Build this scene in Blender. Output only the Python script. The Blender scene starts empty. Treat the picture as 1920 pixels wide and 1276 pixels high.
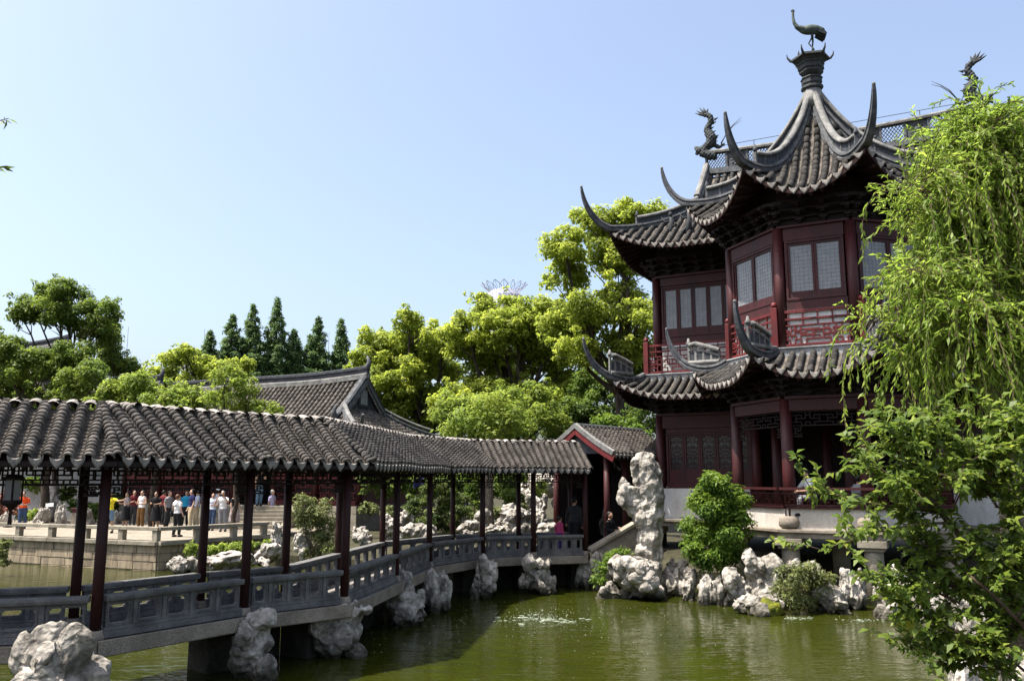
import bpy, bmesh, math, random
import numpy as np
from mathutils import Vector, Matrix, noise

# ------------------------------------------------------------------ camera, sky, sun, exposure
SC = bpy.context.scene
COL = SC.collection
CAM_Z = 3.35
TILT = math.atan(260.0 / 1600.0)
cam_data = bpy.data.cameras.new("camera")
cam_data.lens = 30.0
cam_data.sensor_width = 36.0
cam_data.clip_end = 4000.0
cam_data.clip_start = 0.1
cam = bpy.data.objects.new("camera", cam_data)
cam.location = (0, 0, CAM_Z)
cam.rotation_euler = (math.radians(90) + TILT, 0, 0)
COL.objects.link(cam)
SC.camera = cam

SUN_DIR = Vector((-0.40, -0.09, 0.90)).normalized()      # towards the sun
SUN_EL = math.asin(SUN_DIR.z)
SUN_AZ = math.atan2(SUN_DIR.x, SUN_DIR.y)
world = bpy.data.worlds.new("World")
SC.world = world
world.use_nodes = True
wn = world.node_tree.nodes
wn.clear()
w_out = wn.new("ShaderNodeOutputWorld")
w_bg = wn.new("ShaderNodeBackground")
w_sky = wn.new("ShaderNodeTexSky")
w_sky.sky_type = 'NISHITA'
w_sky.sun_disc = False
w_sky.sun_elevation = SUN_EL
w_sky.sun_rotation = SUN_AZ
w_sky.air_density = 1.0
w_sky.dust_density = 4.2
w_sky.ozone_density = 2.6
w_bg.inputs[1].default_value = 0.142
w_hs = wn.new("ShaderNodeHueSaturation")          # thin even haze takes some of the blue out of the whole sky
w_hs.inputs["Saturation"].default_value = 0.86
w_hs.inputs["Value"].default_value = 1.0
world.node_tree.links.new(w_sky.outputs[0], w_hs.inputs["Color"])
world.node_tree.links.new(w_hs.outputs[0], w_bg.inputs[0])
world.node_tree.links.new(w_bg.outputs[0], w_out.inputs[0])

sun_data = bpy.data.lights.new("sun", 'SUN')
sun_data.energy = 5.0
sun_data.angle = math.radians(0.5)
sun_data.color = (1.0, 0.955, 0.88)
sun = bpy.data.objects.new("sun", sun_data)
sun.rotation_euler = (-SUN_DIR).to_track_quat('-Z', 'Y').to_euler()
sun.location = (-20, -10, 60)
COL.objects.link(sun)

SC.view_settings.view_transform = 'Standard'
SC.view_settings.look = 'None'
SC.view_settings.exposure = 1.08
SC.cycles.diffuse_bounces = 7
SC.cycles.max_bounces = 14
SC.cycles.caustics_reflective = False
SC.cycles.caustics_refractive = False
SC.view_settings.gamma = 1.0
SC.view_settings.use_curve_mapping = False

# ------------------------------------------------------------------ geometry of the survey: picture point -> world point
_ct, _st = math.cos(TILT), math.sin(TILT)
def ray(px, py):
    a = (px - 960.0) / 1600.0
    b = (638.0 - py) / 1600.0
    return Vector((a, _ct - b * _st, _st + b * _ct))
def at_z(px, py, z):
    d = ray(px, py)
    k = (z - CAM_Z) / d.z
    return Vector((d.x * k, d.y * k, z))
def at_y(px, py, y):
    d = ray(px, py)
    k = y / d.y
    return Vector((d.x * k, y, CAM_Z + d.z * k))
def px_m(y):                       # picture pixels per metre at a distance
    return 1600.0 / (y * 1.0)

WZ = 0.12                          # water level

# ------------------------------------------------------------------ materials
MAT = {}
def M(name, col, rough=0.75, col2=None, scale=4.0, bump=0.15, bscale=25.0, spec=0.3, rnd=0.0,
      streak=None, contrast=(0.35, 0.65), fine=0.25, metallic=0.0):
    m = bpy.data.materials.new(name)
    m.use_nodes = True
    nt = m.node_tree
    N, L = nt.nodes, nt.links
    b = N["Principled BSDF"]
    b.inputs["Roughness"].default_value = rough
    b.inputs["Specular IOR Level"].default_value = spec
    b.inputs["Metallic"].default_value = metallic
    tc = N.new("ShaderNodeTexCoord")
    geo = N.new("ShaderNodeNewGeometry")
    vec = geo.outputs["Position"]
    if streak:
        mp = N.new("ShaderNodeMapping"); mp.inputs["Scale"].default_value = streak
        L.new(vec, mp.inputs[0]); vec_c = mp.outputs[0]
    else:
        vec_c = vec
    n1 = N.new("ShaderNodeTexNoise"); n1.inputs["Scale"].default_value = scale
    n1.inputs["Detail"].default_value = 6.0; n1.inputs["Roughness"].default_value = 0.62
    L.new(vec_c, n1.inputs["Vector"])
    rp = N.new("ShaderNodeValToRGB")
    c2 = col2 if col2 else tuple(c * 0.6 for c in col)
    rp.color_ramp.elements[0].position = contrast[0]; rp.color_ramp.elements[1].position = contrast[1]
    rp.color_ramp.elements[0].color = (*c2, 1); rp.color_ramp.elements[1].color = (*col, 1)
    L.new(n1.outputs["Fac"], rp.inputs[0])
    n2 = N.new("ShaderNodeTexNoise"); n2.inputs["Scale"].default_value = bscale
    n2.inputs["Detail"].default_value = 5.0
    L.new(vec, n2.inputs["Vector"])
    hs = N.new("ShaderNodeHueSaturation")
    L.new(rp.outputs[0], hs.inputs["Color"])
    mr = N.new("ShaderNodeMapRange")
    mr.inputs[1].default_value = 0.3; mr.inputs[2].default_value = 0.7
    mr.inputs[3].default_value = 1.0 - fine; mr.inputs[4].default_value = 1.0 + fine
    L.new(n2.outputs["Fac"], mr.inputs[0])
    val = mr.outputs[0]
    if rnd > 0:
        oi = N.new("ShaderNodeObjectInfo")
        m2 = N.new("ShaderNodeMapRange")
        m2.inputs[3].default_value = 1.0 - rnd; m2.inputs[4].default_value = 1.0 + rnd
        L.new(oi.outputs["Random"], m2.inputs[0])
        mm = N.new("ShaderNodeMath"); mm.operation = 'MULTIPLY'
        L.new(val, mm.inputs[0]); L.new(m2.outputs[0], mm.inputs[1]); val = mm.outputs[0]
    L.new(val, hs.inputs["Value"])
    L.new(hs.outputs[0], b.inputs["Base Color"])
    if bump > 0:
        bp = N.new("ShaderNodeBump"); bp.inputs["Strength"].default_value = bump
        bp.inputs["Distance"].default_value = 0.05
        L.new(n2.outputs["Fac"], bp.inputs["Height"]); L.new(bp.outputs[0], b.inputs["Normal"])
    MAT[name] = m
    return m

def leaf_mat(name, dark, mid, light, trans=0.35, rough=0.55, spec=0.25):
    m = bpy.data.materials.new(name); m.use_nodes = True
    nt = m.node_tree; N, L = nt.nodes, nt.links
    b = N["Principled BSDF"]; out = N["Material Output"]
    b.inputs["Roughness"].default_value = rough
    b.inputs["Specular IOR Level"].default_value = spec
    at = N.new("ShaderNodeAttribute"); at.attribute_name = "tint"
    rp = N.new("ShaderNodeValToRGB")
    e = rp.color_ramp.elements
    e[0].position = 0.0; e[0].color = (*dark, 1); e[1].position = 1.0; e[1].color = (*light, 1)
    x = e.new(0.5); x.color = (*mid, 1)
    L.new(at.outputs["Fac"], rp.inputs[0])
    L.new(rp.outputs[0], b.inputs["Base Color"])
    tr = N.new("ShaderNodeBsdfTranslucent")
    hs = N.new("ShaderNodeHueSaturation"); hs.inputs["Saturation"].default_value = 1.0
    hs.inputs["Value"].default_value = 1.7
    L.new(rp.outputs[0], hs.inputs["Color"]); L.new(hs.outputs[0], tr.inputs["Color"])
    mx = N.new("ShaderNodeMixShader"); mx.inputs[0].default_value = trans
    L.new(b.outputs[0], mx.inputs[1]); L.new(tr.outputs[0], mx.inputs[2])
    L.new(mx.outputs[0], out.inputs["Surface"])
    MAT[name] = m
    return m

def plain(name, col, rough=0.8, spec=0.3, var=0.12):
    return M(name, col, rough, tuple(c * (1 - var * 1.5) for c in col), 9.0, 0.0, 60.0, spec, 0.0, None, (0.3, 0.7), var)

M("tile", (0.19, 0.165, 0.142), 0.92, (0.065, 0.058, 0.051), 3.0, 0.35, 38.0, 0.15, rnd=0.28)
M("tile_far", (0.17, 0.147, 0.125), 0.92, (0.06, 0.053, 0.046), 3.0, 0.35, 30.0, 0.15)
M("tile_pan", (0.16, 0.137, 0.112), 0.95, (0.06, 0.053, 0.046), 3.5, 0.3, 30.0, 0.1)
M("drip", (0.33, 0.30, 0.265), 0.9, (0.17, 0.155, 0.14), 7.0, 0.4, 45.0, 0.15, rnd=0.2)
M("tile_dark", (0.078, 0.071, 0.064), 0.92, (0.032, 0.030, 0.028), 2.6, 0.35, 38.0, 0.15, rnd=0.3)
M("ridge_grey", (0.12, 0.122, 0.124), 0.87, (0.05, 0.053, 0.057), 5.0, 0.3, 40.0, 0.2)
M("ridge_light", (0.235, 0.228, 0.21), 0.88, (0.10, 0.098, 0.094), 3.5, 0.25, 40.0, 0.2)
M("horn", (0.075, 0.08, 0.088), 0.8, (0.04, 0.043, 0.048), 6.0, 0.25, 40.0, 0.2)
M("cast_dark", (0.045, 0.05, 0.05), 0.7, (0.02, 0.023, 0.025), 9.0, 0.5, 50.0, 0.3)
M("verdigris", (0.10, 0.125, 0.105), 0.7, (0.035, 0.042, 0.04), 6.0, 0.4, 40.0, 0.3)
M("red_wood", (0.058, 0.0075, 0.007), 0.55, (0.028, 0.0055, 0.005), 3.0, 0.12, 30.0, 0.35, streak=(1, 1, 0.25))
M("red_bright", (0.135, 0.012, 0.012), 0.55, (0.08, 0.009, 0.009), 3.0, 0.1, 30.0, 0.35)
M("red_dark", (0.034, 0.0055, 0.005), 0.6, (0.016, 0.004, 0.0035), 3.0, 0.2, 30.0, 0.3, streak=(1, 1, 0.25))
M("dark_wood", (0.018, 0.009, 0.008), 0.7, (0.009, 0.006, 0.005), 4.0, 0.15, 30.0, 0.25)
M("lattice_dark", (0.018, 0.009, 0.008), 0.7, (0.01, 0.006, 0.005), 4.0, 0.1, 30.0, 0.25)
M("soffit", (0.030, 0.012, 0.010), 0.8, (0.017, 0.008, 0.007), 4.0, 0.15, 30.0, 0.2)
M("plaster", (0.62, 0.61, 0.58), 0.9, (0.46, 0.44, 0.41), 1.6, 0.12, 18.0, 0.2, streak=(1.6, 1.6, 0.5), fine=0.1)
M("plaster_warm", (0.56, 0.52, 0.46), 0.9, (0.40, 0.36, 0.31), 1.4, 0.15, 18.0, 0.2, streak=(1.6, 1.6, 0.5), fine=0.12)
M("stone_tan", (0.28, 0.235, 0.185), 0.9, (0.16, 0.135, 0.105), 2.5, 0.3, 40.0, 0.2)
M("stone_block", (0.36, 0.285, 0.195), 0.92, (0.17, 0.135, 0.092), 2.0, 0.45, 30.0, 0.2, rnd=0.16, streak=(2.4, 2.4, 0.5))
M("stone_pale", (0.30, 0.265, 0.205), 0.92, (0.17, 0.148, 0.112), 2.0, 0.3, 35.0, 0.2, rnd=0.08)
M("joint", (0.16, 0.14, 0.115), 0.95, (0.09, 0.08, 0.065), 3.0, 0.2, 30.0, 0.1)
M("underdeck_dark", (0.055, 0.05, 0.04), 0.95, (0.025, 0.024, 0.018), 3.0, 0.4, 20.0, 0.1)  # near-black, for the blocks added to darken the gap under the deck
M("stone_blue", (0.165, 0.158, 0.15), 0.88, (0.085, 0.082, 0.079), 3.0, 0.3, 45.0, 0.25, rnd=0.08)
M("stone_deck", (0.30, 0.275, 0.245), 0.85, (0.18, 0.165, 0.145), 2.5, 0.3, 40.0, 0.25)
M("rail_tile", (0.34, 0.34, 0.34), 0.8, (0.23, 0.23, 0.225), 2.2, 0.2, 30.0, 0.25)
M("paving", (0.29, 0.25, 0.195), 0.92, (0.17, 0.145, 0.11), 1.8, 0.4, 14.0, 0.2)
M("earth", (0.06, 0.055, 0.032), 0.95, (0.03, 0.028, 0.018), 1.2, 0.5, 9.0, 0.1)
M("bark", (0.075, 0.058, 0.044), 0.95, (0.03, 0.024, 0.019), 5.0, 0.8, 22.0, 0.1, streak=(1, 1, 0.3))
M("bark_pale", (0.24, 0.19, 0.145), 0.95, (0.10, 0.08, 0.06), 5.0, 0.8, 22.0, 0.1, streak=(1, 1, 0.3))
M("twig", (0.10, 0.065, 0.045), 0.9, (0.05, 0.035, 0.025), 6.0, 0.0, 22.0, 0.2)
M("moss", (0.19, 0.19, 0.02), 0.95, (0.06, 0.075, 0.015), 6.0, 0.8, 40.0, 0.1)
M("gable_grey", (0.075, 0.076, 0.083), 0.92, (0.04, 0.04, 0.045), 2.2, 0.2, 20.0, 0.2)
M("wall_far", (0.30, 0.30, 0.30), 0.9, (0.21, 0.21, 0.205), 1.0, 0.1, 10.0, 0.2)
M("city_pale", (0.50, 0.46, 0.44), 0.85, (0.42, 0.39, 0.38), 0.05, 0.0, 1.0, 0.2)
M("city_steel", (0.30, 0.30, 0.33), 0.6, (0.30, 0.30, 0.38), 0.05, 0.0, 1.0, 0.4)

def rock_mat():
    m = M("rock", (0.43, 0.39, 0.335), 0.95, (0.14, 0.125, 0.105), 2.2, 0.8, 11.0, 0.12, rnd=0.12, contrast=(0.36, 0.58), fine=0.30)
    nt = m.node_tree; N, L = nt.nodes, nt.links
    b = N["Principled BSDF"]
    # waterline stain: algae and wet dirt near the pond surface
    src = b.inputs["Base Color"].links[0].from_socket
    geo = N.new("ShaderNodeNewGeometry"); sp = N.new("ShaderNodeSeparateXYZ")
    L.new(geo.outputs["Position"], sp.inputs[0])
    nz = N.new("ShaderNodeTexNoise"); nz.inputs["Scale"].default_value = 4.0; nz.inputs["Detail"].default_value = 4.0
    L.new(geo.outputs["Position"], nz.inputs["Vector"])
    mr = N.new("ShaderNodeMapRange"); mr.inputs[1].default_value = 0.3; mr.inputs[2].default_value = 0.7
    mr.inputs[3].default_value = -0.08; mr.inputs[4].default_value = 0.14
    L.new(nz.outputs["Fac"], mr.inputs[0])
    ad = N.new("ShaderNodeMath"); ad.operation = 'ADD'
    L.new(sp.outputs["Z"], ad.inputs[0]); L.new(mr.outputs[0], ad.inputs[1])
    m2 = N.new("ShaderNodeMapRange"); m2.inputs[1].default_value = 0.20; m2.inputs[2].default_value = 0.58
    m2.inputs[3].default_value = 1.0; m2.inputs[4].default_value = 0.0
    L.new(ad.outputs[0], m2.inputs[0])
    # veins and cracks of the limestone
    vo = N.new("ShaderNodeTexVoronoi"); vo.feature = 'DISTANCE_TO_EDGE'; vo.inputs["Scale"].default_value = 3.2
    wp = N.new("ShaderNodeVectorMath"); wp.operation = 'ADD'
    wsc = N.new("ShaderNodeVectorMath"); wsc.operation = 'SCALE'; wsc.inputs["Scale"].default_value = 0.28
    nw = N.new("ShaderNodeTexNoise"); nw.inputs["Scale"].default_value = 2.5; nw.inputs["Detail"].default_value = 3.0
    L.new(geo.outputs["Position"], nw.inputs["Vector"])
    L.new(geo.outputs["Position"], wp.inputs[0]); L.new(nw.outputs["Color"], wsc.inputs[0]); L.new(wsc.outputs[0], wp.inputs[1])
    L.new(wp.outputs[0], vo.inputs["Vector"])
    mv = N.new("ShaderNodeMapRange"); mv.inputs[1].default_value = 0.0; mv.inputs[2].default_value = 0.12
    mv.inputs[3].default_value = 0.72; mv.inputs[4].default_value = 1.0
    L.new(vo.outputs["Distance"], mv.inputs[0])
    mxv = N.new("ShaderNodeMix"); mxv.data_type = 'RGBA'; mxv.blend_type = 'MULTIPLY'; mxv.inputs[0].default_value = 0.35
    L.new(src, mxv.inputs[6]); L.new(mv.outputs[0], mxv.inputs[7])
    mx = N.new("ShaderNodeMix"); mx.data_type = 'RGBA'
    mx.inputs[7].default_value = (0.055, 0.05, 0.035, 1)
    L.new(m2.outputs[0], mx.inputs[0]); L.new(mxv.outputs[2], mx.inputs[6])
    L.new(mx.outputs[2], b.inputs["Base Color"])
    # bump: cracks + grain
    bp = [n for n in N if n.type == 'BUMP'][0]
    bp2 = N.new("ShaderNodeBump"); bp2.inputs["Strength"].default_value = 0.35; bp2.inputs["Distance"].default_value = 0.06
    L.new(mv.outputs[0], bp2.inputs["Height"]); L.new(bp.outputs[0], bp2.inputs["Normal"])
    last = bp2
    for sc_, st_, di_ in ((3.6, 0.6, 0.12), (9.0, 0.45, 0.05)):            # scooped hollows with sharp rims
        v2 = N.new("ShaderNodeTexVoronoi"); v2.feature = 'F1'; v2.inputs["Scale"].default_value = sc_
        L.new(wp.outputs[0], v2.inputs["Vector"])
        b3 = N.new("ShaderNodeBump"); b3.inputs["Strength"].default_value = st_; b3.inputs["Distance"].default_value = di_
        L.new(v2.outputs["Distance"], b3.inputs["Height"]); L.new(last.outputs[0], b3.inputs["Normal"]); last = b3
    L.new(last.outputs[0], b.inputs["Normal"])
    return m
rock_mat()

def water_mat():
    m = bpy.data.materials.new("pond_water"); m.use_nodes = True
    nt = m.node_tree; N, L = nt.nodes, nt.links
    b = N["Principled BSDF"]
    b.inputs["Base Color"].default_value = (0.02, 0.025, 0.003, 1)
    b.inputs["Roughness"].default_value = 0.06
    b.inputs["IOR"].default_value = 1.333
    b.inputs["Specular IOR Level"].default_value = 0.5
    geo = N.new("ShaderNodeNewGeometry")
    mp = N.new("ShaderNodeMapping"); mp.inputs["Scale"].default_value = (0.55, 1.25, 1.0)
    L.new(geo.outputs["Position"], mp.inputs[0])
    n1 = N.new("ShaderNodeTexNoise"); n1.inputs["Scale"].default_value = 2.6; n1.inputs["Detail"].default_value = 3.0
    n1.inputs["Distortion"].default_value = 0.6
    n2 = N.new("ShaderNodeTexNoise"); n2.inputs["Scale"].default_value = 9.0; n2.inputs["Detail"].default_value = 2.0
    L.new(mp.outputs[0], n1.inputs["Vector"]); L.new(mp.outputs[0], n2.inputs["Vector"])
    # ripple rings that run out from the fountain
    fx = at_z(1005, 1161, WZ)
    sub = N.new("ShaderNodeVectorMath"); sub.operation = 'DISTANCE'; sub.inputs[1].default_value = fx
    L.new(geo.outputs["Position"], sub.inputs[0])
    wr = N.new("ShaderNodeMath"); wr.operation = 'MULTIPLY'; wr.inputs[1].default_value = 9.0
    L.new(sub.outputs["Value"], wr.inputs[0])
    nn = N.new("ShaderNodeMath"); nn.operation = 'MULTIPLY_ADD'; nn.inputs[1].default_value = 8.0
    L.new(n1.outputs["Fac"], nn.inputs[0]); L.new(wr.outputs[0], nn.inputs[2])
    sn = N.new("ShaderNodeMath"); sn.operation = 'SINE'; L.new(nn.outputs[0], sn.inputs[0])
    fo = N.new("ShaderNodeMapRange"); fo.inputs[1].default_value = 0.5; fo.inputs[2].default_value = 9.0
    fo.inputs[3].default_value = 0.16; fo.inputs[4].default_value = 0.015
    L.new(sub.outputs["Value"], fo.inputs[0])
    rg = N.new("ShaderNodeMath"); rg.operation = 'MULTIPLY'; L.new(sn.outputs[0], rg.inputs[0]); L.new(fo.outputs[0], rg.inputs[1])
    a1 = N.new("ShaderNodeMath"); a1.operation = 'MULTIPLY_ADD'; a1.inputs[1].default_value = 0.3
    L.new(n2.outputs["Fac"], a1.inputs[0]); L.new(n1.outputs["Fac"], a1.inputs[2])
    a2 = N.new("ShaderNodeMath"); a2.operation = 'ADD'; L.new(a1.outputs[0], a2.inputs[0]); L.new(rg.outputs[0], a2.inputs[1])
    bp = N.new("ShaderNodeBump"); bp.inputs["Strength"].default_value = 0.32; bp.inputs["Distance"].default_value = 0.055
    L.new(a2.outputs[0], bp.inputs["Height"]); L.new(bp.outputs[0], b.inputs["Normal"])
    # murky colour drifts
    n3 = N.new("ShaderNodeTexNoise"); n3.inputs["Scale"].default_value = 0.35; n3.inputs["Detail"].default_value = 3.0
    L.new(geo.outputs["Position"], n3.inputs["Vector"])
    rp = N.new("ShaderNodeValToRGB")
    rp.color_ramp.elements[0].position = 0.3; rp.color_ramp.elements[1].position = 0.7
    rp.color_ramp.elements[0].color = (0.020, 0.025, 0.0026, 1); rp.color_ramp.elements[1].color = (0.029, 0.034, 0.0038, 1)
    L.new(n3.outputs["Fac"], rp.inputs[0]); L.new(rp.outputs[0], b.inputs["Base Color"])
    MAT["water"] = m
water_mat()

def glass_mat():
    m = M("window_pane", (0.23, 0.23, 0.232), 0.22, (0.17, 0.17, 0.175), 5.0, 0.02, 30.0, 0.5, fine=0.06)
    return m
glass_mat()
m = M("foam", (0.33, 0.36, 0.28), 0.3, (0.17, 0.2, 0.12), 12.0, 0.3, 30.0, 0.5)

leaf_mat("leaf_camphor", (0.155, 0.20, 0.028), (0.235, 0.28, 0.04), (0.30, 0.335, 0.05), 0.6)
leaf_mat("leaf_fresh", (0.10, 0.15, 0.024), (0.165, 0.22, 0.035), (0.24, 0.285, 0.045), 0.55)
leaf_mat("leaf_dark", (0.042, 0.075, 0.013), (0.085, 0.135, 0.02), (0.15, 0.20, 0.03), 0.42)
leaf_mat("leaf_mid", (0.055, 0.095, 0.016), (0.11, 0.16, 0.024), (0.19, 0.24, 0.034), 0.45)
leaf_mat("leaf_conifer", (0.05, 0.09, 0.028), (0.09, 0.15, 0.045), (0.14, 0.20, 0.06), 0.4)
leaf_mat("leaf_willow", (0.12, 0.19, 0.024), (0.21, 0.295, 0.04), (0.32, 0.39, 0.065), 0.54, 0.5, 0.3)
leaf_mat("leaf_shrub", (0.05, 0.09, 0.014), (0.11, 0.16, 0.022), (0.22, 0.26, 0.035), 0.42, 0.5, 0.3)
leaf_mat("leaf_bamboo", (0.040, 0.085, 0.010), (0.085, 0.15, 0.015), (0.16, 0.22, 0.025), 0.38)
leaf_mat("leaf_pine", (0.022, 0.045, 0.010), (0.055, 0.085, 0.012), (0.11, 0.135, 0.02), 0.2)
leaf_mat("leaf_pink", (0.12, 0.05, 0.04), (0.20, 0.12, 0.06), (0.42, 0.10, 0.12), 0.3)
leaf_mat("leaf_olive", (0.06, 0.07, 0.025), (0.12, 0.14, 0.045), (0.20, 0.22, 0.07), 0.35)

# ------------------------------------------------------------------ mesh builder
class MB:
    def __init__(s):
        s.v = []; s.f = []
    def add(s, vs, fs):
        o = len(s.v)
        s.v.extend([tuple(p) for p in vs])
        s.f.extend([tuple(i + o for i in f) for f in fs])
    def obox(s, c, ax, ay, az):
        c = Vector(c); ax = Vector(ax); ay = Vector(ay); az = Vector(az)
        vs = [c + ax * i + ay * j + az * k for k in (-1, 1) for j in (-1, 1) for i in (-1, 1)]
        s.add(vs, [(0, 2, 3, 1), (4, 5, 7, 6), (0, 1, 5, 4), (2, 6, 7, 3), (0, 4, 6, 2), (1, 3, 7, 5)])
    def box(s, x0, x1, y0, y1, z0, z1):
        s.obox(((x0 + x1) / 2, (y0 + y1) / 2, (z0 + z1) / 2), ((x1 - x0) / 2, 0, 0), (0, (y1 - y0) / 2, 0), (0, 0, (z1 - z0) / 2))
    def bar(s, p0, p1, w, h, up=(0, 0, 1)):
        p0 = Vector(p0); p1 = Vector(p1); d = p1 - p0
        if d.length < 1e-6: return
        t = d.normalized(); up = Vector(up)
        sd = t.cross(up)
        if sd.length < 1e-4: sd = t.cross(Vector((1, 0, 0)))
        sd.normalize(); u = sd.cross(t).normalized()
        s.obox((p0 + p1) / 2, d / 2, sd * (w / 2), u * (h / 2))
    def sweep(s, path, prof, scales=None, up=(0, 0, 1), closed_prof=True, caps=True):
        n = len(path); k = len(prof); up = Vector(up)
        path = [Vector(p) for p in path]
        vs = []
        last = None
        for i, p in enumerate(path):
            t = (path[min(i + 1, n - 1)] - path[max(i - 1, 0)])
            t.normalize()
            sd = t.cross(up)
            if sd.length < 0.15 and last is not None: sd = last.copy()
            sd.normalize(); last = sd
            u = sd.cross(t).normalized()
            sc = scales[i] if scales else (1, 1)
            if not isinstance(sc, tuple): sc = (sc, sc)
            for (a, b) in prof: vs.append(p + sd * (a * sc[0]) + u * (b * sc[1]))
        fs = []
        for i in range(n - 1):
            for j in range(k):
                j2 = (j + 1) % k
                fs.append((i * k + j, i * k + j2, (i + 1) * k + j2, (i + 1) * k + j))
        if caps:
            fs.append(tuple(range(k - 1, -1, -1))); fs.append(tuple((n - 1) * k + j for j in range(k)))
        s.add(vs, fs)
    def tube(s, path, radii, seg=8, caps=True):
        path = [Vector(p) for p in path]; n = len(path)
        if not hasattr(radii, '__len__'): radii = [radii] * n
        ref = Vector((0, 0, 1)); vs = []
        t0 = (path[1] - path[0]).normalized()
        if abs(t0.z) > 0.9: ref = Vector((1, 0, 0))
        a = t0.cross(ref).normalized()
        for i, p in enumerate(path):
            t = (path[min(i + 1, n - 1)] - path[max(i - 1, 0)]).normalized()
            a = (a - t * a.dot(t)).normalized(); b = t.cross(a)
            for j in range(seg):
                th = 2 * math.pi * j / seg
                vs.append(p + (a * math.cos(th) + b * math.sin(th)) * radii[i])
        fs = []
        for i in range(n - 1):
            for j in range(seg):
                j2 = (j + 1) % seg
                fs.append((i * seg + j, i * seg + j2, (i + 1) * seg + j2, (i + 1) * seg + j))
        if caps:
            fs.append(tuple(range(seg - 1, -1, -1))); fs.append(tuple((n - 1) * seg + j for j in range(seg)))
        s.add(vs, fs)
    def lathe(s, c, prof, seg=12, rot=0.0):
        c = Vector(c); vs = []; k = len(prof)
        for (r, z) in prof:
            for j in range(seg):
                th = 2 * math.pi * j / seg + rot
                vs.append(c + Vector((r * math.cos(th), r * math.sin(th), z)))
        fs = []
        for i in range(k - 1):
            for j in range(seg):
                j2 = (j + 1) % seg
                fs.append((i * seg + j, i * seg + j2, (i + 1) * seg + j2, (i + 1) * seg + j))
        fs.append(tuple(range(seg - 1, -1, -1))); fs.append(tuple((k - 1) * seg + j for j in range(seg)))
        s.add(vs, fs)
    def prism(s, poly, z0, z1):
        n = len(poly)
        vs = [(x, y, z0) for x, y in poly] + [(x, y, z1) for x, y in poly]
        fs = [tuple(range(n - 1, -1, -1)), tuple(range(n, 2 * n))]
        for i in range(n):
            j = (i + 1) % n
            fs.append((i, j, n + j, n + i))
        s.add(vs, fs)
    def ellipsoid(s, c, r, seg=12, rings=8, rot=None):
        c = Vector(c); vs = [];
        R = rot if rot else Matrix.Identity(3)
        for i in range(rings + 1):
            ph = math.pi * i / rings
            for j in range(seg):
                th = 2 * math.pi * j / seg
                vs.append(c + R @ Vector((r[0] * math.sin(ph) * math.cos(th), r[1] * math.sin(ph) * math.sin(th), r[2] * math.cos(ph))))
        fs = []
        for i in range(rings):
            for j in range(seg):
                j2 = (j + 1) % seg
                fs.append((i * seg + j, (i + 1) * seg + j, (i + 1) * seg + j2, i * seg + j2))
        s.add(vs, fs)
    def grid(s, fn, nu, nv):
        vs = [fn(i / nu, j / nv) for i in range(nu + 1) for j in range(nv + 1)]
        fs = []
        for i in range(nu):
            for j in range(nv):
                a = i * (nv + 1) + j
                fs.append((a, a + 1, a + nv + 2, a + nv + 1))
        s.add(vs, fs)
    def mesh(s, name, mat, smooth=False):
        me = bpy.data.meshes.new(name)
        me.from_pydata(s.v, [], s.f)
        if mat: me.materials.append(MAT[mat])
        if smooth:
            me.polygons.foreach_set("use_smooth", [True] * len(me.polygons))
        me.update()
        return me
    def build(s, name, mat, parent=None, smooth=False, bevel=0.0, label=None, world=True, kind=None):
        o = bpy.data.objects.new(name, s.mesh(name, mat, smooth))
        COL.objects.link(o)
        if parent is not None:
            o.parent = parent
            if world and parent.get("_world"):
                b = base_of(parent)
                o.location = -b if parent.type == 'EMPTY' else (0, 0, 0)
        if bevel > 0:
            md = o.modifiers.new("bevel", 'BEVEL'); md.width = bevel; md.segments = 2; md.limit_method = 'ANGLE'
        if label: o["label"] = label
        if kind: o["kind"] = kind
        return o

def base_of(o):
    return Vector(o.location)

def empty(name, loc, label, cat, group=None, rz=0.0, world=True):
    o = bpy.data.objects.new(name, None)
    o.empty_display_size = 0.3
    COL.objects.link(o)
    o.location = loc; o.rotation_euler = (0, 0, rz)
    o["label"] = label; o["category"] = cat
    if group: o["group"] = group
    o["_world"] = 1 if world else 0
    return o
def tag(o, label, cat, group=None):
    o["label"] = label; o["category"] = cat
    if group: o["group"] = group
    return o
def inst(name, me, mat4, parent):
    """a piece that shares its mesh; mat4 in the parent's space"""
    o = bpy.data.objects.new(name, me)
    COL.objects.link(o)
    o.parent = parent
    o.matrix_basis = mat4
    return o
def np_mesh(name, V, F, mat, smooth=False):
    """V (n,3) float, F (m,k) int"""
    me = bpy.data.meshes.new(name)
    V = np.asarray(V, dtype=np.float32); F = np.asarray(F, dtype=np.int32)
    me.vertices.add(len(V)); me.vertices.foreach_set("co", V.ravel())
    k = F.shape[1]
    me.loops.add(F.size); me.loops.foreach_set("vertex_index", F.ravel())
    me.polygons.add(len(F))
    me.polygons.foreach_set("loop_start", np.arange(0, F.size, k, dtype=np.int32))
    me.polygons.foreach_set("loop_total", np.full(len(F), k, dtype=np.int32))
    if smooth: me.polygons.foreach_set("use_smooth", np.ones(len(F), dtype=bool))
    if mat: me.materials.append(MAT[mat])
    me.update(calc_edges=True)
    return me
def merged_instances(mb, mats):
    """numpy merge of one template (MB with quads only) under many 4x4 matrices"""
    T = np.array(mb.v); Q = np.array(mb.f)
    A = np.array([[list(r) for r in m] for m in mats])
    Th = np.c_[T, np.ones(len(T))]
    V = np.einsum('nij,vj->nvi', A, Th)[:, :, :3].reshape(-1, 3)
    F = (Q[None] + (np.arange(len(A)) * len(T))[:, None, None]).reshape(-1, Q.shape[1])
    return V, F
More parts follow.
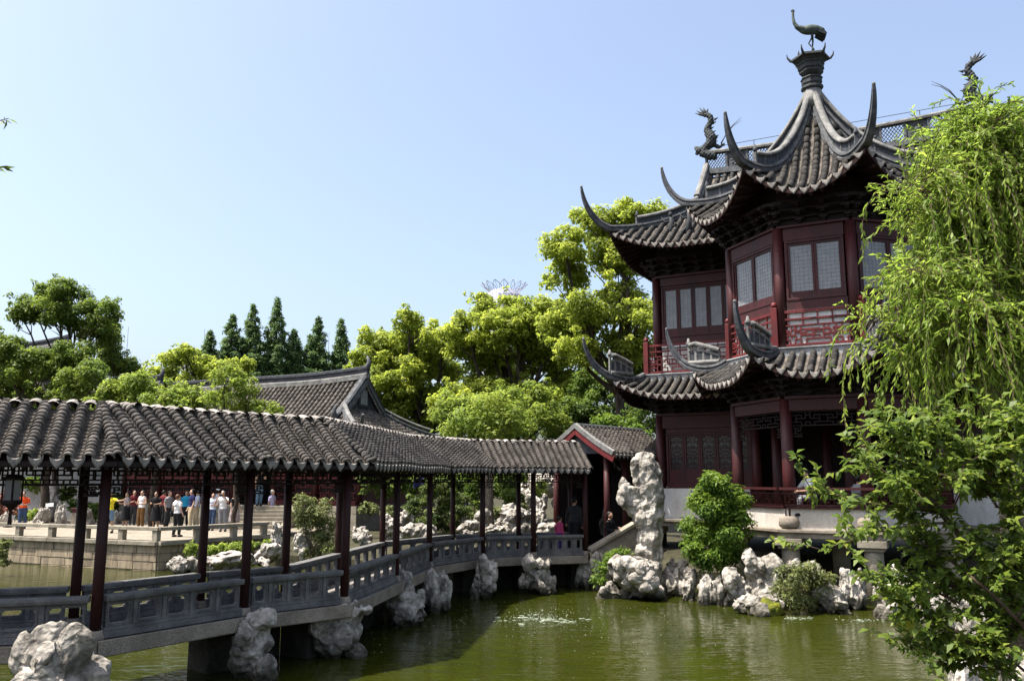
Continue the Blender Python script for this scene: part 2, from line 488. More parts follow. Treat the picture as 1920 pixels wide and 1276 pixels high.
def frame(p, x, z):
    """matrix with x axis along x, z axis close to z"""
    x = Vector(x).normalized(); y = Vector(z).cross(x).normalized(); z = x.cross(y)
    m = Matrix.Identity(4)
    for i in range(3):
        m[i][0] = x[i]; m[i][1] = y[i]; m[i][2] = z[i]; m[i][3] = p[i]
    return m

FRET = [((0, .25), (.6, .25)), ((.6, .25), (.6, 0)), ((.25, .25), (.25, .75)), ((.25, .5), (.85, .5)), ((.85, .5), (.85, 1)),
        ((0, .75), (.6, .75)), ((.6, .75), (.6, .5)), ((.85, .25), (1, .25)), ((.85, 0), (.85, .25)), ((.85, .75), (1, .75))]
def lattice(mb, p0, p1, z0, z1, cell=0.5, rows=1, w=0.025, d=0.03, border=True, drop=None):
    """fret lattice between two plan points (Vectors, any z) from z0 to z1"""
    p0 = Vector((p0[0], p0[1], 0)); p1 = Vector((p1[0], p1[1], 0))
    L = (p1 - p0).length; t = (p1 - p0).normalized(); nrm = t.cross(Vector((0, 0, 1)))
    n = max(1, round(L / cell)); cw = L / n; ch = (z1 - z0) / rows
    def P(a, z): return p0 + t * a + Vector((0, 0, z))
    if border:
        for z in (z0, z1): mb.bar(P(0, z), P(L, z), d, w * 1.3)
    for i in range(n):
        for r in range(rows):
            for (a, b), (c, e) in FRET:
                if (i + r) % 2: a, c = 1 - a, 1 - c
                if r % 2: b, e = 1 - b, 1 - e
                q0 = P((i + a) * cw, z0 + (r + b) * ch); q1 = P((i + c) * cw, z0 + (r + e) * ch)
                if abs(b - e) < 1e-6: mb.bar(q0, q1, d * 0.94, w)
                else: mb.bar(q0, q1, w, d * 0.8, up=nrm)

# ------------------------------------------------------------------ tiled roofs
def arch_tile(r=0.075, L=0.2, taper=0.82, seg=6, th=0.72):
    """one half-round cover tile, lying along -x (x = downhill end at 0)"""
    mb = MB()
    def ring(x, rr): return [(x, rr * math.cos(math.pi * j / seg), rr * math.sin(math.pi * j / seg)) for j in range(seg + 1)]
    vs = ring(0, r) + ring(-L, r * taper) + ring(0, r * th)
    k = seg + 1; fs = []
    for j in range(seg):
        fs.append((j, j + 1, k + j + 1, k + j))
        fs.append((2 * k + j, 2 * k + j + 1, j + 1, j))
    mb.add(vs, fs)
    return mb
def pan_tile(w=0.12, L=0.2, sag=0.03):
    mb = MB()
    xs = [(-1, 0), (-0.5, -0.75), (0.5, -0.75), (1, 0)]
    vs = [(0, y * w / 2, z * sag + 0.012) for y, z in xs] + [(-L, y * w / 2, z * sag) for y, z in xs] + [(0, y * w / 2, z * sag - 0.012) for y, z in xs]
    fs = []
    for j in range(3):
        fs.append((j, j + 1, 5 + j, 4 + j)); fs.append((8 + j, 9 + j, j + 1, j))
    mb.add(vs, fs)
    return mb
def drip_tile(w=0.2, h=0.15, t=0.02):
    """pointed shield that closes a row of pan tiles; hangs from z=0, faces +x"""
    n = 10
    top = [(-w / 2 + w * i / n, 0.35 * h * ((2 * i / n - 1) ** 2) - 0.0) for i in range(n + 1)]
    prof = [(0.5, 0.36), (0.46, -0.05), (0.36, -0.38), (0.2, -0.68), (0, -1.0), (-0.2, -0.68), (-0.36, -0.38), (-0.46, -0.05), (-0.5, 0.36)]
    low = [(a * w, b * h) for a, b in prof]
    poly = top + low[1:-1]
    mb = MB(); k = len(poly)
    vs = [(t, y, z) for y, z in poly] + [(0, y, z) for y, z in poly] + [(t + 0.012, y * 0.72, z * 0.72 - 0.01) for y, z in poly]
    fs = []
    for i in range(k):
        j = (i + 1) % k
        fs.append((i, j, k + j, k + i)); fs.append((2 * k + i, 2 * k + j, j, i))
    fs.append(tuple(2 * k + i for i in range(k - 1, -1, -1))); fs.append(tuple(k + i for i in range(k)))
    mb.add(vs, fs)
    return mb

class Panel:
    """sloping roof face: eave from E0 to E1 (plan), depth d inward; al/ar give the clipped eave coordinate at depth d"""
    def __init__(s, E0, E1, inward, D, al, ar, zf):
        s.E0 = Vector((E0[0], E0[1], 0)); s.E1 = Vector((E1[0], E1[1], 0))
        s.L = (s.E1 - s.E0).length; s.ea = (s.E1 - s.E0).normalized()
        n = Vector((-s.ea.y, s.ea.x, 0))
        if n.dot(Vector((inward[0], inward[1], 0))) < 0: n = -n
        s.ei = n; s.D = D; s.al = al; s.ar = ar; s.zf = zf
    def P(s, a, d, off=0.0):
        p = s.E0 + s.ea * a + s.ei * d
        return Vector((p.x, p.y, s.zf(a, d) + off))
    def dmax(s, a):
        d = 0.0; step = s.D / 60.0; last = 0.0
        ok = False
        for i in range(61):
            d = i * step
            if s.al(d) - 1e-6 <= a <= s.ar(d) + 1e-6:
                last = d; ok = True
            elif ok: break
        return last if ok else None
    def dmin(s, a):
        step = s.D / 60.0
        for i in range(61):
            d = i * step
            if s.al(d) - 1e-6 <= a <= s.ar(d) + 1e-6: return d
        return None

def tile_panel(pn, spacing, step, cover, pans, drips, start=0.0, drip_on=True, lo=None, hi=None):
    """collect matrices of cover tiles, pan tiles and drip tiles of one panel"""
    lo = min(pn.al(0), pn.al(pn.D)) if lo is None else lo
    hi = max(pn.ar(0), pn.ar(pn.D)) if hi is None else hi
    n = int((hi - lo) / spacing) + 1
    off = (hi - lo - (n - 1) * spacing) / 2
    for i in range(-1, n + 1):
        for kind in (0, 1):
            a = lo + off + i * spacing + (spacing / 2 if kind else 0)
            d1 = pn.dmax(a); d0 = pn.dmin(a)
            if d1 is None or d1 - d0 < 0.06: continue
            d = d0
            jit = (random.random() - 0.5) * 0.012
            if kind and drip_on and d0 < 0.02:
                q = pn.P(a, 0.0, 0.0)
                drips.append(frame(q + Vector((0, 0, 0.01)) - pn.ei * 0.012, -pn.ei, (random.uniform(-.05, .05), 0, 1)))
            while d < d1 - 0.02:
                p = pn.P(a, d); q = pn.P(a, min(d + step, pn.D))
                x = p - q
                z = pn.ea.cross(x); z = z if z.z > 0 else -z
                if kind == 0:
                    pj = p + pn.ea * (jit + random.uniform(-.005, .005))
                    cover.append(frame(pj + z.normalized() * 0.035, x + Vector((random.uniform(-.02, .02), random.uniform(-.02, .02), random.uniform(-.02, .02))) * x.length, z))
                else:
                    pans.append(frame(p, x, z))
                d += step * random.uniform(0.97, 1.03)
def panel_surface(mb, pn, off, nu=16, nv=8, d0=0.0, d1=None):
    d1 = pn.D if d1 is None else d1
    def fn(u, v):
        d = d0 + (d1 - d0) * v
        a = pn.al(d) + (pn.ar(d) - pn.al(d)) * u
        return pn.P(a, d, off)
    mb.grid(fn, nu, nv)

COVER_BIG = arch_tile(0.082, 0.20, 0.86, 6, 0.70)
def lay_tiles(parent, cover, pans, drips, cam_local, cov_mb, pan_mb, drip_mb, limit=300, names=("cover_tile", "drip_tile"), mats=("tile", "tile_far")):
    """the nearest tiles become pieces of their own, the rest one joined part"""
    cl = Vector(cam_local)
    cover.sort(key=lambda m: (m.to_translation() - cl).length)
    near, far = cover[:limit], cover[limit:]
    me = cov_mb.mesh(names[0], mats[0], True)
    for m in near: inst(names[0], me, m, parent)
    if far:
        V, F = merged_instances(cov_mb, far)
        o = bpy.data.objects.new("cover_tiles_beyond", np_mesh("cover_tiles_beyond", V, F, mats[1], True))
        COL.objects.link(o); o.parent = parent; o["kind"] = "stuff"
    if pans:
        V, F = merged_instances(pan_mb, pans)
        o = bpy.data.objects.new("pan_tiles", np_mesh("pan_tiles", V, F, "tile_pan"))
        COL.objects.link(o); o.parent = parent; o["kind"] = "stuff"
    dm = drip_mb.mesh(names[1], "drip")
    for m in drips[:300]: inst(names[1], dm, m, parent)

# ------------------------------------------------------------------ covered zigzag walkway
def build_walkway():
    random.seed(11)
    F = [(-11.2, 10.9), (-5.96, 12.70), (-4.52, 14.92), (-3.10, 16.30), (-2.62, 19.76), (-2.18, 23.04), (-0.86, 25.40), (0.64, 26.0), (2.23, 26.45)]
    F = [Vector((x, y, 0)) for x, y in F]
    n = len(F)
    zf, ztop, ze = 1.10, 1.70, 3.62
    root = empty("covered_walkway", (-5.96, 12.7, 0.0), "long zigzag covered walkway with grey tiled roof crossing the pond on the left", "covered walkway")
    def nrm(i):   # left-hand (far side) normal of segment i
        t = (F[i + 1] - F[i]).normalized(); return Vector((-t.y, t.x, 0))
    def off_line(d):
        out = []
        for i in range(n):
            if i == 0: out.append(F[0] + nrm(0) * d)
            elif i == n - 1: out.append(F[-1] + nrm(n - 2) * d)
            else:
                a, b = nrm(i - 1), nrm(i); m = (a + b).normalized()
                out.append(F[i] + m * (d / m.dot(a)))
        return out
    W = 1.35
    front, back = F, off_line(W)
    ef, eb, rg = off_line(-0.55), off_line(W + 0.55), off_line(W / 2)
    # deck and its stone edge beam
    dk0, dk1 = off_line(-0.16), off_line(W + 0.16)
    mb = MB()
    for i in range(n - 1):
        a, b, c, d = dk0[i], dk0[i + 1], dk1[i + 1], dk1[i]
        mb.prism([(a.x, a.y), (b.x, b.y), (c.x, c.y), (d.x, d.y)], zf - 0.24, zf - 0.02)
    mb.build("deck", "stone_deck", root)
    e0, e1 = off_line(-0.22), off_line(-0.165)
    for i in range(n - 1):
        mb = MB(); a, b, c, d = e0[i], e0[i + 1], e1[i + 1], e1[i]
        g = 0.006; t = (b - a).normalized() * g
        a, b, c, d = a + t, b - t, c - t, d + t
        mb.prism([(a.x, a.y), (b.x, b.y), (c.x, c.y), (d.x, d.y)], zf - 0.225, zf + 0.0)
        mb.build("edge_beam", "stone_tan", root, bevel=0.012)
    # dark blocks and walls added beneath the deck to deepen the shade
    m0, m1 = off_line(0.55), off_line(W - 0.15)
    for i in range(1, n):
        t = (F[min(i + 1, n - 1)] - F[max(i - 1, 0)]).normalized()
        mb = MB(); mb.obox((m0[i] + m1[i]) / 2 + Vector((0, 0, 0.18)), t * 0.28, (m1[i] - m0[i]) / 2, Vector((0, 0, 0.675))); mb.build("pier", "underdeck_dark", root, bevel=0.03)
    for i in range(2, n - 1):
        a, b = m1[i], m1[i + 1]; d = (b - a)
        mb = MB(); mb.bar(a + d * 0.08 + Vector((0, 0, 0.18)), b - d * 0.14 + Vector((0, 0, 0.18)), 0.2, 1.35); mb.build("shade_wall", "underdeck_dark", root)
    # columns
    cm = MB(); cm.lathe((0, 0, 0), [(0.078, 0), (0.079, 1.2), (0.074, 2.55)], 14)
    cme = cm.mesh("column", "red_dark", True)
    bm_ = MB(); bm_.lathe((0, 0, 0), [(0.13, 0), (0.135, 0.05), (0.115, 0.09), (0.105, 0.14)], 14)
    bme = bm_.mesh("column_base", "stone_tan", True)
    inv = -Vector(root.location)
    def column(p):
        o = inst("column", cme, Matrix.Translation(inv + Vector((p.x, p.y, zf))), root)
        b = inst("column_base", bme, Matrix.Translation((0, 0, -0.02)), o)
    for i in range(n):
        column(front[i]); column(back[i])
    # railings: rail, base, posts and pierced panels
    for side, line, thick in (("front", front, 0.12), ("back", back, 0.12)):
        for i in range(n - 1):
            a, b = line[i], line[i + 1]
            t = (b - a).normalized(); L = (b - a).length
            nn = Vector((-t.y, t.x, 0))
            g0 = 0.095
            A = a + t * g0; B = b - t * g0; LL = (B - A).length
            rb = MB()
            up = Vector((0, 0, 1))
            sg = -1 if side == "front" else 1
            rb.sweep([A + up * ztop, B + up * ztop], [(-0.10, -0.09), (0.10, -0.09), (0.115, -0.04), (0.105, 0.0), (-0.105, 0.0), (-0.115, -0.04)])
            rail = rb.build("railing", "stone_blue", root, bevel=0.008)
            sb = MB(); sb.bar(A + up * (zf + 0.045), B + up * (zf + 0.045), 0.17, 0.09); sb.bar(A + up * (zf + 0.115), B + up * (zf + 0.115), 0.13, 0.046)
            sb.build("sill", "stone_blue", rail, bevel=0.006)
            k = 5 if L < 4 else 9
            pw = LL / k
            h0, h1 = zf + 0.14, ztop - 0.092
            # one shared panel with a notched opening
            pm = MB(); hw = pw / 2 - 0.035; H = h1 - h0
            ow, oh = hw - 0.048, H / 2 - 0.058; nt = 0.025
            hole = [(-ow, -oh + nt), (-ow + nt, -oh + nt), (-ow + nt, -oh), (ow - nt, -oh), (ow - nt, -oh + nt), (ow, -oh + nt),
                    (ow, oh - nt), (ow - nt, oh - nt), (ow - nt, oh), (-ow + nt, oh), (-ow + nt, oh - nt), (-ow, oh - nt)]
            outer = [(-hw, -oh + nt), (-hw, -H / 2), (-ow + nt, -H / 2), (ow - nt, -H / 2), (hw, -H / 2), (hw, -oh + nt),
                     (hw, oh - nt), (hw, H / 2), (ow - nt, H / 2), (-ow + nt, H / 2), (-hw, H / 2), (-hw, oh - nt)]
            y = 0.035; vs = []
            for yy in (-y, y):
                vs += [(p[0], yy, p[1]) for p in outer] + [(p[0], yy, p[1]) for p in hole]
            fs = []
            for q in range(12):
                r = (q + 1) % 12
                fs.append((q, r, 12 + r, 12 + q)); fs.append((24 + r, 24 + q, 36 + q, 36 + r))
                fs.append((12 + q, 12 + r, 36 + r, 36 + q))
            pm.add(vs, fs)
            # raised inner border
            for s2 in (-1, 1):
                pm.box(s2 * (ow + 0.022) - 0.008, s2 * (ow + 0.022) + 0.008, -0.047, 0.047, -oh + 0.02, oh - 0.02)
                pm.box(-ow + 0.03, ow - 0.03, -0.047, 0.047, s2 * (oh + 0.022) - 0.008, s2 * (oh + 0.022) + 0.008)
            pme = pm.mesh("rail_panel", "stone_blue")
            qm = MB(); qm.box(-0.033, 0.033, -0.06, 0.06, h0 - (h0 + h1) / 2, h1 - (h0 + h1) / 2)
            qme = qm.mesh("rail_post", "stone_blue")
            rot = Matrix.Rotation(math.atan2(t.y, t.x), 4, 'Z')
            for q in range(k):
                c = A + t * (pw * (q + 0.5)); c.z = (h0 + h1) / 2
                inst("rail_panel", pme, Matrix.Translation(c) @ rot, rail)
                if q:
                    c = A + t * (pw * q); c.z = (h0 + h1) / 2
                    inst("rail_post", qme, Matrix.Translation(c) @ rot, rail)
    # beams, hanging lattice friezes
    for line, sg in ((front, -1), (back, 1)):
        for i in range(n - 1):
            a, b = line[i], line[i + 1]
            mb = MB(); z = Vector((0, 0, 1))
            mb.bar(a + z * 3.655, b + z * 3.655, 0.12, 0.13)
            bm = mb.build("beam", "dark_wood", root)
            mb = MB(); t = (b - a).normalized() * 0.09
            lattice(mb, a + t, b - t, 3.27, 3.55, 0.34, 1, 0.022, 0.035)
            # the frieze drops at the columns
            for e, s2 in ((a + t, 1), (b - t, -1)):
                tt = t.normalized() * s2
                lattice(mb, e, e + tt * 0.2, 3.11, 3.27, 0.2, 1, 0.02, 0.035)
            mb.build("lattice_frieze", "lattice_dark", bm)
    # cross beams and roof
    mb = MB()
    for i in range(n):
        z = Vector((0, 0, 1)); mb.bar(front[i] + z * 3.7, back[i] + z * 3.7, 0.12, 0.18)
    mb.build("cross_beams", "dark_wood", root)
    Dr = W / 2 + 0.55
    def prof(d):
        x = d / Dr
        s = 0.80
        if x < 0.80: return ze + s * Dr * (0.92 * x - 0.10 * x * (0.8 - x))
        h0 = ze + s * Dr * 0.92 * 0.8
        q = (x - 0.80) / 0.20
        return h0 + s * Dr * 0.92 * 0.2 * (q - 0.5 * q * q)
    soff = MB(); cover = []; pans = []; drips = []; bcover = []
    for i in range(n - 1):
        for side, E in ((0, ef), (1, eb)):
            a, b, ra, rb_ = E[i], E[i + 1], rg[i], rg[i + 1]
            inward = (rg[i] + rg[i + 1] - E[i] - E[i + 1])
            ea = (b - a).normalized(); L = (b - a).length
            k0 = (ra - a).dot(ea) / Dr; k1 = (rb_ - a).dot(ea)
            al = lambda d, k0=k0: k0 * d
            ar = lambda d, L=L, k1=k1: L + (k1 - L) * d / Dr
            pn = Panel(a, b, inward, Dr, al, ar, lambda aa, d: prof(d) + 0.012 * math.sin(aa * 2.1 + i))
            panel_surface(soff, pn, -0.05, 4, 8)
            lo_sp = 0.262 if i < 5 else 0.205
            if side == 0:
                tile_panel(pn, lo_sp, 0.072, cover, pans, drips)
            else:
                tile_panel(pn, lo_sp, 0.15, bcover, [], drips if False else [], drip_on=False)
    for i in range(1, n - 1):            # tiles that cover each bend of the front slope
        a, b = ef[i], rg[i]; L = (b - a).length; k = int(L / 0.085)
        for q in range(k):
            f0, f1 = q / k, (q + 1) / k
            p0 = a.lerp(b, f0) + Vector((0, 0, prof(Dr * f0) + 0.045)); p1 = a.lerp(b, f1) + Vector((0, 0, prof(Dr * f1) + 0.045))
            x = p0 - p1; sdv = Vector((x.y, -x.x, 0)); z = x.cross(sdv); z = z if z.z > 0 else -z
            cover.append(frame(p0, x, z))
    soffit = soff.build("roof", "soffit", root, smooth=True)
    cov = arch_tile(0.09, 0.12, 0.66, 6, 0.72)
    lay_tiles(soffit, cover, pans, drips, (0, 0, CAM_Z), cov, pan_tile(0.15, 0.11, 0.04), drip_tile(0.19, 0.13), 300)
    V, Fq = merged_instances(arch_tile(0.086, 0.2, 0.9, 5, 0.8), bcover)
    o = bpy.data.objects.new("far_slope_tiles", np_mesh("far_slope_tiles", V, Fq, "tile_far", True))
    COL.objects.link(o); o.parent = soffit; o["kind"] = "stuff"
    # rounded crest: one saddle cap over each row
    capm = MB()
    K = 7
    pts = []
    for j in range(K + 1):
        s_ = -0.20 + 0.40 * j / K
        pts.append((s_, 0, 0.055 * (1 - (s_ / 0.20) ** 2) ))
    vs = []; fs = []; sg = 6
    for (x, y, z) in pts:
        for q in range(sg + 1):
            th = math.pi * q / sg
            vs.append((x, 0.10 * math.cos(th), z + 0.085 * math.sin(th)))
    for j in range(K):
        for q in range(sg):
            fs.append((j * (sg + 1) + q, j * (sg + 1) + q + 1, (j + 1) * (sg + 1) + q + 1, (j + 1) * (sg + 1) + q))
    capm.add(vs, fs)
    cme2 = capm.mesh("crest_tile", "drip", True)
    for i in range(n - 1):
        t = (rg[i + 1] - rg[i]); L = t.length; t.normalize(); m = int(L / 0.25)
        for q in range(m):
            p = rg[i] + t * (L * (q + 0.5) / m); p.z = prof(Dr) + 0.0
            inst("crest_tile", cme2, frame(p, Vector((t.y, -t.x, 0)), (0, 0, 1)), soffit)
    # eave rafters
    mb = MB()
    for i in range(n - 1):
        for E, C_ in ((ef, front), (eb, back)):
            t = (E[i + 1] - E[i]); L = t.length; m = max(2, int(L / 0.26))
            for q in range(m):
                f = (q + 0.5) / m
                a = E[i].lerp(E[i + 1], f); b = rg[i].lerp(rg[i + 1], f)
                mb.bar(a + Vector((0, 0, ze - 0.11)), a.lerp(b, 0.55) + Vector((0, 0, prof(Dr * 0.55) - 0.11)), 0.055, 0.06)
    mb.build("rafters", "dark_wood", soffit, kind="stuff")
    mb = MB()
    for i in range(n - 1):
        mb.bar(ef[i] + Vector((0, 0, ze - 0.06)), ef[i + 1] + Vector((0, 0, ze - 0.06)), 0.04, 0.07)
    mb.build("fascia_board", "dark_wood", soffit)
    # gable filler at the far end
    mb = MB()
    t = (F[-1] - F[-2]).normalized()
    pts = [ef[-1] + Vector((0, 0, prof(0) - 0.06)), rg[-1] + Vector((0, 0, prof(Dr) - 0.06)), eb[-1] + Vector((0, 0, prof(0) - 0.06))]
    mb.add([p - t * 0.05 for p in pts], [(0, 1, 2)])
    mb.build("gable_board", "dark_wood", soffit)
    # lantern under the near bay
    lp = at_y(27, 880, 12.3)
    lr = empty("hanging_lantern", (lp.x, lp.y, 3.08), "dark hexagonal lantern hanging under the walkway roof at the left edge", "lantern")
    mb = MB(); mb.lathe((lp.x, lp.y, 3.0), [(0.05, 0.42), (0.16, 0.38), (0.17, 0.34)], 6); mb.lathe((lp.x, lp.y, 3.0), [(0.15, 0.06), (0.16, 0.02), (0.06, -0.04), (0.02, -0.1)], 6)
    mb.bar((lp.x, lp.y, 3.42), (lp.x, lp.y, 3.8), 0.02, 0.02)
    for j in range(6):
        th = math.pi / 3 * j; x, y = lp.x + 0.14 * math.cos(th), lp.y + 0.14 * math.sin(th)
        mb.bar((x, y, 3.04), (x, y, 3.36), 0.02, 0.02)
    mb.build("lantern_frame", "dark_wood", lr)
    mb = MB(); mb.lathe((lp.x, lp.y, 3.0), [(0.118, 0.05), (0.118, 0.35)], 6); mb.build("lantern_glass", "window_pane", lr)
    mb = MB(); mb.tube([(lp.x, lp.y, 2.93), (lp.x, lp.y, 2.72)], [0.015, 0.03], 6); mb.build("tassel", "dark_wood", lr)
build_walkway()

# ------------------------------------------------------------------ ground, pond, water
def pond():
    T0 = (-12.7, 31.4); T1 = (-29.0, 38.5)
    shore = [(-40, 42), T1, T0, (-10.4, 34.6), (-8.0, 32.5), (-5.0, 30.6), (-1.5, 29.8), (1.5, 29.2), (3.2, 27.6), (5.2, 27.2), (9.5, 25.6), (12.5, 21.5), (11.5, 17.5), (9.0, 14.5), (6.4, 11.0), (4.2, 8.8),
             (2.0, 8.0), (-12, 7.5), (-40, 7.0)]
    m = len(shore)
    c = Vector((-6, 22))
    far = []
    for x, y in shore:
        d = (Vector((x, y)) - c).normalized(); far.append((c.x + d.x * 3000, c.y + d.y * 3000))
    mid = []
    for x, y in shore:
        d = (Vector((x, y)) - c).normalized(); mid.append((x + d.x * 2.5, y + d.y * 2.5))
    mb = MB(); vs = []
    for x, y in shore: vs.append((x, y, -0.9))
    for x, y in shore: vs.append((x, y, 0.55))
    for x, y in mid: vs.append((x, y, 1.02))
    for x, y in far: vs.append((x, y, 1.02))
    fs = []
    for i in range(m):
        j = (i + 1) % m
        for r in range(3): fs.append((r * m + i, r * m + j, (r + 1) * m + j, (r + 1) * m + i))
    fs.append(tuple(range(m)))
    mb.add(vs, fs)
    o = mb.build("ground", "earth"); o["kind"] = "structure"
    mb = MB(); mb.add([(-60, 3, WZ), (20, 3, WZ), (20, 46, WZ), (-60, 46, WZ)], [(0, 1, 2, 3)])
    # keep the water inside the pond outline
    mb = MB(); k = [(x, y, WZ) for x, y in [(p[0] + (p[0] - c.x) * 0.012, p[1] + (p[1] - c.y) * 0.012) for p in shore]]
    mb.add(k, [tuple(range(m))])
    o = mb.build("water", "water"); o["kind"] = "structure"
    return T0, T1
T0, T1 = pond()

# ------------------------------------------------------------------ stone terrace with its block wall and low rail
def terrace():
    random.seed(5)
    zt = 1.15
    A = Vector((-30, 39.0, 0)); B = Vector((-12.7, 31.4, 0)); C_ = Vector((-9.9, 35.4, 0)); D_ = Vector((-8.6, 37.4, 0))
    poly = [(A.x, A.y), (B.x, B.y), (C_.x, C_.y), (D_.x, D_.y), (-8.6, 40.2), (-30, 52)]
    mb = MB(); mb.prism([(p[0], p[1]) for p in poly], -0.8, zt - 0.012)
    t = empty("terrace", (B.x, B.y, 0), "pale stone terrace with block wall and low stone rail where visitors stand", "terrace")
    core = mb.build("core", "joint", t)
    # paving in slabs near the edge
    mb = MB(); mb.prism([(p[0], p[1]) for p in poly], zt - 0.01, zt)
    pv = mb.build("paving", "paving", t)
    def wall(P, Q, z0, z1, courses, inset):
        d = (Q - P); L = d.length; d.normalize(); nn = Vector((d.y, -d.x, 0))
        h = (z1 - z0) / courses
        for c in range(courses):
            x = 0.0 if c % 2 else -0.45
            while x < L:
                w = random.uniform(0.75, 1.35)
                a, b = max(0, x), min(L, x + w)
                if b - a > 0.12:
                    mb = MB(); pr = random.uniform(0.035, 0.06)
                    g = 0.008
                    mb.obox(P + d * ((a + b) / 2) + nn * (pr / 2 - 0.02) + Vector((0, 0, z0 + h * (c + 0.5))), d * ((b - a) / 2 - g), nn * (pr / 2 + 0.02), Vector((0, 0, h / 2 - g)))
                    mb.build("stone_block", "stone_block", core, bevel=0.012)
                x += w
    wall(Vector((-24.5, 36.58, 0)), B, -0.15, 1.0, 4, 0)
    wall(B, C_, -0.15, 1.0, 4, 0)
    def coping(P, Q, n0):
        d = (Q - P); L = d.length; d.normalize(); nn = Vector((d.y, -d.x, 0))
        k = max(1, round(L / 1.9)); s = L / k
        for i in range(k):
            mb = MB()
            mb.obox(P + d * (s * (i + 0.5)) + nn * 0.0 + Vector((0, 0, 1.075)), d * (s / 2 - 0.006), nn * 0.16, Vector((0, 0, 0.075)))
            mb.build("coping_stone", "stone_pale", core, bevel=0.015)
        # rail on short posts
        inn = -nn * 0.06
        for i in range(k):
            mb = MB()
            mb.obox(P + d * (s * (i + 0.5)) + inn + Vector((0, 0, 1.585)), d * (s / 2 - 0.006), nn * 0.13, Vector((0, 0, 0.065)))
            mb.build("rail_beam", "stone_pale", t, bevel=0.015)
        for i in range(1, k + 1):
            mb = MB()
            mb.obox(P + d * (s * i - (0.17 if i == k else 0.0)) + inn + Vector((0, 0, 1.335)), d * 0.12, nn * 0.1, Vector((0, 0, 0.183)))
            mb.build("rail_post", "stone_pale", t, bevel=0.01)
    coping(Vector((-24.5, 36.58, 0)), B, 0)
    coping(B, C_, 1)
    # broad steps up to the hall
    s0 = at_y(487, 985, 39.3)
    for i in range(6):
        z0 = 1.15 + 0.16 * i
        mb = MB(); mb.box(s0.x - 2.6, s0.x + 0.95, 39.2 + 0.34 * i, 41.4, z0, z0 + 0.155)
        mb.build("step", "stone_pale", t, bevel=0.012)
    mb = MB()
    mb.add([(s0.x + 1.0, 39.0, 1.15), (s0.x + 1.0, 41.4, 1.15), (s0.x + 1.0, 41.4, 2.25), (s0.x + 1.0, 39.0, 1.3),
            (s0.x + 1.22, 39.0, 1.15), (s0.x + 1.22, 41.4, 1.15), (s0.x + 1.22, 41.4, 2.25), (s0.x + 1.22, 39.0, 1.3)],
           [(0, 1, 2, 3), (7, 6, 5, 4), (0, 4, 5, 1), (1, 5, 6, 2), (2, 6, 7, 3), (3, 7, 4, 0)])
    mb.build("step_cheek", "stone_pale", t, bevel=0.012)
terrace()

# ------------------------------------------------------------------ two-storey pavilion with projecting turret
PYAW = -0.481
PC = Vector((9.335, 24.946, 0.0))
CAML = Matrix.Rotation(-PYAW, 3, 'Z') @ (Vector((0, 0, CAM_Z)) - PC)
CAML.z = CAM_Z
Zv = Vector((0, 0, 1))

def horn_path(corner, tip, n=12, th0=12, th1=82):
    """curled-up end of a hip: from the roof corner to the tip"""
    out = []
    c, t = Vector(corner), Vector(tip)
    s0, s1 = math.sin(math.radians(th0)), math.sin(math.radians(th1))
    c0, c1 = math.cos(math.radians(th0)), math.cos(math.radians(th1))
    for i in range(1, n + 1):
        th = math.radians(th0 + (th1 - th0) * i / n)
        f = (math.sin(th) - s0) / (s1 - s0); g = (c0 - math.cos(th)) / (c0 - c1)
        out.append(Vector((c.x + (t.x - c.x) * f, c.y + (t.y - c.y) * f, c.z + (t.z - c.z) * g)))
    return out

BAND = [(-0.11, -0.10), (0.11, -0.10), (0.12, -0.04), (0.085, -0.02), (0.085, 0.02), (0.12, 0.04), (0.10, 0.10), (0.0, 0.125), (-0.10, 0.10), (-0.12, 0.04), (-0.085, 0.02), (-0.085, -0.02), (-0.12, -0.04)]
CAP = [(-0.10, -0.05), (0.10, -0.05), (0.11, 0.0), (0.08, 0.055), (0.0, 0.075), (-0.08, 0.055), (-0.11, 0.0)]

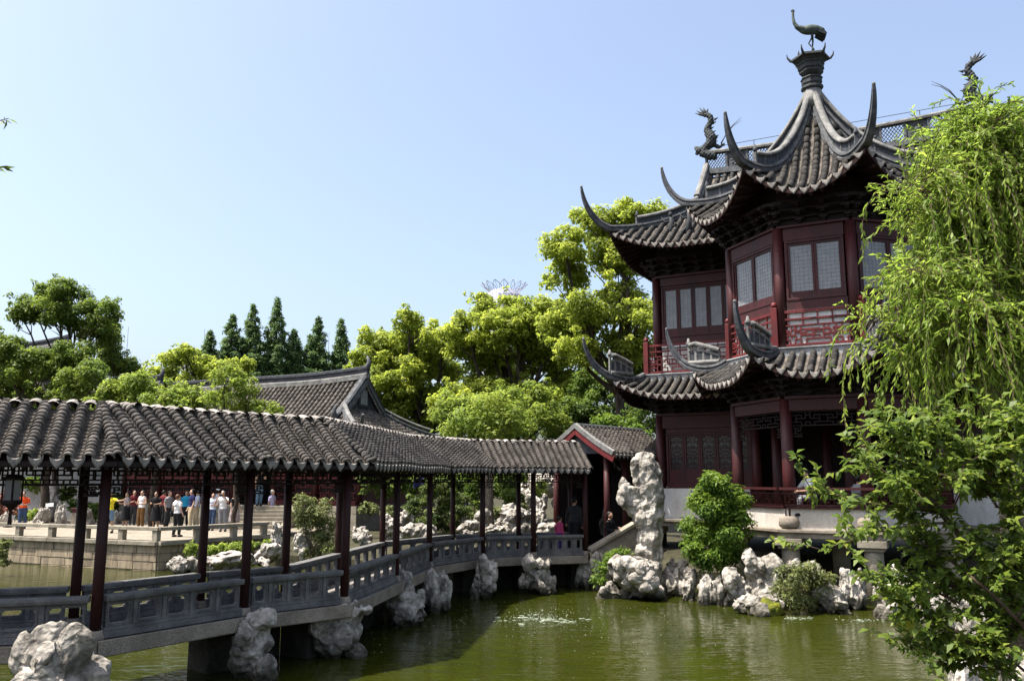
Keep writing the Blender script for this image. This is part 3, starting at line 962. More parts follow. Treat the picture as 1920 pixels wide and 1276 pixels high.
def hip_ridge(parent, top_path, corner, tip, web_h=0.24, web_frac=0.86, name="hip_ridge", bs=1.12):
    """top_path runs from the top down to the corner (roof surface points); horn added to the tip"""
    low = [Vector(p) + Zv * 0.10 for p in top_path]
    hp = horn_path(low[-1], tip)
    path = low + hp
    n0 = len(low); sc = [(1, 1)] * n0
    for i in range(len(hp)):
        k = 1 - (i + 1) / len(hp)
        sc.append((0.28 + 0.64 * k ** 0.75, 0.26 + 0.78 * k ** 0.65))
    pf = [(a * bs, b * bs) for a, b in BAND]; cut = n0 + 3
    mb = MB(); mb.sweep(path[:cut + 1], pf, sc[:cut + 1])
    o = mb.build(name, "ridge_grey", parent, smooth=False)
    mb = MB(); mb.sweep(path[cut - 1:], pf, [(a * 0.995, b * 0.995) for a, b in sc[cut - 1:]]); mb.build("horn", "horn", o)
    # tip knob
    mb = MB(); mb.ellipsoid(path[-1], (0.05, 0.05, 0.05), 8, 6); mb.build("horn_tip", "ridge_light", o)
    if web_h > 0:
        k = max(3, int(n0 * web_frac))
        wp = low[:k]
        mb = MB(); mb.sweep([p + Zv * (0.11 + web_h / 2) for p in wp], [(-0.035, -web_h / 2), (0.035, -web_h / 2), (0.035, web_h / 2), (-0.035, web_h / 2)])
        mb.build("ridge_web", "horn", o)
        mb = MB(); mb.sweep([p + Zv * (0.11 + web_h + 0.05) for p in wp], CAP)
        mb.build("ridge_cap", "ridge_light", o, smooth=True)
        # little posts along the web and an end post
        for i in list(range(1, k - 1, 3)) + [k - 1]:
            p = wp[i]; t = (wp[min(i + 1, k - 1)] - wp[max(0, i - 1)]).normalized(); sd = t.cross(Zv).normalized()
            mb = MB(); mb.obox(p + Zv * (0.11 + web_h / 2), t * 0.035, sd * 0.055, Zv * (web_h / 2 + (0.08 if i == k - 1 else 0)))
            mb.build("ridge_post", "ridge_grey", o)
        e = wp[-1]
        mb = MB(); mb.lathe(e + Zv * (0.11 + web_h + 0.1), [(0.06, 0), (0.075, 0.05), (0.05, 0.1), (0.025, 0.2)], 8); mb.build("end_knob", "horn", o, smooth=True)
    return o

def brackets(mb, poly, z0, z1, out, spacing=0.52):
    """stepped corbel clusters along an open polyline of plan points; out = outward normals by segment"""
    for i in range(len(poly) - 1):
        a, b = Vector((*poly[i], 0)), Vector((*poly[i + 1], 0)); L = (b - a).length; t = (b - a).normalized(); nn = Vector((*out[i], 0))
        k = max(1, int(L / spacing)); h = (z1 - z0) / 3
        for q in range(k + 1):
            p = a + t * (L * q / k)
            for s in range(3):
                e = 0.12 + 0.17 * s
                mb.obox(p + nn * (e / 2) + Zv * (z0 + h * (s + 0.35)), t * 0.05, nn * (e / 2 + 0.06), Zv * h * 0.3)
                mb.obox(p + nn * e + Zv * (z0 + h * (s + 0.72)), t * (0.12 + 0.05 * s), nn * 0.045, Zv * h * 0.22)
                mb.obox(p + nn * (e + 0.08) + Zv * (z0 + h * (s + 0.45)), t * 0.07, nn * 0.05, Zv * h * 0.16)
        for s in range(3):
            mb.bar(a + nn * (0.12 + 0.17 * s) + Zv * (z0 + h * (s + 0.95)), b + nn * (0.12 + 0.17 * s) + Zv * (z0 + h * (s + 0.95)), 0.06, 0.05)

def seg_normals(poly, centre):
    out = []
    for i in range(len(poly) - 1):
        a, b = Vector(poly[i]), Vector(poly[i + 1]); t = (b - a).normalized(); n = Vector((t.y, -t.x))
        if n.dot((a + b) / 2 - Vector(centre)) < 0: n = -n
        out.append((n.x, n.y))
    return out

def window(parent, p0, p1, z0, z1, panes, nn, mat_frame="red_wood", lat=False, inset=0.0, kick=0.0):
    """framed window between two plan points: frame, mullions, one pane for each light"""
    p0 = Vector((*p0, 0)); p1 = Vector((*p1, 0)); L = (p1 - p0).length; t = (p1 - p0).normalized(); nn = Vector((*nn, 0))
    mb = MB(); fw = 0.07
    def P(a, z, o=0.0): return p0 + t * a + nn * (o - inset) + Zv * z
    mb.bar(P(0, z1 - fw / 2), P(L, z1 - fw / 2), 0.12, fw); mb.bar(P(0, z0 + fw / 2), P(L, z0 + fw / 2), 0.12, fw)
    for a in (fw / 2, L - fw / 2): mb.bar(P(a, z0 + fw), P(a, z1 - fw), fw, 0.12, up=nn)
    fr = mb.build("window", mat_frame, parent, bevel=0.006)
    w = (L - fw * 2) / panes
    for i in range(panes):
        a0, a1 = fw + w * i, fw + w * (i + 1)
        mb = MB(); s = 0.065
        mb.bar(P(a0 + 0.004, z1 - fw - s / 2, -0.01), P(a1 - 0.004, z1 - fw - s / 2, -0.01), 0.07, s)
        bot = s + kick
        mb.bar(P(a0 + 0.004, z0 + fw + bot / 2, -0.01), P(a1 - 0.004, z0 + fw + bot / 2, -0.01), 0.06, bot)
        for a in (a0 + s / 2 + 0.004, a1 - s / 2 - 0.004): mb.bar(P(a, z0 + fw + bot, -0.01), P(a, z1 - fw - s, -0.01), s, 0.07, up=nn)
        if lat:
            lattice(mb, P(a0 + s, 0, 0.0), P(a1 - s, 0, 0.0), z0 + fw + bot, z1 - fw - s, 0.26, max(2, int((z1 - z0 - bot) / 0.3)), 0.016, 0.025)
        sh = mb.build("sash", mat_frame, fr)
        mb = MB(); mb.bar(P(a0 + s + 0.002, (z0 + z1 + kick) / 2, -0.025), P(a1 - s - 0.002, (z0 + z1 + kick) / 2, -0.025), 0.012, z1 - z0 - 2 * fw - 2 * s - kick)
        mb.build("pane", "window_dark" if lat else "window_pane", fr)
        if not lat:                       # fine paper-screen grid in front of the glass
            mb = MB(); za, zb = z0 + fw + s + kick, z1 - fw - s; xa, xb = a0 + s, a1 - s
            nx = max(3, int((xb - xa) / 0.11)); nz = max(5, int((zb - za) / 0.11))
            for q in range(1, nx): mb.bar(P(xa + (xb - xa) * q / nx, za, -0.017), P(xa + (xb - xa) * q / nx, zb, -0.017), 0.007, 0.004, up=nn)
            for q in range(1, nz): mb.bar(P(xa, za + (zb - za) * q / nz, -0.017), P(xb, za + (zb - za) * q / nz, -0.017), 0.004, 0.007)
            mb.build("pane_grid", "pane_grid", fr, kind="stuff")
    return fr

M("pane_grid", (0.175, 0.172, 0.17), 0.6, (0.14, 0.138, 0.136), 3.0, 0.0, 30.0, 0.3)
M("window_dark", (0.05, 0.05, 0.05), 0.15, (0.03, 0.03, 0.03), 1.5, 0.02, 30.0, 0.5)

def build_pavilion():
    random.seed(21)
    R = empty("pavilion", PC, "two-storey dark red pavilion with curled tiled eaves and pointed turret above the pond", "pavilion", rz=PYAW, world=False)
    def B(mb, name, mat, parent=None, **k): return mb.build(name, mat, parent or R, **k)
    # plan outlines (local: u along the front, v away from the camera)
    bod = [(-2.75, 2.9), (-2.75, 0.0), (-0.98, -1.70), (0.98, -1.70), (2.75, 0.0), (2.75, 2.9)]       # turret body
    bal = [(-2.96, 2.36), (-2.96, 0.0), (-1.18, -1.83), (1.18, -1.83), (2.96, 0.0), (2.96, 2.36)]     # balcony edge
    hall = dict(u=6.12, v0=2.9, v1=7.7); hb = dict(u=6.5, v0=2.38, v1=8.2)
    # --- platform slab on stone piers
    def slab_poly(e): return [(-6.75 - e, 8.6), (-6.75 - e, 2.25 - e), (-3.15 - e, 2.25 - e), (-3.15 - e, -0.08 - 0.3 * e), (-1.26 - 0.5 * e, -2.02 - e), (1.26 + 0.5 * e, -2.02 - e), (3.15 + e, -0.08 - 0.3 * e), (3.15 + e, 2.25 - e), (6.75 + e, 2.25 - e), (6.75 + e, 8.6)]
    mb = MB(); mb.prism(slab_poly(0.10), 1.93, 2.02); B(mb, "platform_slab", "stone_tan", bevel=0.015)
    mb = MB(); mb.prism(slab_poly(0.02), 1.78, 1.928); B(mb, "platform_edge", "stone_tan", bevel=0.015)
    for (u, v) in ((-1.05, -1.72), (1.05, -1.72), (-2.85, -0.05), (2.85, -0.05), (-6.3, 2.6), (-4.5, 2.6), (6.3, 2.6), (0, 0.3)):
        mb = MB(); mb.lathe((u, v, 0), [(0.26, -0.4), (0.24, 1.36), (0.23, 1.5)], 14)
        o = B(mb, "stone_pier", "stone_pale", smooth=True)
        mb = MB(); mb.box(u - 0.36, u + 0.36, v - 0.36, v + 0.36, 1.58, 1.777); mb.box(u - 0.29, u + 0.29, v - 0.29, v + 0.29, 1.495, 1.578); B(mb, "pier_cap", "stone_pale", o, bevel=0.02)
    # --- low plaster wall round the turret, base wall of the wings
    def ring_wall(poly, th, z0, z1, name, mat, closed=False, parent=None, bevel=0.0, each=True):
        objs = []
        for i in range(len(poly) - 1):
            a, b = Vector((*poly[i], 0)), Vector((*poly[i + 1], 0)); t = (b - a).normalized()
            mb = MB(); mb.bar(a + Zv * ((z0 + z1) / 2), b + Zv * ((z0 + z1) / 2), th, z1 - z0)
            objs.append(B(mb, name, mat, parent, bevel=bevel))
        return objs
    sw = [(-2.9, 2.3), (-2.9, 0.02), (-1.08, -1.80), (1.08, -1.80), (2.9, 0.02), (2.9, 2.3)]
    ring_wall(sw, 0.16, 2.022, 2.56, "base_wall", "plaster_warm")
    ring_wall(sw, 0.30, 2.562, 2.61, "bench_seat", "red_wood", bevel=0.008)
    ring_wall([(-2.98, 2.62), (-6.3, 2.62), (-6.3, 8.0)], 0.16, 2.022, 3.04, "base_wall", "plaster")
    ring_wall([(2.98, 2.62), (6.3, 2.62), (6.3, 8.0)], 0.16, 2.022, 3.04, "base_wall", "plaster")
    # --- columns
    cm = MB(); cm.lathe((0, 0, 0), [(0.165, 0), (0.17, 1.2), (0.155, 3.2)], 16); cme = cm.mesh("column", "red_wood", True)
    dm = MB(); dm.lathe((0, 0, 0), [(0.17, 0), (0.26, 0.07), (0.28, 0.17), (0.25, 0.29), (0.18, 0.34)], 18); dme = dm.mesh("drum_stone", "stone_tan", True)
    for (u, v) in ((-1.0, -1.72), (1.0, -1.72), (-2.78, 0.0), (2.78, 0.0), (-6.12, 2.9), (6.12, 2.9), (-2.78, 2.75), (2.78, 2.75), (-6.12, 7.7), (6.12, 7.7)):
        o = inst("column", cme, Matrix.Translation((u, v, 2.36)), R)
        if v < 1 and u < 2:
            inst("drum_stone", dme, Matrix.Translation((-0.03 if abs(u) < 2 else -0.1, -0.16, -0.34)), o)
    for (u, v) in ((-1.9, 1.6), (0.2, 1.8), (1.7, 1.6), (-0.6, 3.2)):
        inst("inner_column", cme, Matrix.Translation((u, v, 2.03)), R)
    # --- leaning bench rail round the turret (outside of the columns)
    for i in (0, 1, 2, 3, 4):
        a, b = Vector((*sw[i], 0)), Vector((*sw[i + 1], 0)); t = (b - a).normalized(); nn = Vector((t.y, -t.x, 0))
        if nn.dot((a + b) / 2 - Vector((0, 1, 0))) < 0: nn = -nn
        e = t * 0.06
        def Q(f, w): # w 0 bottom .. 1 top
            return a.lerp(b, f) + nn * (0.10 + 0.24 * w) + Zv * (2.64 + 0.46 * w)
        mb = MB()
        ends = (Q(0, 1) - t * 0.12, Q(1, 1) + t * 0.12)
        mb.bar(ends[0], ends[1], 0.075, 0.065)
        mb.bar(Q(0, 0.72) - t * 0.08, Q(1, 0.72) + t * 0.08, 0.04, 0.035)
        mb.bar(Q(0, 0.03) - t * 0.03, Q(1, 0.03) + t * 0.03, 0.06, 0.05)
        rl = B(mb, "bench_rail", "red_wood")
        mb = MB(); L = (b - a).length; k = int(L / 0.11)
        up = (Q(0, 1) - Q(0, 0)).normalized()
        for q in range(k + 1):
            f = q / k
            big = (q % 6 == 0)
            mb.bar(Q(f, 0.05), Q(f, 0.97 if big else 0.7), 0.05 if big else 0.018, 0.04 if big else 0.02, up=nn)
        for w in (0.22, 0.38, 0.55):
            for q in range(k):
                if (q + int(w * 10)) % 3: mb.bar(Q(q / k, w), Q((q + 1) / k, w), 0.02, 0.018)
        B(mb, "bench_spindles", "red_wood", rl)
    # --- lower ring beam, frieze lattice
    lows = [(-2.78, 2.75), (-2.78, 0.0), (-1.0, -1.72), (1.0, -1.72), (2.78, 0.0), (2.78, 2.75)]
    def beams(poly, z0, z1, th, nm="beam", mat="red_wood"):
        for i in range(len(poly) - 1):
            a, b = Vector((*poly[i], 0)), Vector((*poly[i + 1], 0)); t = (b - a).normalized()
            mb = MB(); mb.bar(a + t * 0.02 + Zv * ((z0 + z1) / 2), b - t * 0.02 + Zv * ((z0 + z1) / 2), th, z1 - z0)
            mb.bar(a + t * 0.02 + Zv * (z1 + 0.05), b - t * 0.02 + Zv * (z1 + 0.05), th + 0.12, 0.09)
            B(mb, nm, mat, bevel=0.01)
    beams(lows, 5.22, 5.54, 0.2)
    for i in (1, 2, 3):
        a, b = Vector(lows[i]), Vector(lows[i + 1]); t = (b - a).normalized()
        mb = MB(); lattice(mb, a + t * 0.17, b - t * 0.17, 4.82, 5.2, 0.42, 1, 0.026, 0.04)
        lattice(mb, a + t * 0.17, a + t * 0.42, 4.52, 4.82, 0.25, 1, 0.024, 0.04); lattice(mb, b - t * 0.42, b - t * 0.17, 4.52, 4.82, 0.25, 1, 0.024, 0.04)
        B(mb, "frieze_lattice", "lattice_dark")
    for s in (-1, 1):
        wf = [(s * 2.78, 2.9), (s * 6.12, 2.9), (s * 6.12, 7.7)]
        beams(wf, 5.1, 5.54, 0.2)
        # window wall of the wing, ground floor
        a, b = (s * 5.9, 2.9), (s * 2.95, 2.9)
        if s > 0: a, b = b, a
        mb = MB(); mb.bar(Vector((*a, 3.12)), Vector((*b, 3.12)), 0.2, 0.16); B(mb, "sill", "red_wood", bevel=0.01)
        window(R, a, b, 3.205, 4.95, 5, (0, -1), "red_wood", lat=True, inset=0.0, kick=0.35)
        mb = MB(); mb.bar(Vector((*a, 5.03)), Vector((*b, 5.03)), 0.1, 0.145); B(mb, "lintel", "red_wood")
        # end walls
        mb = MB(); mb.bar(Vector((s * 6.1, 3.08, 4.1)), Vector((s * 6.1, 7.5, 4.1)), 0.12, 2.0); B(mb, "end_wall", "plaster_warm")
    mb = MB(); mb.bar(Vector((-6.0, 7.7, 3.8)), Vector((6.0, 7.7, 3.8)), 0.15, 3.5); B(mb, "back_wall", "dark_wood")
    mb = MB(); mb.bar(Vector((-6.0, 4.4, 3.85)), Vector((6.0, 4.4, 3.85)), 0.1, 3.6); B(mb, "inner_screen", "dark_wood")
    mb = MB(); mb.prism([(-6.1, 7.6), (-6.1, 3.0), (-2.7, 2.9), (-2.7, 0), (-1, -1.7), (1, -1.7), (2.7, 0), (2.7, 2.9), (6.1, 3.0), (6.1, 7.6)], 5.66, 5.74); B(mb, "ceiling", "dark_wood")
    # --- boards that close the bracket zone
    def zone_board(poly, z0, z1):
        for i in range(len(poly) - 1):
            a, b = Vector((*poly[i], 0)), Vector((*poly[i + 1], 0))
            mb = MB(); mb.bar(a + Zv * ((z0 + z1) / 2), b + Zv * ((z0 + z1) / 2), 0.05, z1 - z0); B(mb, "bracket_board", "dark_wood")
    for s in (-1, 1):
        zone_board([(s * 2.8, 2.93), (s * 6.1, 2.93), (s * 6.1, 7.7), (0, 7.7)], 5.60, 6.75)
        zone_board([(s * 2.7, 2.93), (s * 6.1, 2.93), (s * 6.1, 7.7), (0, 7.7)], 10.60, 11.9)
    zone_board(lows, 5.60, 6.70); zone_board(bod, 10.53, 11.8)
    # --- bracket sets
    mb = MB(); brackets(mb, lows, 5.64, 6.12, seg_normals(lows, (0, 1))); B(mb, "bracket_set", "dark_wood")
    for s in (-1, 1):
        wf = [(s * 2.9, 2.9), (s * 6.12, 2.9), (s * 6.12, 7.7)]
        mb = MB(); brackets(mb, wf, 5.64, 6.12, seg_normals(wf, (0, 5))); B(mb, "bracket_set", "dark_wood")
    # --- roof builder
    def roof(name, panels, spacing, step, limit, drips_on, r_tile=0.088):
        """panels: list of Panel; returns the roof part with tiles laid on it"""
        mb = MB()
        for pn in panels: panel_surface(mb, pn, -0.03, 18, 8)
        rf = B(mb, name, "tile_pan", smooth=True)
        mb = MB()
        for pn in panels:
            panel_surface(mb, pn, -0.13, 18, 8)
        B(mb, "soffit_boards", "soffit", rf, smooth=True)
        mb = MB()
        for pn in panels:
            k = int(pn.L / 0.29)
            for q in range(k + 1):
                a = pn.L * q / k
                de = min(pn.D, 1.5)
                # fan the rafters towards the corners
                f = q / k
                a2 = pn.al(de) + (pn.ar(de) - pn.al(de)) * f
                prev = None
                for w in range(4):
                    d = 0.05 + (de - 0.05) * w / 3; aa = a + (a2 - a) * w / 3
                    p = pn.P(aa, d, -0.19)
                    if prev is not None: mb.bar(prev, p, 0.075, 0.08)
                    prev = p
            # eave board
            prev = None
            for q in range(19):
                a = pn.L * q / 18; p = pn.P(a, 0.0, -0.09)
                if prev is not None: mb.bar(prev, p, 0.05, 0.10)
                prev = p
        B(mb, "rafters", "soffit", rf, kind="stuff")
        cover, pans, drips = [], [], []
        for pn in panels: tile_panel(pn, spacing, step, cover, pans, drips)
        vis = [d for d in drips]
        vis.sort(key=lambda m: (m.to_translation() - CAML).length)
        lay_tiles(rf, cover, [], vis, CAML, arch_tile(r_tile, step * 1.7, 0.86, 6, 0.72), None, drip_tile(0.25, 0.16, 0.03), limit, mats=("tile_dark", "tile_dark"))
        return rf
    # --- main panels: helper that makes a ring of panels from an eave polygon to a top polygon
    def ring(eave, top, z0, z1, g, Lc, reach, pw=1.5, lift_top=False):
        out = []
        for i in range(len(eave) - 1):
            e0, e1 = Vector((*eave[i], 0)), Vector((*eave[i + 1], 0)); q0, q1 = Vector((*top[i], 0)), Vector((*top[i + 1], 0))
            ea = (e1 - e0).normalized(); L = (e1 - e0).length
            inn = Vector((-ea.y, ea.x, 0)); cen = (q0 + q1) / 2 - (e0 + e1) / 2
            if cen.length < 1e-6: cen = -(e0 + e1)
            if inn.dot(cen) < 0: inn = -inn
            D = (q0 - e0).dot(inn)
            D2 = (q1 - e0).dot(inn); D = (D + D2) / 2
            k0 = (q0 - e0).dot(ea) / D; k1 = (q1 - e0).dot(ea)
            al = lambda d, k0=k0: k0 * d
            ar = lambda d, L=L, k1=k1, D=D: L + (k1 - L) * d / D
            def zf(a, d, al=al, ar=ar, D=D):
                x = min(1.0, max(0.0, d / D))
                lf = max(0.0, 1 - (a - al(d)) / reach) ** 2 + max(0.0, 1 - (ar(d) - a) / reach) ** 2
                return z0 + (z1 - z0) * g(x) + Lc * min(lf, 1.0) * (1 - x) ** pw
            out.append(Panel(e0, e1, (inn.x, inn.y), D, al, ar, zf))
        return out
    def hip_path(ec, tc, z0, z1, g, Lc, pw=1.5, n=12):
        out = []
        for i in range(n + 1):
            x = 1 - i / n
            p = Vector((*ec, 0)).lerp(Vector((*tc, 0)), x)
            out.append(Vector((p.x, p.y, z0 + (z1 - z0) * g(x) + Lc * (1 - x) ** pw)))
        return out
    # --- lower skirt roofs
    gl = lambda x: 0.75 * x + 0.25 * x * x
    te = [(-4.06, 2.6), (-4.06, 0.0), (-1.62, -2.86), (1.62, -2.86), (4.06, 0.0), (4.06, 2.6)]
    tt = [(-2.96, 2.6), (-2.96, 0.0), (-1.18, -1.83), (1.18, -1.83), (2.96, 0.0), (2.96, 2.6)]
    sk = ring(te, tt, 6.12, 6.80, gl, 0.62, 1.5)
    we_l = [(-7.2, 9.3), (-7.2, 1.15), (-3.2, 1.15)]; wt_l = [(-6.5, 9.3), (-6.5, 2.38), (-3.2, 2.38)]
    we_r = [(3.2, 1.15), (7.2, 1.15), (7.2, 9.3)]; wt_r = [(3.2, 2.38), (6.5, 2.38), (6.5, 9.3)]
    def wing_ring(e, t, z0, z1, Lc, reach):
        out = []
        for i in range(2):
            e0, e1 = Vector((*e[i], 0)), Vector((*e[i + 1], 0)); q0, q1 = Vector((*t[i], 0)), Vector((*t[i + 1], 0))
            ea = (e1 - e0).normalized(); L = (e1 - e0).length; inn = Vector((-ea.y, ea.x, 0))
            if inn.dot((q0 + q1 - e0 - e1)) < 0: inn = -inn
            D = (q0 - e0).dot(inn); k0 = (q0 - e0).dot(ea) / D; k1 = (q1 - e0).dot(ea)
            al = lambda d, k0=k0: k0 * d
            ar = lambda d, L=L, k1=k1, D=D: L + (k1 - L) * d / D
            at_start = abs(k0) > 1e-3
            def zf(a, d, al=al, ar=ar, D=D, at_start=at_start):
                x = min(1.0, max(0.0, d / D))
                dist = (a - al(d)) if at_start else (ar(d) - a)
                return z0 + (z1 - z0) * gl(x) + Lc * max(0.0, 1 - dist / reach) ** 2 * (1 - x) ** 1.5
            out.append(Panel(e0, e1, (inn.x, inn.y), D, al, ar, zf))
        return out
    sk += wing_ring(we_l, wt_l, 6.10, 6.80, 0.62, 2.2)
    sk += wing_ring(we_r, wt_r, 6.10, 6.80, 0.62, 2.2)
    rf1 = roof("lower_roof", sk, 0.285, 0.17, 300, True)
    for s in (-1, 1):
        for ec, tc, tip in (((s * 1.62, -2.86), (s * 1.18, -1.83), (s * 1.90, -3.41, 8.14)), ((s * 4.06, 0.0), (s * 2.96, 0.0), (s * 4.89, 0.0, 8.14)), ((s * 7.2, 1.15), (s * 6.5, 2.38), (s * 8.0, 0.48, 8.14))):
            hip_ridge(rf1, hip_path(ec, tc, 6.12, 6.85, gl, 0.62, n=7), ec, tip, 0.0)
            # carved crest riding on the lower hip, between the balcony and the horn
            hp = hip_path(ec, tc, 6.12, 6.85, gl, 0.62, n=7)
            b0 = Vector(hp[-1]); dirv = Vector((tc[0] - ec[0], tc[1] - ec[1], 0)).normalized()
            mb = MB()
            base = [b0 + Zv * 0.2 + dirv * q for q in (-0.12, 0.1, 0.35, 0.6, 0.85)]
            hts = [0.62, 0.66, 0.58, 0.5, 0.4]
            topp = [p + Zv * h for p, h in zip(base, hts)]
            mb.sweep(topp, CAP)
            mb.sweep([p + Zv * (h - 0.17) for p, h in zip(base, hts)], [(-0.05, -0.03), (0.05, -0.03), (0.05, 0.03), (-0.05, 0.03)])
            for p, h in zip(base, hts): mb.bar(p, p + Zv * h, 0.07, 0.07, up=dirv)
            mb.sweep([p + Zv * 0.05 for p in base], CAP)
            B(mb, "hip_crest", "ridge_light", rf1)
            mb = MB(); mb.sweep([p + Zv * 0.24 for p in base], [(-0.02, -0.2), (0.02, -0.2), (0.02, 0.16), (-0.02, 0.16)]); B(mb, "hip_crest_panel", "horn", rf1)
            mb = MB(); e = topp[0]
            mb.lathe(e, [(0.07, 0), (0.09, 0.06), (0.05, 0.12), (0.03, 0.22)], 8); B(mb, "crest_knob", "ridge_light", rf1, smooth=True)
    # --- balcony: slab, tiles on its edge, posts, fret rail
    balp = [(-2.96, 2.38), (-2.96, 0.0), (-1.18, -1.83), (1.18, -1.83), (2.96, 0.0), (2.96, 2.38)]
    mb = MB(); mb.prism([(-6.5, 8.2), (-6.5, 2.38)] + balp + [(6.5, 2.38), (6.5, 8.2)], 6.70, 6.97); B(mb, "balcony_floor", "stone_deck")
    full = [(-6.5, 8.2), (-6.5, 2.38)] + balp + [(6.5, 2.38), (6.5, 8.2)]
    nr = seg_normals(full, (0, 5))
    for i in range(len(full) - 1):
        a, b = Vector((*full[i], 0)), Vector((*full[i + 1], 0)); L = (b - a).length
        if L < 0.1: continue
        t = (b - a).normalized(); nn = Vector((*nr[i], 0)); k = max(1, round(L / 0.36)); w = L / k
        tm = MB(); tm.box(-w / 2 + 0.003, w / 2 - 0.003, -0.012, 0.012, -0.13, 0.13); tme = tm.mesh("edge_tile", "rail_tile")
        for q in range(k):
            c = a + t * (w * (q + 0.5)) + nn * 0.014 + Zv * 6.845
            inst("edge_tile", tme, Matrix.Translation(c) @ Matrix.Rotation(math.atan2(t.y, t.x), 4, 'Z'), R)
        mb = MB(); mb.bar(a + nn * 0.02 + Zv * 6.99, b + nn * 0.02 + Zv * 6.99, 0.1, 0.035); B(mb, "floor_edge", "rail_tile")
        # rail
        mb = MB(); e = t * 0.09; ci = -nn * 0.06
        for z, h in ((7.07, 0.06), (7.80, 0.05), (8.02, 0.075)): mb.bar(a + e + ci + Zv * z, b - e + ci + Zv * z, 0.07, h)
        mb.bar(a + e + ci + Zv * 7.62, b - e + ci + Zv * 7.62, 0.04, 0.035)
        k2 = max(2, round(L / 0.42))
        for q in range(1, k2): mb.bar(a.lerp(b, q / k2) + ci + Zv * 7.62, a.lerp(b, q / k2) + ci + Zv * 8.0, 0.035, 0.04, up=nn)
        rl = B(mb, "balcony_rail", "red_bright")
        mb = MB(); lattice(mb, a + e + ci, b - e + ci, 7.10, 7.6, 0.62, 1 if L > 5 else 1, 0.036, 0.04, border=False)
        lattice(mb, a + e + ci, b - e + ci, 7.23, 7.6, 0.48, 1, 0.028, 0.034, border=False)
        B(mb, "balcony_lattice", "red_bright", rl)
    for (u, v) in full:
        cx, cy = (u * 0.985, v + 0.05)
        mb = MB(); mb.box(cx - 0.085, cx + 0.085, cy - 0.085, cy + 0.085, 6.98, 8.16); o = B(mb, "balcony_post", "red_bright", bevel=0.01)
        mb = MB(); mb.lathe((cx, cy, 8.163), [(0.06, 0), (0.09, 0.05), (0.09, 0.10), (0.05, 0.16)], 10); B(mb, "post_knob", "red_bright", o, smooth=True)
    # --- upper storey
    cm2 = MB(); cm2.lathe((0, 0, 0), [(0.15, 0), (0.15, 3.5)], 14); cme2 = cm2.mesh("column", "red_wood", True)
    for (u, v) in bod[1:-1] + [(-6.12, 2.9), (6.12, 2.9), (-2.75, 2.85), (2.75, 2.85), (-6.12, 7.7), (6.12, 7.7)]:
        inst("column", cme2, Matrix.Translation((u, v, 6.98)), R)
    nb = seg_normals(bod, (0, 1))
    for i in range(len(bod) - 1):
        a, b = Vector((*bod[i], 0)), Vector((*bod[i + 1], 0)); t = (b - a).normalized(); nn = Vector((*nb[i], 0)); L = (b - a).length
        e = 0.16
        mb = MB(); mb.bar(a + t * e + Zv * 7.48, b - t * e + Zv * 7.48, 0.08, 0.98); B(mb, "dado", "plaster")
        mb = MB(); mb.bar(a + t * e + Zv * 8.02, b - t * e + Zv * 8.02, 0.2, 0.08); B(mb, "window_ledge", "plaster")
        mb = MB(); mb.bar(a + t * e + Zv * 8.2, b - t * e + Zv * 8.2, 0.1, 0.275); B(mb, "sill_panel", "red_wood")
        A_, B_ = a + t * (e + 0.02), b - t * (e + 0.02)
        if i in (1, 2, 3): window(R, (A_.x, A_.y), (B_.x, B_.y), 8.345, 10.08, 2, (nn.x, nn.y), inset=-0.01, kick=0.12)
        else:
            mb = MB(); mb.bar(a + t * e + Zv * 9.2, b - t * e + Zv * 9.2, 0.08, 1.7); B(mb, "wall_panel", "red_wood")
        mb = MB(); mb.bar(a + t * e + Zv * 10.27, b - t * e + Zv * 10.27, 0.14, 0.37); mb.bar(a + Zv * 10.5, b + Zv * 10.5, 0.28, 0.08); B(mb, "beam", "red_wood", bevel=0.01)
    for s in (-1, 1):
        wf = [(s * 2.9, 2.9), (s * 6.12, 2.9), (s * 6.12, 7.7)]
        for i in range(2):
            a, b = Vector((*wf[i], 0)), Vector((*wf[i + 1], 0))
            if s < 0 and i == 0: a, b = b, a
            t = (b - a).normalized(); e = 0.17
            nn = Vector((0, -1, 0)) if i == 0 else Vector((s, 0, 0))
            mb = MB(); mb.bar(a + t * e + Zv * 7.48, b - t * e + Zv * 7.48, 0.08, 0.98); B(mb, "dado", "plaster")
            mb = MB(); mb.bar(a + t * e + Zv * 8.02, b - t * e + Zv * 8.02, 0.2, 0.08); B(mb, "window_ledge", "plaster")
            mb = MB(); mb.bar(a + t * e + Zv * 8.2, b - t * e + Zv * 8.2, 0.1, 0.275); B(mb, "sill_panel", "red_wood")
            A_, B_ = a + t * (e + 0.02), b - t * (e + 0.02)
            window(R, (A_.x, A_.y), (B_.x, B_.y), 8.345, 10.2, 5 if i == 0 else 7, (nn.x, nn.y), inset=-0.01, kick=0.18)
            mb = MB(); mb.bar(a + t * e + Zv * 10.37, b - t * e + Zv * 10.37, 0.14, 0.3); mb.bar(a + Zv * 10.57, b + Zv * 10.57, 0.28, 0.09); B(mb, "beam", "red_wood", bevel=0.01)
        wf = [(s * 2.9, 2.9), (s * 6.12, 2.9), (s * 6.12, 7.7)]
        mb = MB(); brackets(mb, wf, 10.62, 11.2, seg_normals(wf, (0, 5))); B(mb, "bracket_set", "dark_wood")
    mb = MB(); brackets(mb, bod, 10.55, 11.15, nb); B(mb, "bracket_set", "dark_wood")
    mb = MB(); mb.bar(Vector((-6.0, 7.7, 8.8)), Vector((6.0, 7.7, 8.8)), 0.15, 3.5); B(mb, "back_wall", "plaster_warm")
    mb = MB(); mb.bar(Vector((-6.0, 6.4, 8.8)), Vector((6.0, 6.4, 8.8)), 0.1, 3.4); B(mb, "inner_screen", "dark_wood")
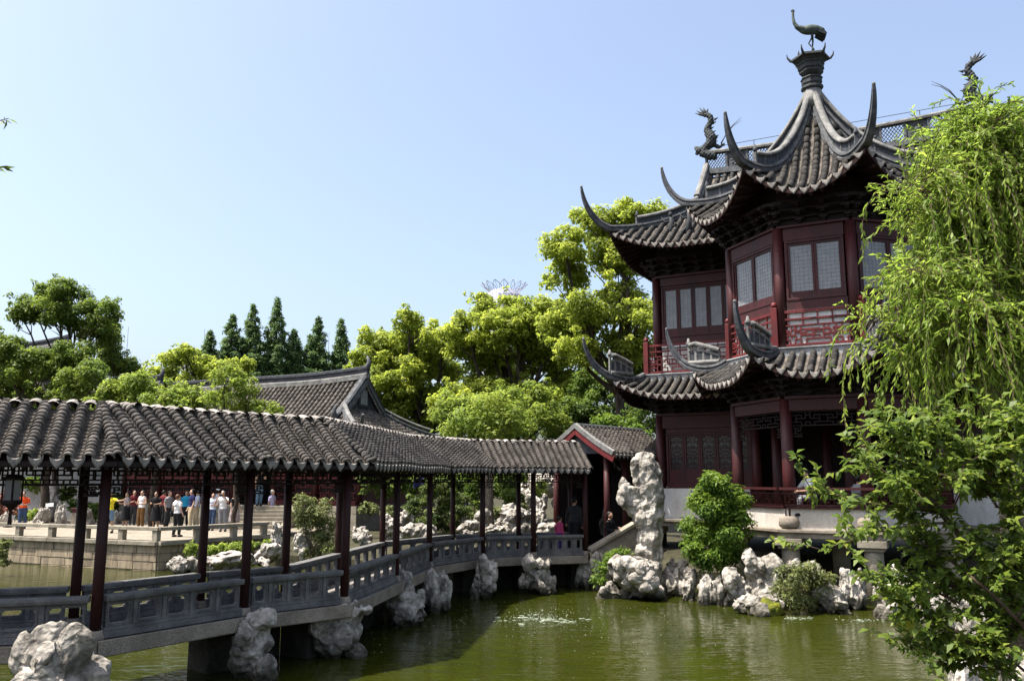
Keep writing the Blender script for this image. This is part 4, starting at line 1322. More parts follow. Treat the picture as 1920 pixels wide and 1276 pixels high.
    mb = MB(); mb.prism([(-6.1, 7.6), (-6.1, 3.0), (-2.7, 2.9), (-2.7, 0), (-1, -1.6), (1, -1.6), (2.7, 0), (2.7, 2.9), (6.1, 3.0), (6.1, 7.6)], 11.0, 11.08); B(mb, "ceiling", "dark_wood")
    # --- hall roof
    gh = lambda x: 0.62 * x + 0.38 * x * x
    z0, zr = 11.28, 14.95
    UL = 4.7
    def hall_z(x, lf): return z0 + (zr - z0) * gh(x) + lf
    D = 4.13; SD = 7.2 - UL
    def front_panel(v_e, inward):
        al = lambda d: min(d, SD); ar = lambda d: 14.4 - min(d, SD)
        def zf(a, d):
            lf = 0.75 * (max(0, 1 - (a - min(d, SD)) / 2.6) ** 2 + max(0, 1 - (14.4 - min(d, SD) - a) / 2.6) ** 2) * max(0.0, 1 - d / SD) ** 1.5
            return hall_z(d / D, lf)
        return Panel((-7.2, v_e), (7.2, v_e), inward, D, al, ar, zf)
    def side_panel(s):
        al = lambda d: d; ar = lambda d: 8.26 - d
        def zf(a, d):
            lf = 0.75 * (max(0, 1 - (a - d) / 2.6) ** 2 + max(0, 1 - (8.26 - d - a) / 2.6) ** 2) * max(0.0, 1 - d / SD) ** 1.5
            return hall_z(d / D, lf)
        return Panel((s * 7.2, 1.15), (s * 7.2, 9.41), (-s, 0), SD, al, ar, zf)
    rf2 = roof("hall_roof", [front_panel(1.15, (0, 1)), front_panel(9.41, (0, -1)), side_panel(-1), side_panel(1)], 0.285, 0.17, 150, True)
    gv = 5.28
    for s in (-1, 1):
        path = []
        for i in range(11):
            d = SD * (1 - i / 10)
            path.append(Vector((s * (7.2 - d), 1.15 + d, hall_z(d / D, 0.75 * (1 - d / SD) ** 1.5))))
        hip_ridge(rf2, path, None, (s * 8.0, 0.48, 13.6), 0.2, 0.8)
        path2 = [Vector((p.x, 2 * gv - p.y, p.z)) for p in path]
        hip_ridge(rf2, path2, None, (s * 8.0, 2 * gv - 0.48, 13.6), 0.2, 0.8)
        # gable wall with descending ridges
        mb = MB(); pts = []
        for i in range(9):
            d = SD + (D - SD) * i / 8; pts.append((s * (UL - 0.12), 1.15 + d, hall_z(d / D, 0) - 0.02))
        pts2 = [(p[0], 2 * gv - p[1], p[2]) for p in pts[::-1][1:]]
        poly = pts + pts2
        mb.add(poly, [tuple(range(len(poly)))]); B(mb, "gable_wall", "gable_grey", rf2)
        for q, mir in ((0, False), (1, True)):
            pth = []
            for i in range(9):
                d = D + (SD - D) * i / 8; y = 1.15 + d
                pth.append(Vector((s * (UL + 0.02), 2 * gv - y if mir else y, hall_z(d / D, 0) + 0.12)))
            mb = MB(); mb.sweep(pth, BAND); B(mb, "gable_ridge", "ridge_light", rf2)
            mb = MB(); mb.sweep([p + Zv * 0.25 for p in pth], [(-0.03, -0.13), (0.03, -0.13), (0.03, 0.13), (-0.03, 0.13)]); B(mb, "gable_ridge_web", "horn", rf2)
            mb = MB(); mb.sweep([p + Zv * 0.43 for p in pth], CAP); B(mb, "gable_ridge_cap", "ridge_light", rf2)
    # main ridge: bands with open fretwork, rising to both ends
    def rz(u): return 0.16 * (abs(u) / UL) ** 3
    us = [-UL + 2 * UL * i / 24 for i in range(25)]
    mb = MB(); mb.sweep([(u, gv, zr + 0.08 + rz(u)) for u in us], [(-0.16, -0.14), (0.16, -0.14), (0.13, 0.08), (-0.13, 0.08)]); rd = B(mb, "main_ridge", "ridge_grey", rf2)
    mb = MB(); mb.sweep([(u, gv, zr + 0.86 + rz(u)) for u in us], [(-0.13, -0.07), (0.13, -0.07), (0.14, 0.0), (0.1, 0.06), (-0.1, 0.06), (-0.14, 0.0)]); B(mb, "ridge_cap", "ridge_light", rd)
    for i in range(13):
        u = -UL + 2 * UL * i / 12
        mb = MB(); mb.box(u - 0.04, u + 0.04, gv - 0.08, gv + 0.08, zr + 0.17 + rz(u), zr + 0.79 + rz(u)); B(mb, "ridge_post", "ridge_grey", rd)
    for i in range(12):
        u0 = -UL + 2 * UL * i / 12 + 0.045; u1 = -UL + 2 * UL * (i + 1) / 12 - 0.045; um = (u0 + u1) / 2; zz = zr + 0.17 + rz(um); mb = MB()
        if i % 2:
            mb.box(u0, u1, gv - 0.03, gv + 0.03, zz, zz + 0.61)
            for q in range(10):
                th = q * 2 * math.pi / 10
                mb.ellipsoid((um + 0.2 * math.cos(th), gv - 0.035, zz + 0.31 + 0.2 * math.sin(th)), (0.055, 0.03, 0.055), 6, 4)
            mb.ellipsoid((um, gv - 0.035, zz + 0.31), (0.1, 0.05, 0.1), 8, 5)
            B(mb, "ridge_medallion", "ridge_grey", rd)
        else:
            for q in range(6):
                for r in range(4):
                    cx = u0 + (u1 - u0) * (q + 0.5) / 6; cz = zz + 0.61 * (r + 0.5) / 4; w = (u1 - u0) / 12; h = 0.61 / 8
                    mb.bar((cx - w, gv, cz), (cx, gv, cz + h), 0.04, 0.016); mb.bar((cx, gv, cz + h), (cx + w, gv, cz), 0.04, 0.016)
                    mb.bar((cx - w, gv, cz), (cx, gv, cz - h), 0.04, 0.016); mb.bar((cx, gv, cz - h), (cx + w, gv, cz), 0.04, 0.016)
            B(mb, "ridge_fretwork", "horn", rd)
    # lightning wire on thin stands
    mb = MB()
    for i in range(7):
        u = -4.3 + 8.6 * i / 6; mb.tube([(u, gv, zr + 0.9 + rz(u)), (u, gv, zr + 1.18)], 0.012, 4)
    mb.tube([(-4.6, gv, zr + 1.18), (4.6, gv, zr + 1.18)], 0.012, 4); B(mb, "lightning_wire", "cast_dark", rd)
    # --- turret roof
    gt = lambda x: 0.22 * x + 0.78 * x ** 2.5
    TZ0, TZ1 = 11.2, 14.72
    ue = [(-4.06, 0.0), (-1.62, -2.84), (1.62, -2.84), (4.06, 0.0), (1.62, 2.84), (-1.62, 2.84), (-4.06, 0.0)]
    apx = [(x * 0.035, y * 0.035) for x, y in ue]
    tp = ring(ue, apx, TZ0, TZ1, gt, 0.95, 1.7)
    rf3 = roof("turret_roof", tp[:3] + tp[3:], 0.285, 0.17, 150, True, 0.1)
    tips = [(-4.89, 0.0), (-1.95, -3.37), (1.95, -3.37), (4.89, 0.0), (1.95, 3.37), (-1.95, 3.37)]
    for i in range(6):
        hip_ridge(rf3, hip_path(ue[i], apx[i], TZ0, TZ1, gt, 0.95, n=18), ue[i], (*tips[i], 13.6), 0.30, 0.88)
    # finial: neck, collar, lotus seat
    fin = MB(); fin.lathe((0, 0, 15.0), [(0.36, -0.35), (0.31, 0.0), (0.27, 0.26)], 12)
    fo = B(fin, "finial", "ridge_light", rf3, smooth=True)
    mb = MB(); mb.lathe((0, 0, 15.27), [(0.30, 0), (0.34, 0.04), (0.33, 0.12), (0.26, 0.15)], 8); mb.lathe((0, 0, 15.27), [(0.28, 0.15), (0.31, 0.2), (0.31, 0.33), (0.34, 0.36), (0.32, 0.40), (0.2, 0.43)], 8)
    B(mb, "finial_collar", "cast_dark", fo)
    mb = MB(); mb.lathe((0, 0, 15.72), [(0.20, -0.03), (0.30, 0.04), (0.37, 0.12), (0.365, 0.2), (0.40, 0.22), (0.39, 0.36), (0.42, 0.38), (0.41, 0.44), (0.50, 0.52), (0.58, 0.55), (0.57, 0.62), (0.46, 0.65), (0.3, 0.72), (0.1, 0.80)], 6, 0.3)
    for q in range(6):
        th = 0.3 + q * math.pi / 3
        p = Vector((math.cos(th), math.sin(th), 0))
        mb.tube([p * 0.5 + Zv * 16.26, p * 0.6 + Zv * 16.30, p * 0.68 + Zv * 16.40, p * 0.70 + Zv * 16.52], [0.05, 0.045, 0.03, 0.012], 5)
        th += math.pi / 6; p = Vector((math.cos(th), math.sin(th), 0))
        mb.tube([p * 0.42 + Zv * 16.3, p * 0.44 + Zv * 16.42, p * 0.42 + Zv * 16.52], [0.04, 0.03, 0.01], 5)
    B(mb, "finial_crown", "cast_dark", fo)
    # roof figures on the left wing hip
    for (u, v, z, h) in ((-5.3, 2.2, 12.05, 0.62), (-4.6, 2.0, 12.0, 0.7)):
        mb = MB()
        mb.tube([(u, v, z - 0.3), (u, v, z + h * 0.25), (u + 0.05, v, z + h * 0.6), (u, v, z + h * 0.85)], [0.10, 0.12, 0.09, 0.05], 8)
        mb.ellipsoid((u, v, z + h), (0.08, 0.08, 0.1), 8, 6)
        mb.tube([(u, v, z + h * 0.6), (u - 0.2, v - 0.05, z + h * 0.55), (u - 0.3, v - 0.1, z + h * 0.85)], [0.05, 0.04, 0.02], 6)
        mb.tube([(u, v, z + h * 0.6), (u + 0.18, v, z + h * 0.4), (u + 0.1, v - 0.1, z + h * 0.25)], [0.05, 0.04, 0.03], 6)
        mb.tube([(u - 0.3, v - 0.1, z - 0.2), (u - 0.12, v, z), (u, v, z + 0.1)], [0.05, 0.08, 0.08], 6)
        B(mb, "roof_figure", "cast_dark", rf2, smooth=True)
    return R
PAV = build_pavilion()
def pw(u, v, z):
    q = Matrix.Rotation(PYAW, 3, 'Z') @ Vector((u, v, 0)) + PC
    return Vector((q.x, q.y, z))

# ------------------------------------------------------------------ crane on the finial, dragons on the ridge ends
def remeshed(mb, voxel, smooth=4, mat=None, name="body", disp=None):
    me = mb.mesh("tmp", None)
    o = bpy.data.objects.new("tmp", me); COL.objects.link(o)
    md = o.modifiers.new("r", 'REMESH'); md.mode = 'VOXEL'; md.voxel_size = voxel; md.use_smooth_shade = True
    if smooth:
        ms = o.modifiers.new("s", 'SMOOTH'); ms.factor = 0.5; ms.iterations = smooth
    dg = bpy.context.evaluated_depsgraph_get()
    ev = o.evaluated_get(dg)
    out = bpy.data.meshes.new_from_object(ev)
    bpy.data.objects.remove(o); bpy.data.meshes.remove(me)
    out.name = name
    if disp:
        n = len(out.vertices)
        co = np.empty(n * 3, dtype=np.float32); no = np.empty(n * 3, dtype=np.float32)
        out.vertices.foreach_get("co", co); out.vertices.foreach_get("normal", no)
        co = co.reshape(-1, 3); no = no.reshape(-1, 3)
        co = disp(co, no); out.vertices.foreach_set("co", co.astype(np.float32).ravel()); out.update()
    if mat: out.materials.append(MAT[mat])
    return out
def obj_from(name, me, parent=None, loc=None):
    o = bpy.data.objects.new(name, me); COL.objects.link(o)
    if parent: o.parent = parent
    if loc is not None: o.location = loc
    return o

def crane():
    c = pw(0, 0, 16.5)
    R = empty("crane_statue", c, "dark metal crane statue standing on the turret finial", "statue", world=False)
    R.rotation_euler = (0, 0, 0.05); R.scale = (1.03, 1.03, 1.03)
    mb = MB()
    rot = Matrix.Rotation(-0.10, 3, 'Y')
    mb.ellipsoid((0.06, 0, 0.78), (0.36, 0.15, 0.155), 16, 10, rot)
    mb.ellipsoid((0.28, 0, 0.76), (0.24, 0.12, 0.14), 12, 8)
    mb.tube([(-0.18, 0, 0.78), (-0.36, 0, 0.86), (-0.44, 0, 1.0), (-0.46, 0, 1.15), (-0.46, 0, 1.3), (-0.45, 0, 1.37)], [0.12, 0.075, 0.052, 0.044, 0.04, 0.042], 8)
    mb.ellipsoid((-0.46, 0, 1.39), (0.065, 0.042, 0.05), 10, 6)
    mb.tube([(-0.47, 0, 1.36), (-0.44, 0, 1.26), (-0.425, 0, 1.2)], [0.03, 0.022, 0.008], 6)
    body = obj_from("body", remeshed(mb, 0.016, 3, "verdigris", "crane_body"), R)
    mb = MB()
    for i in range(7):
        a = -0.5 + i * 0.16
        mb.obox((0.36 + 0.03 * (i % 2), (i - 3) * 0.035, 0.68 - 0.02 * i % 2), (0.13 * math.cos(a * 0.6), 0, -0.06 - 0.03 * math.sin(a)), (0, 0.016, 0), (0.02, 0, 0.045))
    mb.build("tail_feathers", "cast_dark", R)
    for y, pts in ((-0.04, [(0.10, 0, 0.68), (0.06, 0, 0.48), (-0.04, 0, 0.30), (0.10, 0, 0.14), (0.12, 0, 0.1)]), (0.04, [(0.12, 0, 0.68), (0.13, 0, 0.4), (0.10, 0, 0.2), (0.12, 0, -0.01)])):
        mb = MB(); mb.tube([(x, y, z) for x, _, z in pts], [0.045, 0.026, 0.02, 0.02, 0.022][:len(pts)], 7)
        if y > 0: mb.tube([(0.12, y, 0.0), (0.26, y, 0.01), (0.33, y, 0.14)], [0.03, 0.03, 0.01], 6)
        mb.build("leg", "cast_dark", R, smooth=True)
crane()

def dragon(u, flip, label):
    c = pw(u, 5.28, 15.75)
    R = empty("ridge_dragon", c, label, "dragon ornament", "dragons on the ridge ends", world=False)
    R.rotation_euler = (0, 0, PYAW); s = flip
    mb = MB()
    spine = [(0.3, 0.0), (0.05, 0.08), (-0.18, 0.2), (-0.1, 0.42), (0.1, 0.55), (0.16, 0.78), (0.05, 0.98), (-0.02, 1.15), (0.08, 1.35), (0.16, 1.5), (0.12, 1.66), (0.0, 1.76), (-0.14, 1.76)]
    rad = [0.16, 0.2, 0.2, 0.17, 0.2, 0.22, 0.18, 0.14, 0.12, 0.12, 0.12, 0.11, 0.06]
    mb.tube([(x * s, 0, z) for x, z in spine], rad, 10)
    mb.ellipsoid((-0.25 * s, 0, 0.35), (0.28, 0.16, 0.15), 10, 8)       # head low at the ridge, jaw open
    mb.tube([(-0.35 * s, 0, 0.42), (-0.55 * s, 0, 0.5)], [0.1, 0.05], 8); mb.tube([(-0.35 * s, 0, 0.28), (-0.52 * s, 0, 0.2)], [0.08, 0.04], 8)
    mb.tube([(0.2 * s, 0.1, 0.5), (0.4 * s, 0.15, 0.4), (0.62 * s, 0.15, 0.5)], [0.1, 0.08, 0.05], 8)
    body = obj_from("body", remeshed(mb, 0.03, 1, "cast_dark", "dragon_body", lambda co, no: co + no * (0.018 * np.sin(co[:, [2]] * 42) * np.sin(co[:, [0]] * 40))), R)
    mb = MB()
    for q, (dx, dz) in enumerate(((-0.42, 0.1), (-0.36, 0.2), (-0.25, 0.32), (-0.1, 0.36), (0.08, 0.3))):   # fanned tail fin
        x0, z0 = (-0.04, 1.74)
        mb.tube([(x0 * s, 0, z0), ((x0 + dx * 0.5) * s, 0.02 * (q - 2), z0 + dz * 0.6), ((x0 + dx) * s, 0.03 * (q - 2), z0 + dz + (0.06 if q < 3 else 0))], [0.06, 0.045, 0.008], 6)
    for i in range(6):
        x, z = spine[4 + i]; mb.tube([((x + 0.12) * s, 0, z), ((x + 0.28) * s, 0, z + 0.06)], [0.06, 0.008], 5)
    mb.build("tail_fin", "cast_dark", R, smooth=True)
    for q in (0, 1):
        mb = MB(); mb.tube([(0.5 * s, 0.05 * q, 0.48), (0.75 * s, 0.08 * q, 0.85 + 0.1 * q), (1.0 * s, 0.1 * q, 1.1 + 0.1 * q), (1.3 * s, 0.12 * q, 1.25 + 0.18 * q)], [0.022, 0.018, 0.014, 0.006], 5)
        mb.build("whisker", "cast_dark", R, smooth=True)
dragon(-4.62, 1, "dark scaled dragon ornament at the left end of the pavilion ridge")
dragon(4.6, -1, "dark scaled dragon ornament rising behind the willow on the pavilion ridge")

# ------------------------------------------------------------------ water-worn garden rocks
def rock_disp(scale, seed, amp=1.0):
    off = Vector((seed * 3.7, seed * 1.3, seed * 2.1))
    def disp(co, no):
        out = co.copy()
        for i in range(len(co)):
            p = Vector(co[i]); q = p / scale + off
            w = q * 2.1 + noise.noise_vector(q * 1.3) * 0.55
            d1 = noise.voronoi(Vector((w.x, w.y, w.z * 0.8)))[0][0]
            w2 = q * 5.2 + noise.noise_vector(q * 3.1) * 0.4
            d2 = noise.voronoi(w2)[0][0]
            n1 = noise.fractal(q * 1.2, 1.0, 2.0, 3)
            led = math.sin(q.z * 9.0 + 3.5 * noise.noise(q * 1.4) + 2.0 * n1)      # bedding ledges
            a = (0.66 * (d1 - 0.42) + 0.30 * (d2 - 0.42) + 0.20 * n1 + 0.05 * led + 0.06 * noise.noise(q * 10)) * scale * amp * 0.52
            out[i] = co[i] + no[i] * a
        return out
    return disp
def rock_mesh(seed, sx, sy, sz, lumps=7, voxel=None, arms=()):
    rnd = random.Random(seed)
    mb = MB()
    sc = (sx * sy * sz) ** (1 / 3)
    mb.ellipsoid((0, 0, sz * 0.42), (sx * 0.36, sy * 0.36, sz * 0.40), 14, 10)
    for i in range(lumps):
        th = rnd.uniform(0, 2 * math.pi); z = rnd.uniform(0.0, 0.82) * sz
        k = 0.30 * (1.2 - 0.55 * z / sz)
        c = (math.cos(th) * sx * k, math.sin(th) * sy * k, z)
        r = rnd.uniform(0.15, 0.28)
        e = Matrix.Rotation(rnd.uniform(0, 3), 3, 'Z') @ Matrix.Rotation(rnd.uniform(-0.8, 0.8), 3, 'X') @ Matrix.Rotation(rnd.uniform(-0.6, 0.6), 3, 'Y')
        rx, ry, rzz = sx * r * rnd.uniform(0.7, 1.4), sy * r * rnd.uniform(0.7, 1.4), sz * r * rnd.uniform(0.55, 1.1)
        if i % 2: mb.obox(c, e @ Vector((rx * 0.8, 0, 0)), e @ Vector((0, ry * 0.8, 0)), e @ Vector((0, 0, rzz * 0.8)))
        else: mb.ellipsoid(c, (rx, ry, rzz), 10, 8, e)
    for (c, r) in arms:
        mb.ellipsoid((c[0] * sx, c[1] * sy, c[2] * sz), (r[0] * sx, r[1] * sy, r[2] * sz), 12, 9)
    v = voxel or sc / 42
    return remeshed(mb, v, 0, "rock", "garden_rock", rock_disp(sc, seed))
ROCKS = {}
def rock_variant(k):
    if k not in ROCKS:
        shapes = [(1, 0.9, 0.8), (1.2, 0.8, 0.7), (0.9, 0.8, 1.1), (1.3, 0.9, 0.6), (0.8, 0.8, 1.3), (1, 1, 0.6)]
        s = shapes[k % 6]
        ROCKS[k] = rock_mesh(100 + k * 7, *s, lumps=8 + k % 3)
    return ROCKS[k]
def rock(label, p, w, h, dpt=None, k=0, rz=0.0, group=None, me=None, sink=0.12):
    """p = centre of the base, w/h/d in metres"""
    if me is None:
        me = rock_variant(k)
    xs = [v.co for v in me.vertices]
    mnx = min(c.x for c in xs); mxx = max(c.x for c in xs); mny = min(c.y for c in xs); mxy = max(c.y for c in xs); mnz = min(c.z for c in xs); mxz = max(c.z for c in xs)
    o = bpy.data.objects.new("garden_rock", me); COL.objects.link(o)
    dpt = dpt or w * 0.85
    o.scale = (w / (mxx - mnx), dpt / (mxy - mny), (h * (1 + sink)) / (mxz - mnz))
    o.rotation_euler = (0, 0, rz)
    o.location = (p[0], p[1], p[2] - h * sink - mnz * o.scale[2])
    tag(o, label, "rock", group or "pale water-worn rocks round the pond")
    return o
def rock_px(label, px0, px1, py0, py1, Y, k, rz=0.0, zb=None, me=None, deep=None):
    """a rock that fills a patch of the view at distance Y"""
    a = at_y((px0 + px1) / 2, py1, Y); b = at_y((px0 + px1) / 2, py0, Y)
    s = 1600.0 / (Y * (0.985))
    w = (px1 - px0) / s; base = a.z if zb is None else zb
    return rock(label, (a.x, Y, base), w, b.z - base, deep, k, rz, me=me)

random.seed(3)
# the rocks that carry the walkway
rock_px("large pale rock heap under the walkway at the lower left corner", 36, 218, 1160, 1330, 11.75, 0, zb=-0.1, me=rock_mesh(41, 1.1, 0.9, 1.0, 12), deep=1.1)
rock_px("leaning pale rock with sunlit face in the water under the near walkway", 420, 514, 1136, 1236, 14.75, 2, zb=0.0, me=rock_mesh(52, 0.8, 0.7, 1.1, 9, arms=(((0.25, -0.1, 0.85), (0.3, 0.25, 0.14)),)), deep=0.8)
rock_px("wide topped rock under the walkway bend, bright ledge above grey foot", 566, 692, 1112, 1194, 16.55, 1, zb=0.0, me=rock_mesh(63, 1.1, 0.8, 0.85, 9, arms=(((0.2, -0.2, 0.82), (0.42, 0.3, 0.13)),)), deep=1.0)
rock_px("tall rounded rock under the walkway right of the wide topped rock", 716, 800, 1066, 1154, 20.0, 4, zb=0.0, me=rock_mesh(74, 0.8, 0.8, 1.1, 8), deep=1.0)
rock_px("dark shaded rock deep beneath the walkway, right of the tall rounded rock", 786, 846, 1062, 1115, 21.8, 3, zb=0.0)
rock_px("narrow rock with pointed top under the middle of the walkway", 880, 934, 1036, 1106, 24.3, 2, zb=0.0, deep=0.9)
rock_px("broad flat-topped rock under the far bay of the walkway", 972, 1044, 1034, 1096, 25.3, 1, zb=0.0, me=rock_mesh(85, 1.1, 0.8, 0.85, 8, arms=(((0.05, -0.15, 0.85), (0.45, 0.35, 0.12)),)), deep=1.0)
rock_px("grey rock under the last walkway bay beside the ramp", 1080, 1130, 1035, 1085, 26.6, 5, zb=0.0)
# the standing stone
def standing_stone():
    mb = MB()
    E = mb.ellipsoid
    mb.tube([(0.20, 0, -0.2), (0.22, 0, 0.5), (0.20, 0, 1.0), (0.24, 0, 1.5), (0.26, 0, 2.0), (0.28, 0, 2.5), (0.24, 0, 2.95), (0.14, 0, 3.3), (0.06, 0, 3.55)], [0.46, 0.42, 0.42, 0.44, 0.47, 0.50, 0.48, 0.40, 0.22], 16)
    mb.obox((0.44, 0.02, 1.5), (0.20, 0, 0), (0, 0.26, 0), (0.02, 0, 1.35)); mb.obox((0.02, 0, 3.12), (0.34, 0, 0.1), (0, 0.26, 0), (-0.05, 0, 0.3))
    mb.obox((-0.36, -0.06, 2.32), (0.42, 0, -0.06), (0, 0.26, 0), (0.05, 0, 0.24)); E((-0.66, -0.06, 2.36), (0.24, 0.24, 0.34), 14, 10); E((-0.30, -0.06, 2.05), (0.42, 0.26, 0.20), 14, 10, Matrix.Rotation(0.35, 3, 'Y'))
    E((-0.70, -0.04, 2.66), (0.10, 0.14, 0.2), 10, 8); E((0.0, -0.2, 1.75), (0.30, 0.22, 0.3), 12, 10); E((0.02, -0.2, 0.85), (0.34, 0.22, 0.25), 12, 10)
    me = remeshed(mb, 0.03, 0, "rock", "standing_stone", rock_disp(0.85, 9, 0.62))
    p = at_y(1208, 1085, 25.0)
    o = obj_from("standing_stone", me, None, (p.x, 25.0, 0.45)); o.scale = (0.77, 0.85, 1.03)
    tag(o, "tall upright water-worn standing stone with a jutting arm left of the pavilion", "standing stone")
standing_stone()
# right bank
RB = [
 ("craggy dark-based rock cluster at the foot of the standing stone", 1130, 1262, 1038, 1112, 24.3, 0), ("low pale rock left of the standing stone below the ramp", 1100, 1150, 1026, 1066, 26.2, 1),
 ("small pale rock between the standing stone cluster and the bamboo bush", 1228, 1300, 1046, 1092, 25.0, 5), ("pale pitted rock left of the smooth white rock at the water edge", 1274, 1312, 1062, 1112, 23.9, 2),
 ("smooth white rock with dark underside at the water edge", 1298, 1366, 1072, 1122, 23.2, 3), ("rock pile right of the smooth white rock", 1352, 1412, 1060, 1126, 22.9, 2),
 ("tall slanting pale rock in front of the stone pier", 1386, 1478, 1026, 1112, 22.9, 4), ("pale boulder right of the tall slanting rock beneath the platform", 1470, 1528, 1046, 1096, 23.2, 0),
 ("broad pale boulder under the platform right of the pier", 1500, 1568, 1050, 1120, 22.6, 1), ("bright rock at the water behind the fern clump", 1530, 1602, 1092, 1150, 21.8, 2),
 ("pale rock left of the overhanging shrub at the bank", 1560, 1632, 1062, 1122, 22.4, 5), ("pale rock half hidden by the overhanging shrub", 1630, 1724, 1056, 1122, 21.0, 0),
 ("white rock seen through the shrub leaves lower right", 1716, 1800, 1080, 1150, 19.0, 3), ("grey rock behind the shrub near the right edge", 1790, 1860, 1120, 1190, 15.0, 2),
 ("large grey rock at the right edge behind the shrub", 1860, 1960, 1160, 1240, 13.0, 0), ("wet rock in the lower right corner of the pond", 1775, 1865, 1205, 1290, 11.2, 1),
 ("pale rock in the bottom right corner under the shrub", 1870, 1970, 1225, 1300, 9.8, 5)]
for i, (lb, a, b, c, d, Y, k) in enumerate(RB):
    rock_px(lb, a, b, c, d, Y, k + (6 if i % 2 else 0), rz=i * 1.3, zb=-0.05 if Y > 20 else 0.0)
mr = rock_px("low mossy rock with yellow moss at the water edge", 1372, 1470, 1112, 1154, 21.6, 3, zb=0.0)
mb = MB()
mp = at_y(1432, 1126, 21.55)
mb.ellipsoid((mp.x, mp.y, mp.z - 0.2), (0.46, 0.4, 0.27), 26, 18)
ms = remeshed(mb, 0.03, 1, "moss", "moss_cushion", lambda co, no: co + no * np.array([[0.05 * noise.fractal(Vector(c) * 5, 1, 2, 3)] for c in co]))
tag(obj_from("moss_cushion", ms), "yellow green moss cushion covering the low rock at the water", "moss")
# beyond the walkway: shore rocks and the rockery at the far end
SH = [
 ("flat pale rock below the terrace corner at the water", 308, 372, 1040, 1076, 30.2, 3), ("long pale rock below the terrace, right of the flat one", 376, 486, 1030, 1076, 29.6, 1), ("bulky pale rock right of the terrace end", 470, 534, 1016, 1060, 30.4, 0),
 ("upright rock at the end of the terrace rail", 503, 530, 976, 1030, 33.2, 4), ("ivy-covered brown rock beside the drooping shrub", 548, 590, 988, 1046, 28.6, 2),
 ("low shore rock behind the walkway columns, left of the round boulder", 652, 704, 986, 1020, 29.4, 5), ("round pale boulder between the walkway columns", 706, 748, 962, 1008, 30.6, 2), ("pitted rock above the wide flat rock near the pine", 738, 778, 954, 992, 31.5, 6),
 ("wide flat pale rock in front of the layered pine", 742, 828, 978, 1012, 29.2, 3), ("pale rock right of the layered pine", 852, 906, 974, 1004, 29.6, 0), ("jumbled rock behind the pale rock right of the pine", 880, 920, 952, 996, 31.5, 8),
 ("fractured rock mass between the two middle columns", 934, 1000, 942, 1000, 31.0, 6), ("leaning rock slab right of the fractured mass", 996, 1030, 924, 988, 31.8, 4), ("shore rock under the fractured mass", 905, 968, 975, 1006, 29.2, 9),
 ("small shore rock at the far walkway end", 1000, 1050, 978, 1006, 29.6, 11)]
for i, (lb, a, b, c, d, Y, k) in enumerate(SH):
    rock_px(lb, a, b, c, d, Y, k, rz=i * 0.9)
RK = [("topmost pitted block of the rockery behind the far walkway columns", 1026, 1082, 882, 960, 33.6, 4), ("rockery block right of the topmost one, behind the last column", 1076, 1122, 886, 950, 33.9, 8), ("rockery block nearest the dark porch", 1112, 1154, 892, 960, 33.4, 10),
      ("lower middle rockery block behind the two people in the walkway", 1030, 1078, 940, 1004, 32.4, 2), ("lower right rockery block behind the far column", 1078, 1124, 936, 1004, 32.6, 6), ("lowest rockery block beside the porch", 1112, 1150, 944, 1004, 32.2, 0),
      ("rockery shoulder left of the topmost block", 970, 1034, 900, 965, 34.8, 1), ("back rockery crest seen under the far frieze", 990, 1090, 868, 930, 36.0, 9)]
for i, (lb, a, b, c, d, Y, k) in enumerate(RK):
    rock_px(lb, a, b, c, d, Y, k, rz=i * 1.7 + 0.4)
GR = [("white rock by the flowering bush at the left edge", 0, 24, 958, 984, 40.5, 1), ("grey rock left of the litter bin behind the terrace", 60, 96, 950, 980, 41.0, 0), ("dark grey rock right of the litter bin", 150, 178, 952, 980, 43.0, 2), ("dark grey rock behind the yellow shirt visitor", 205, 232, 955, 982, 43.5, 3),
      ("carved looking tall grey rock against the back garden wall", 70, 116, 905, 960, 45.5, 10), ("low rock at the feet of the back garden wall", 100, 125, 944, 975, 42.0, 5)]
for i, (lb, a, b, c, d, Y, k) in enumerate(GR):
    rock_px(lb, a, b, c, d, Y, k, rz=i * 2.1, zb=1.05)

# ------------------------------------------------------------------ foliage
def leaf_arrays(pos, axis, nrm, ln, wd, fold=0.18, droop=0.0):
    """one folded four-cornered leaf for each row"""
    axis = axis / np.linalg.norm(axis, axis=1, keepdims=True)
    side = np.cross(axis, nrm); side /= np.maximum(np.linalg.norm(side, axis=1, keepdims=True), 1e-6)
    up = np.cross(side, axis)
    ln = ln[:, None]; wd = wd[:, None]
    b = pos; t = pos + axis * ln - up * ln * droop
    l = pos + axis * ln * 0.45 + side * wd * 0.5 + up * wd * fold; r = pos + axis * ln * 0.45 - side * wd * 0.5 + up * wd * fold
    V = np.stack([b, r, t, l], 1).reshape(-1, 3)
    F = np.arange(len(pos) * 4).reshape(-1, 4)
    return V, F
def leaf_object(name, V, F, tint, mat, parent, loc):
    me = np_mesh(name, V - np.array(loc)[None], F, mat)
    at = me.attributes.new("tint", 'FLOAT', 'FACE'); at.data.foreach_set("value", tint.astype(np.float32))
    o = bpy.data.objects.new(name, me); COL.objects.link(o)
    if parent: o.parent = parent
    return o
def unit(rs, n):
    v = rs.normal(size=(n, 3)); return v / np.linalg.norm(v, axis=1, keepdims=True)
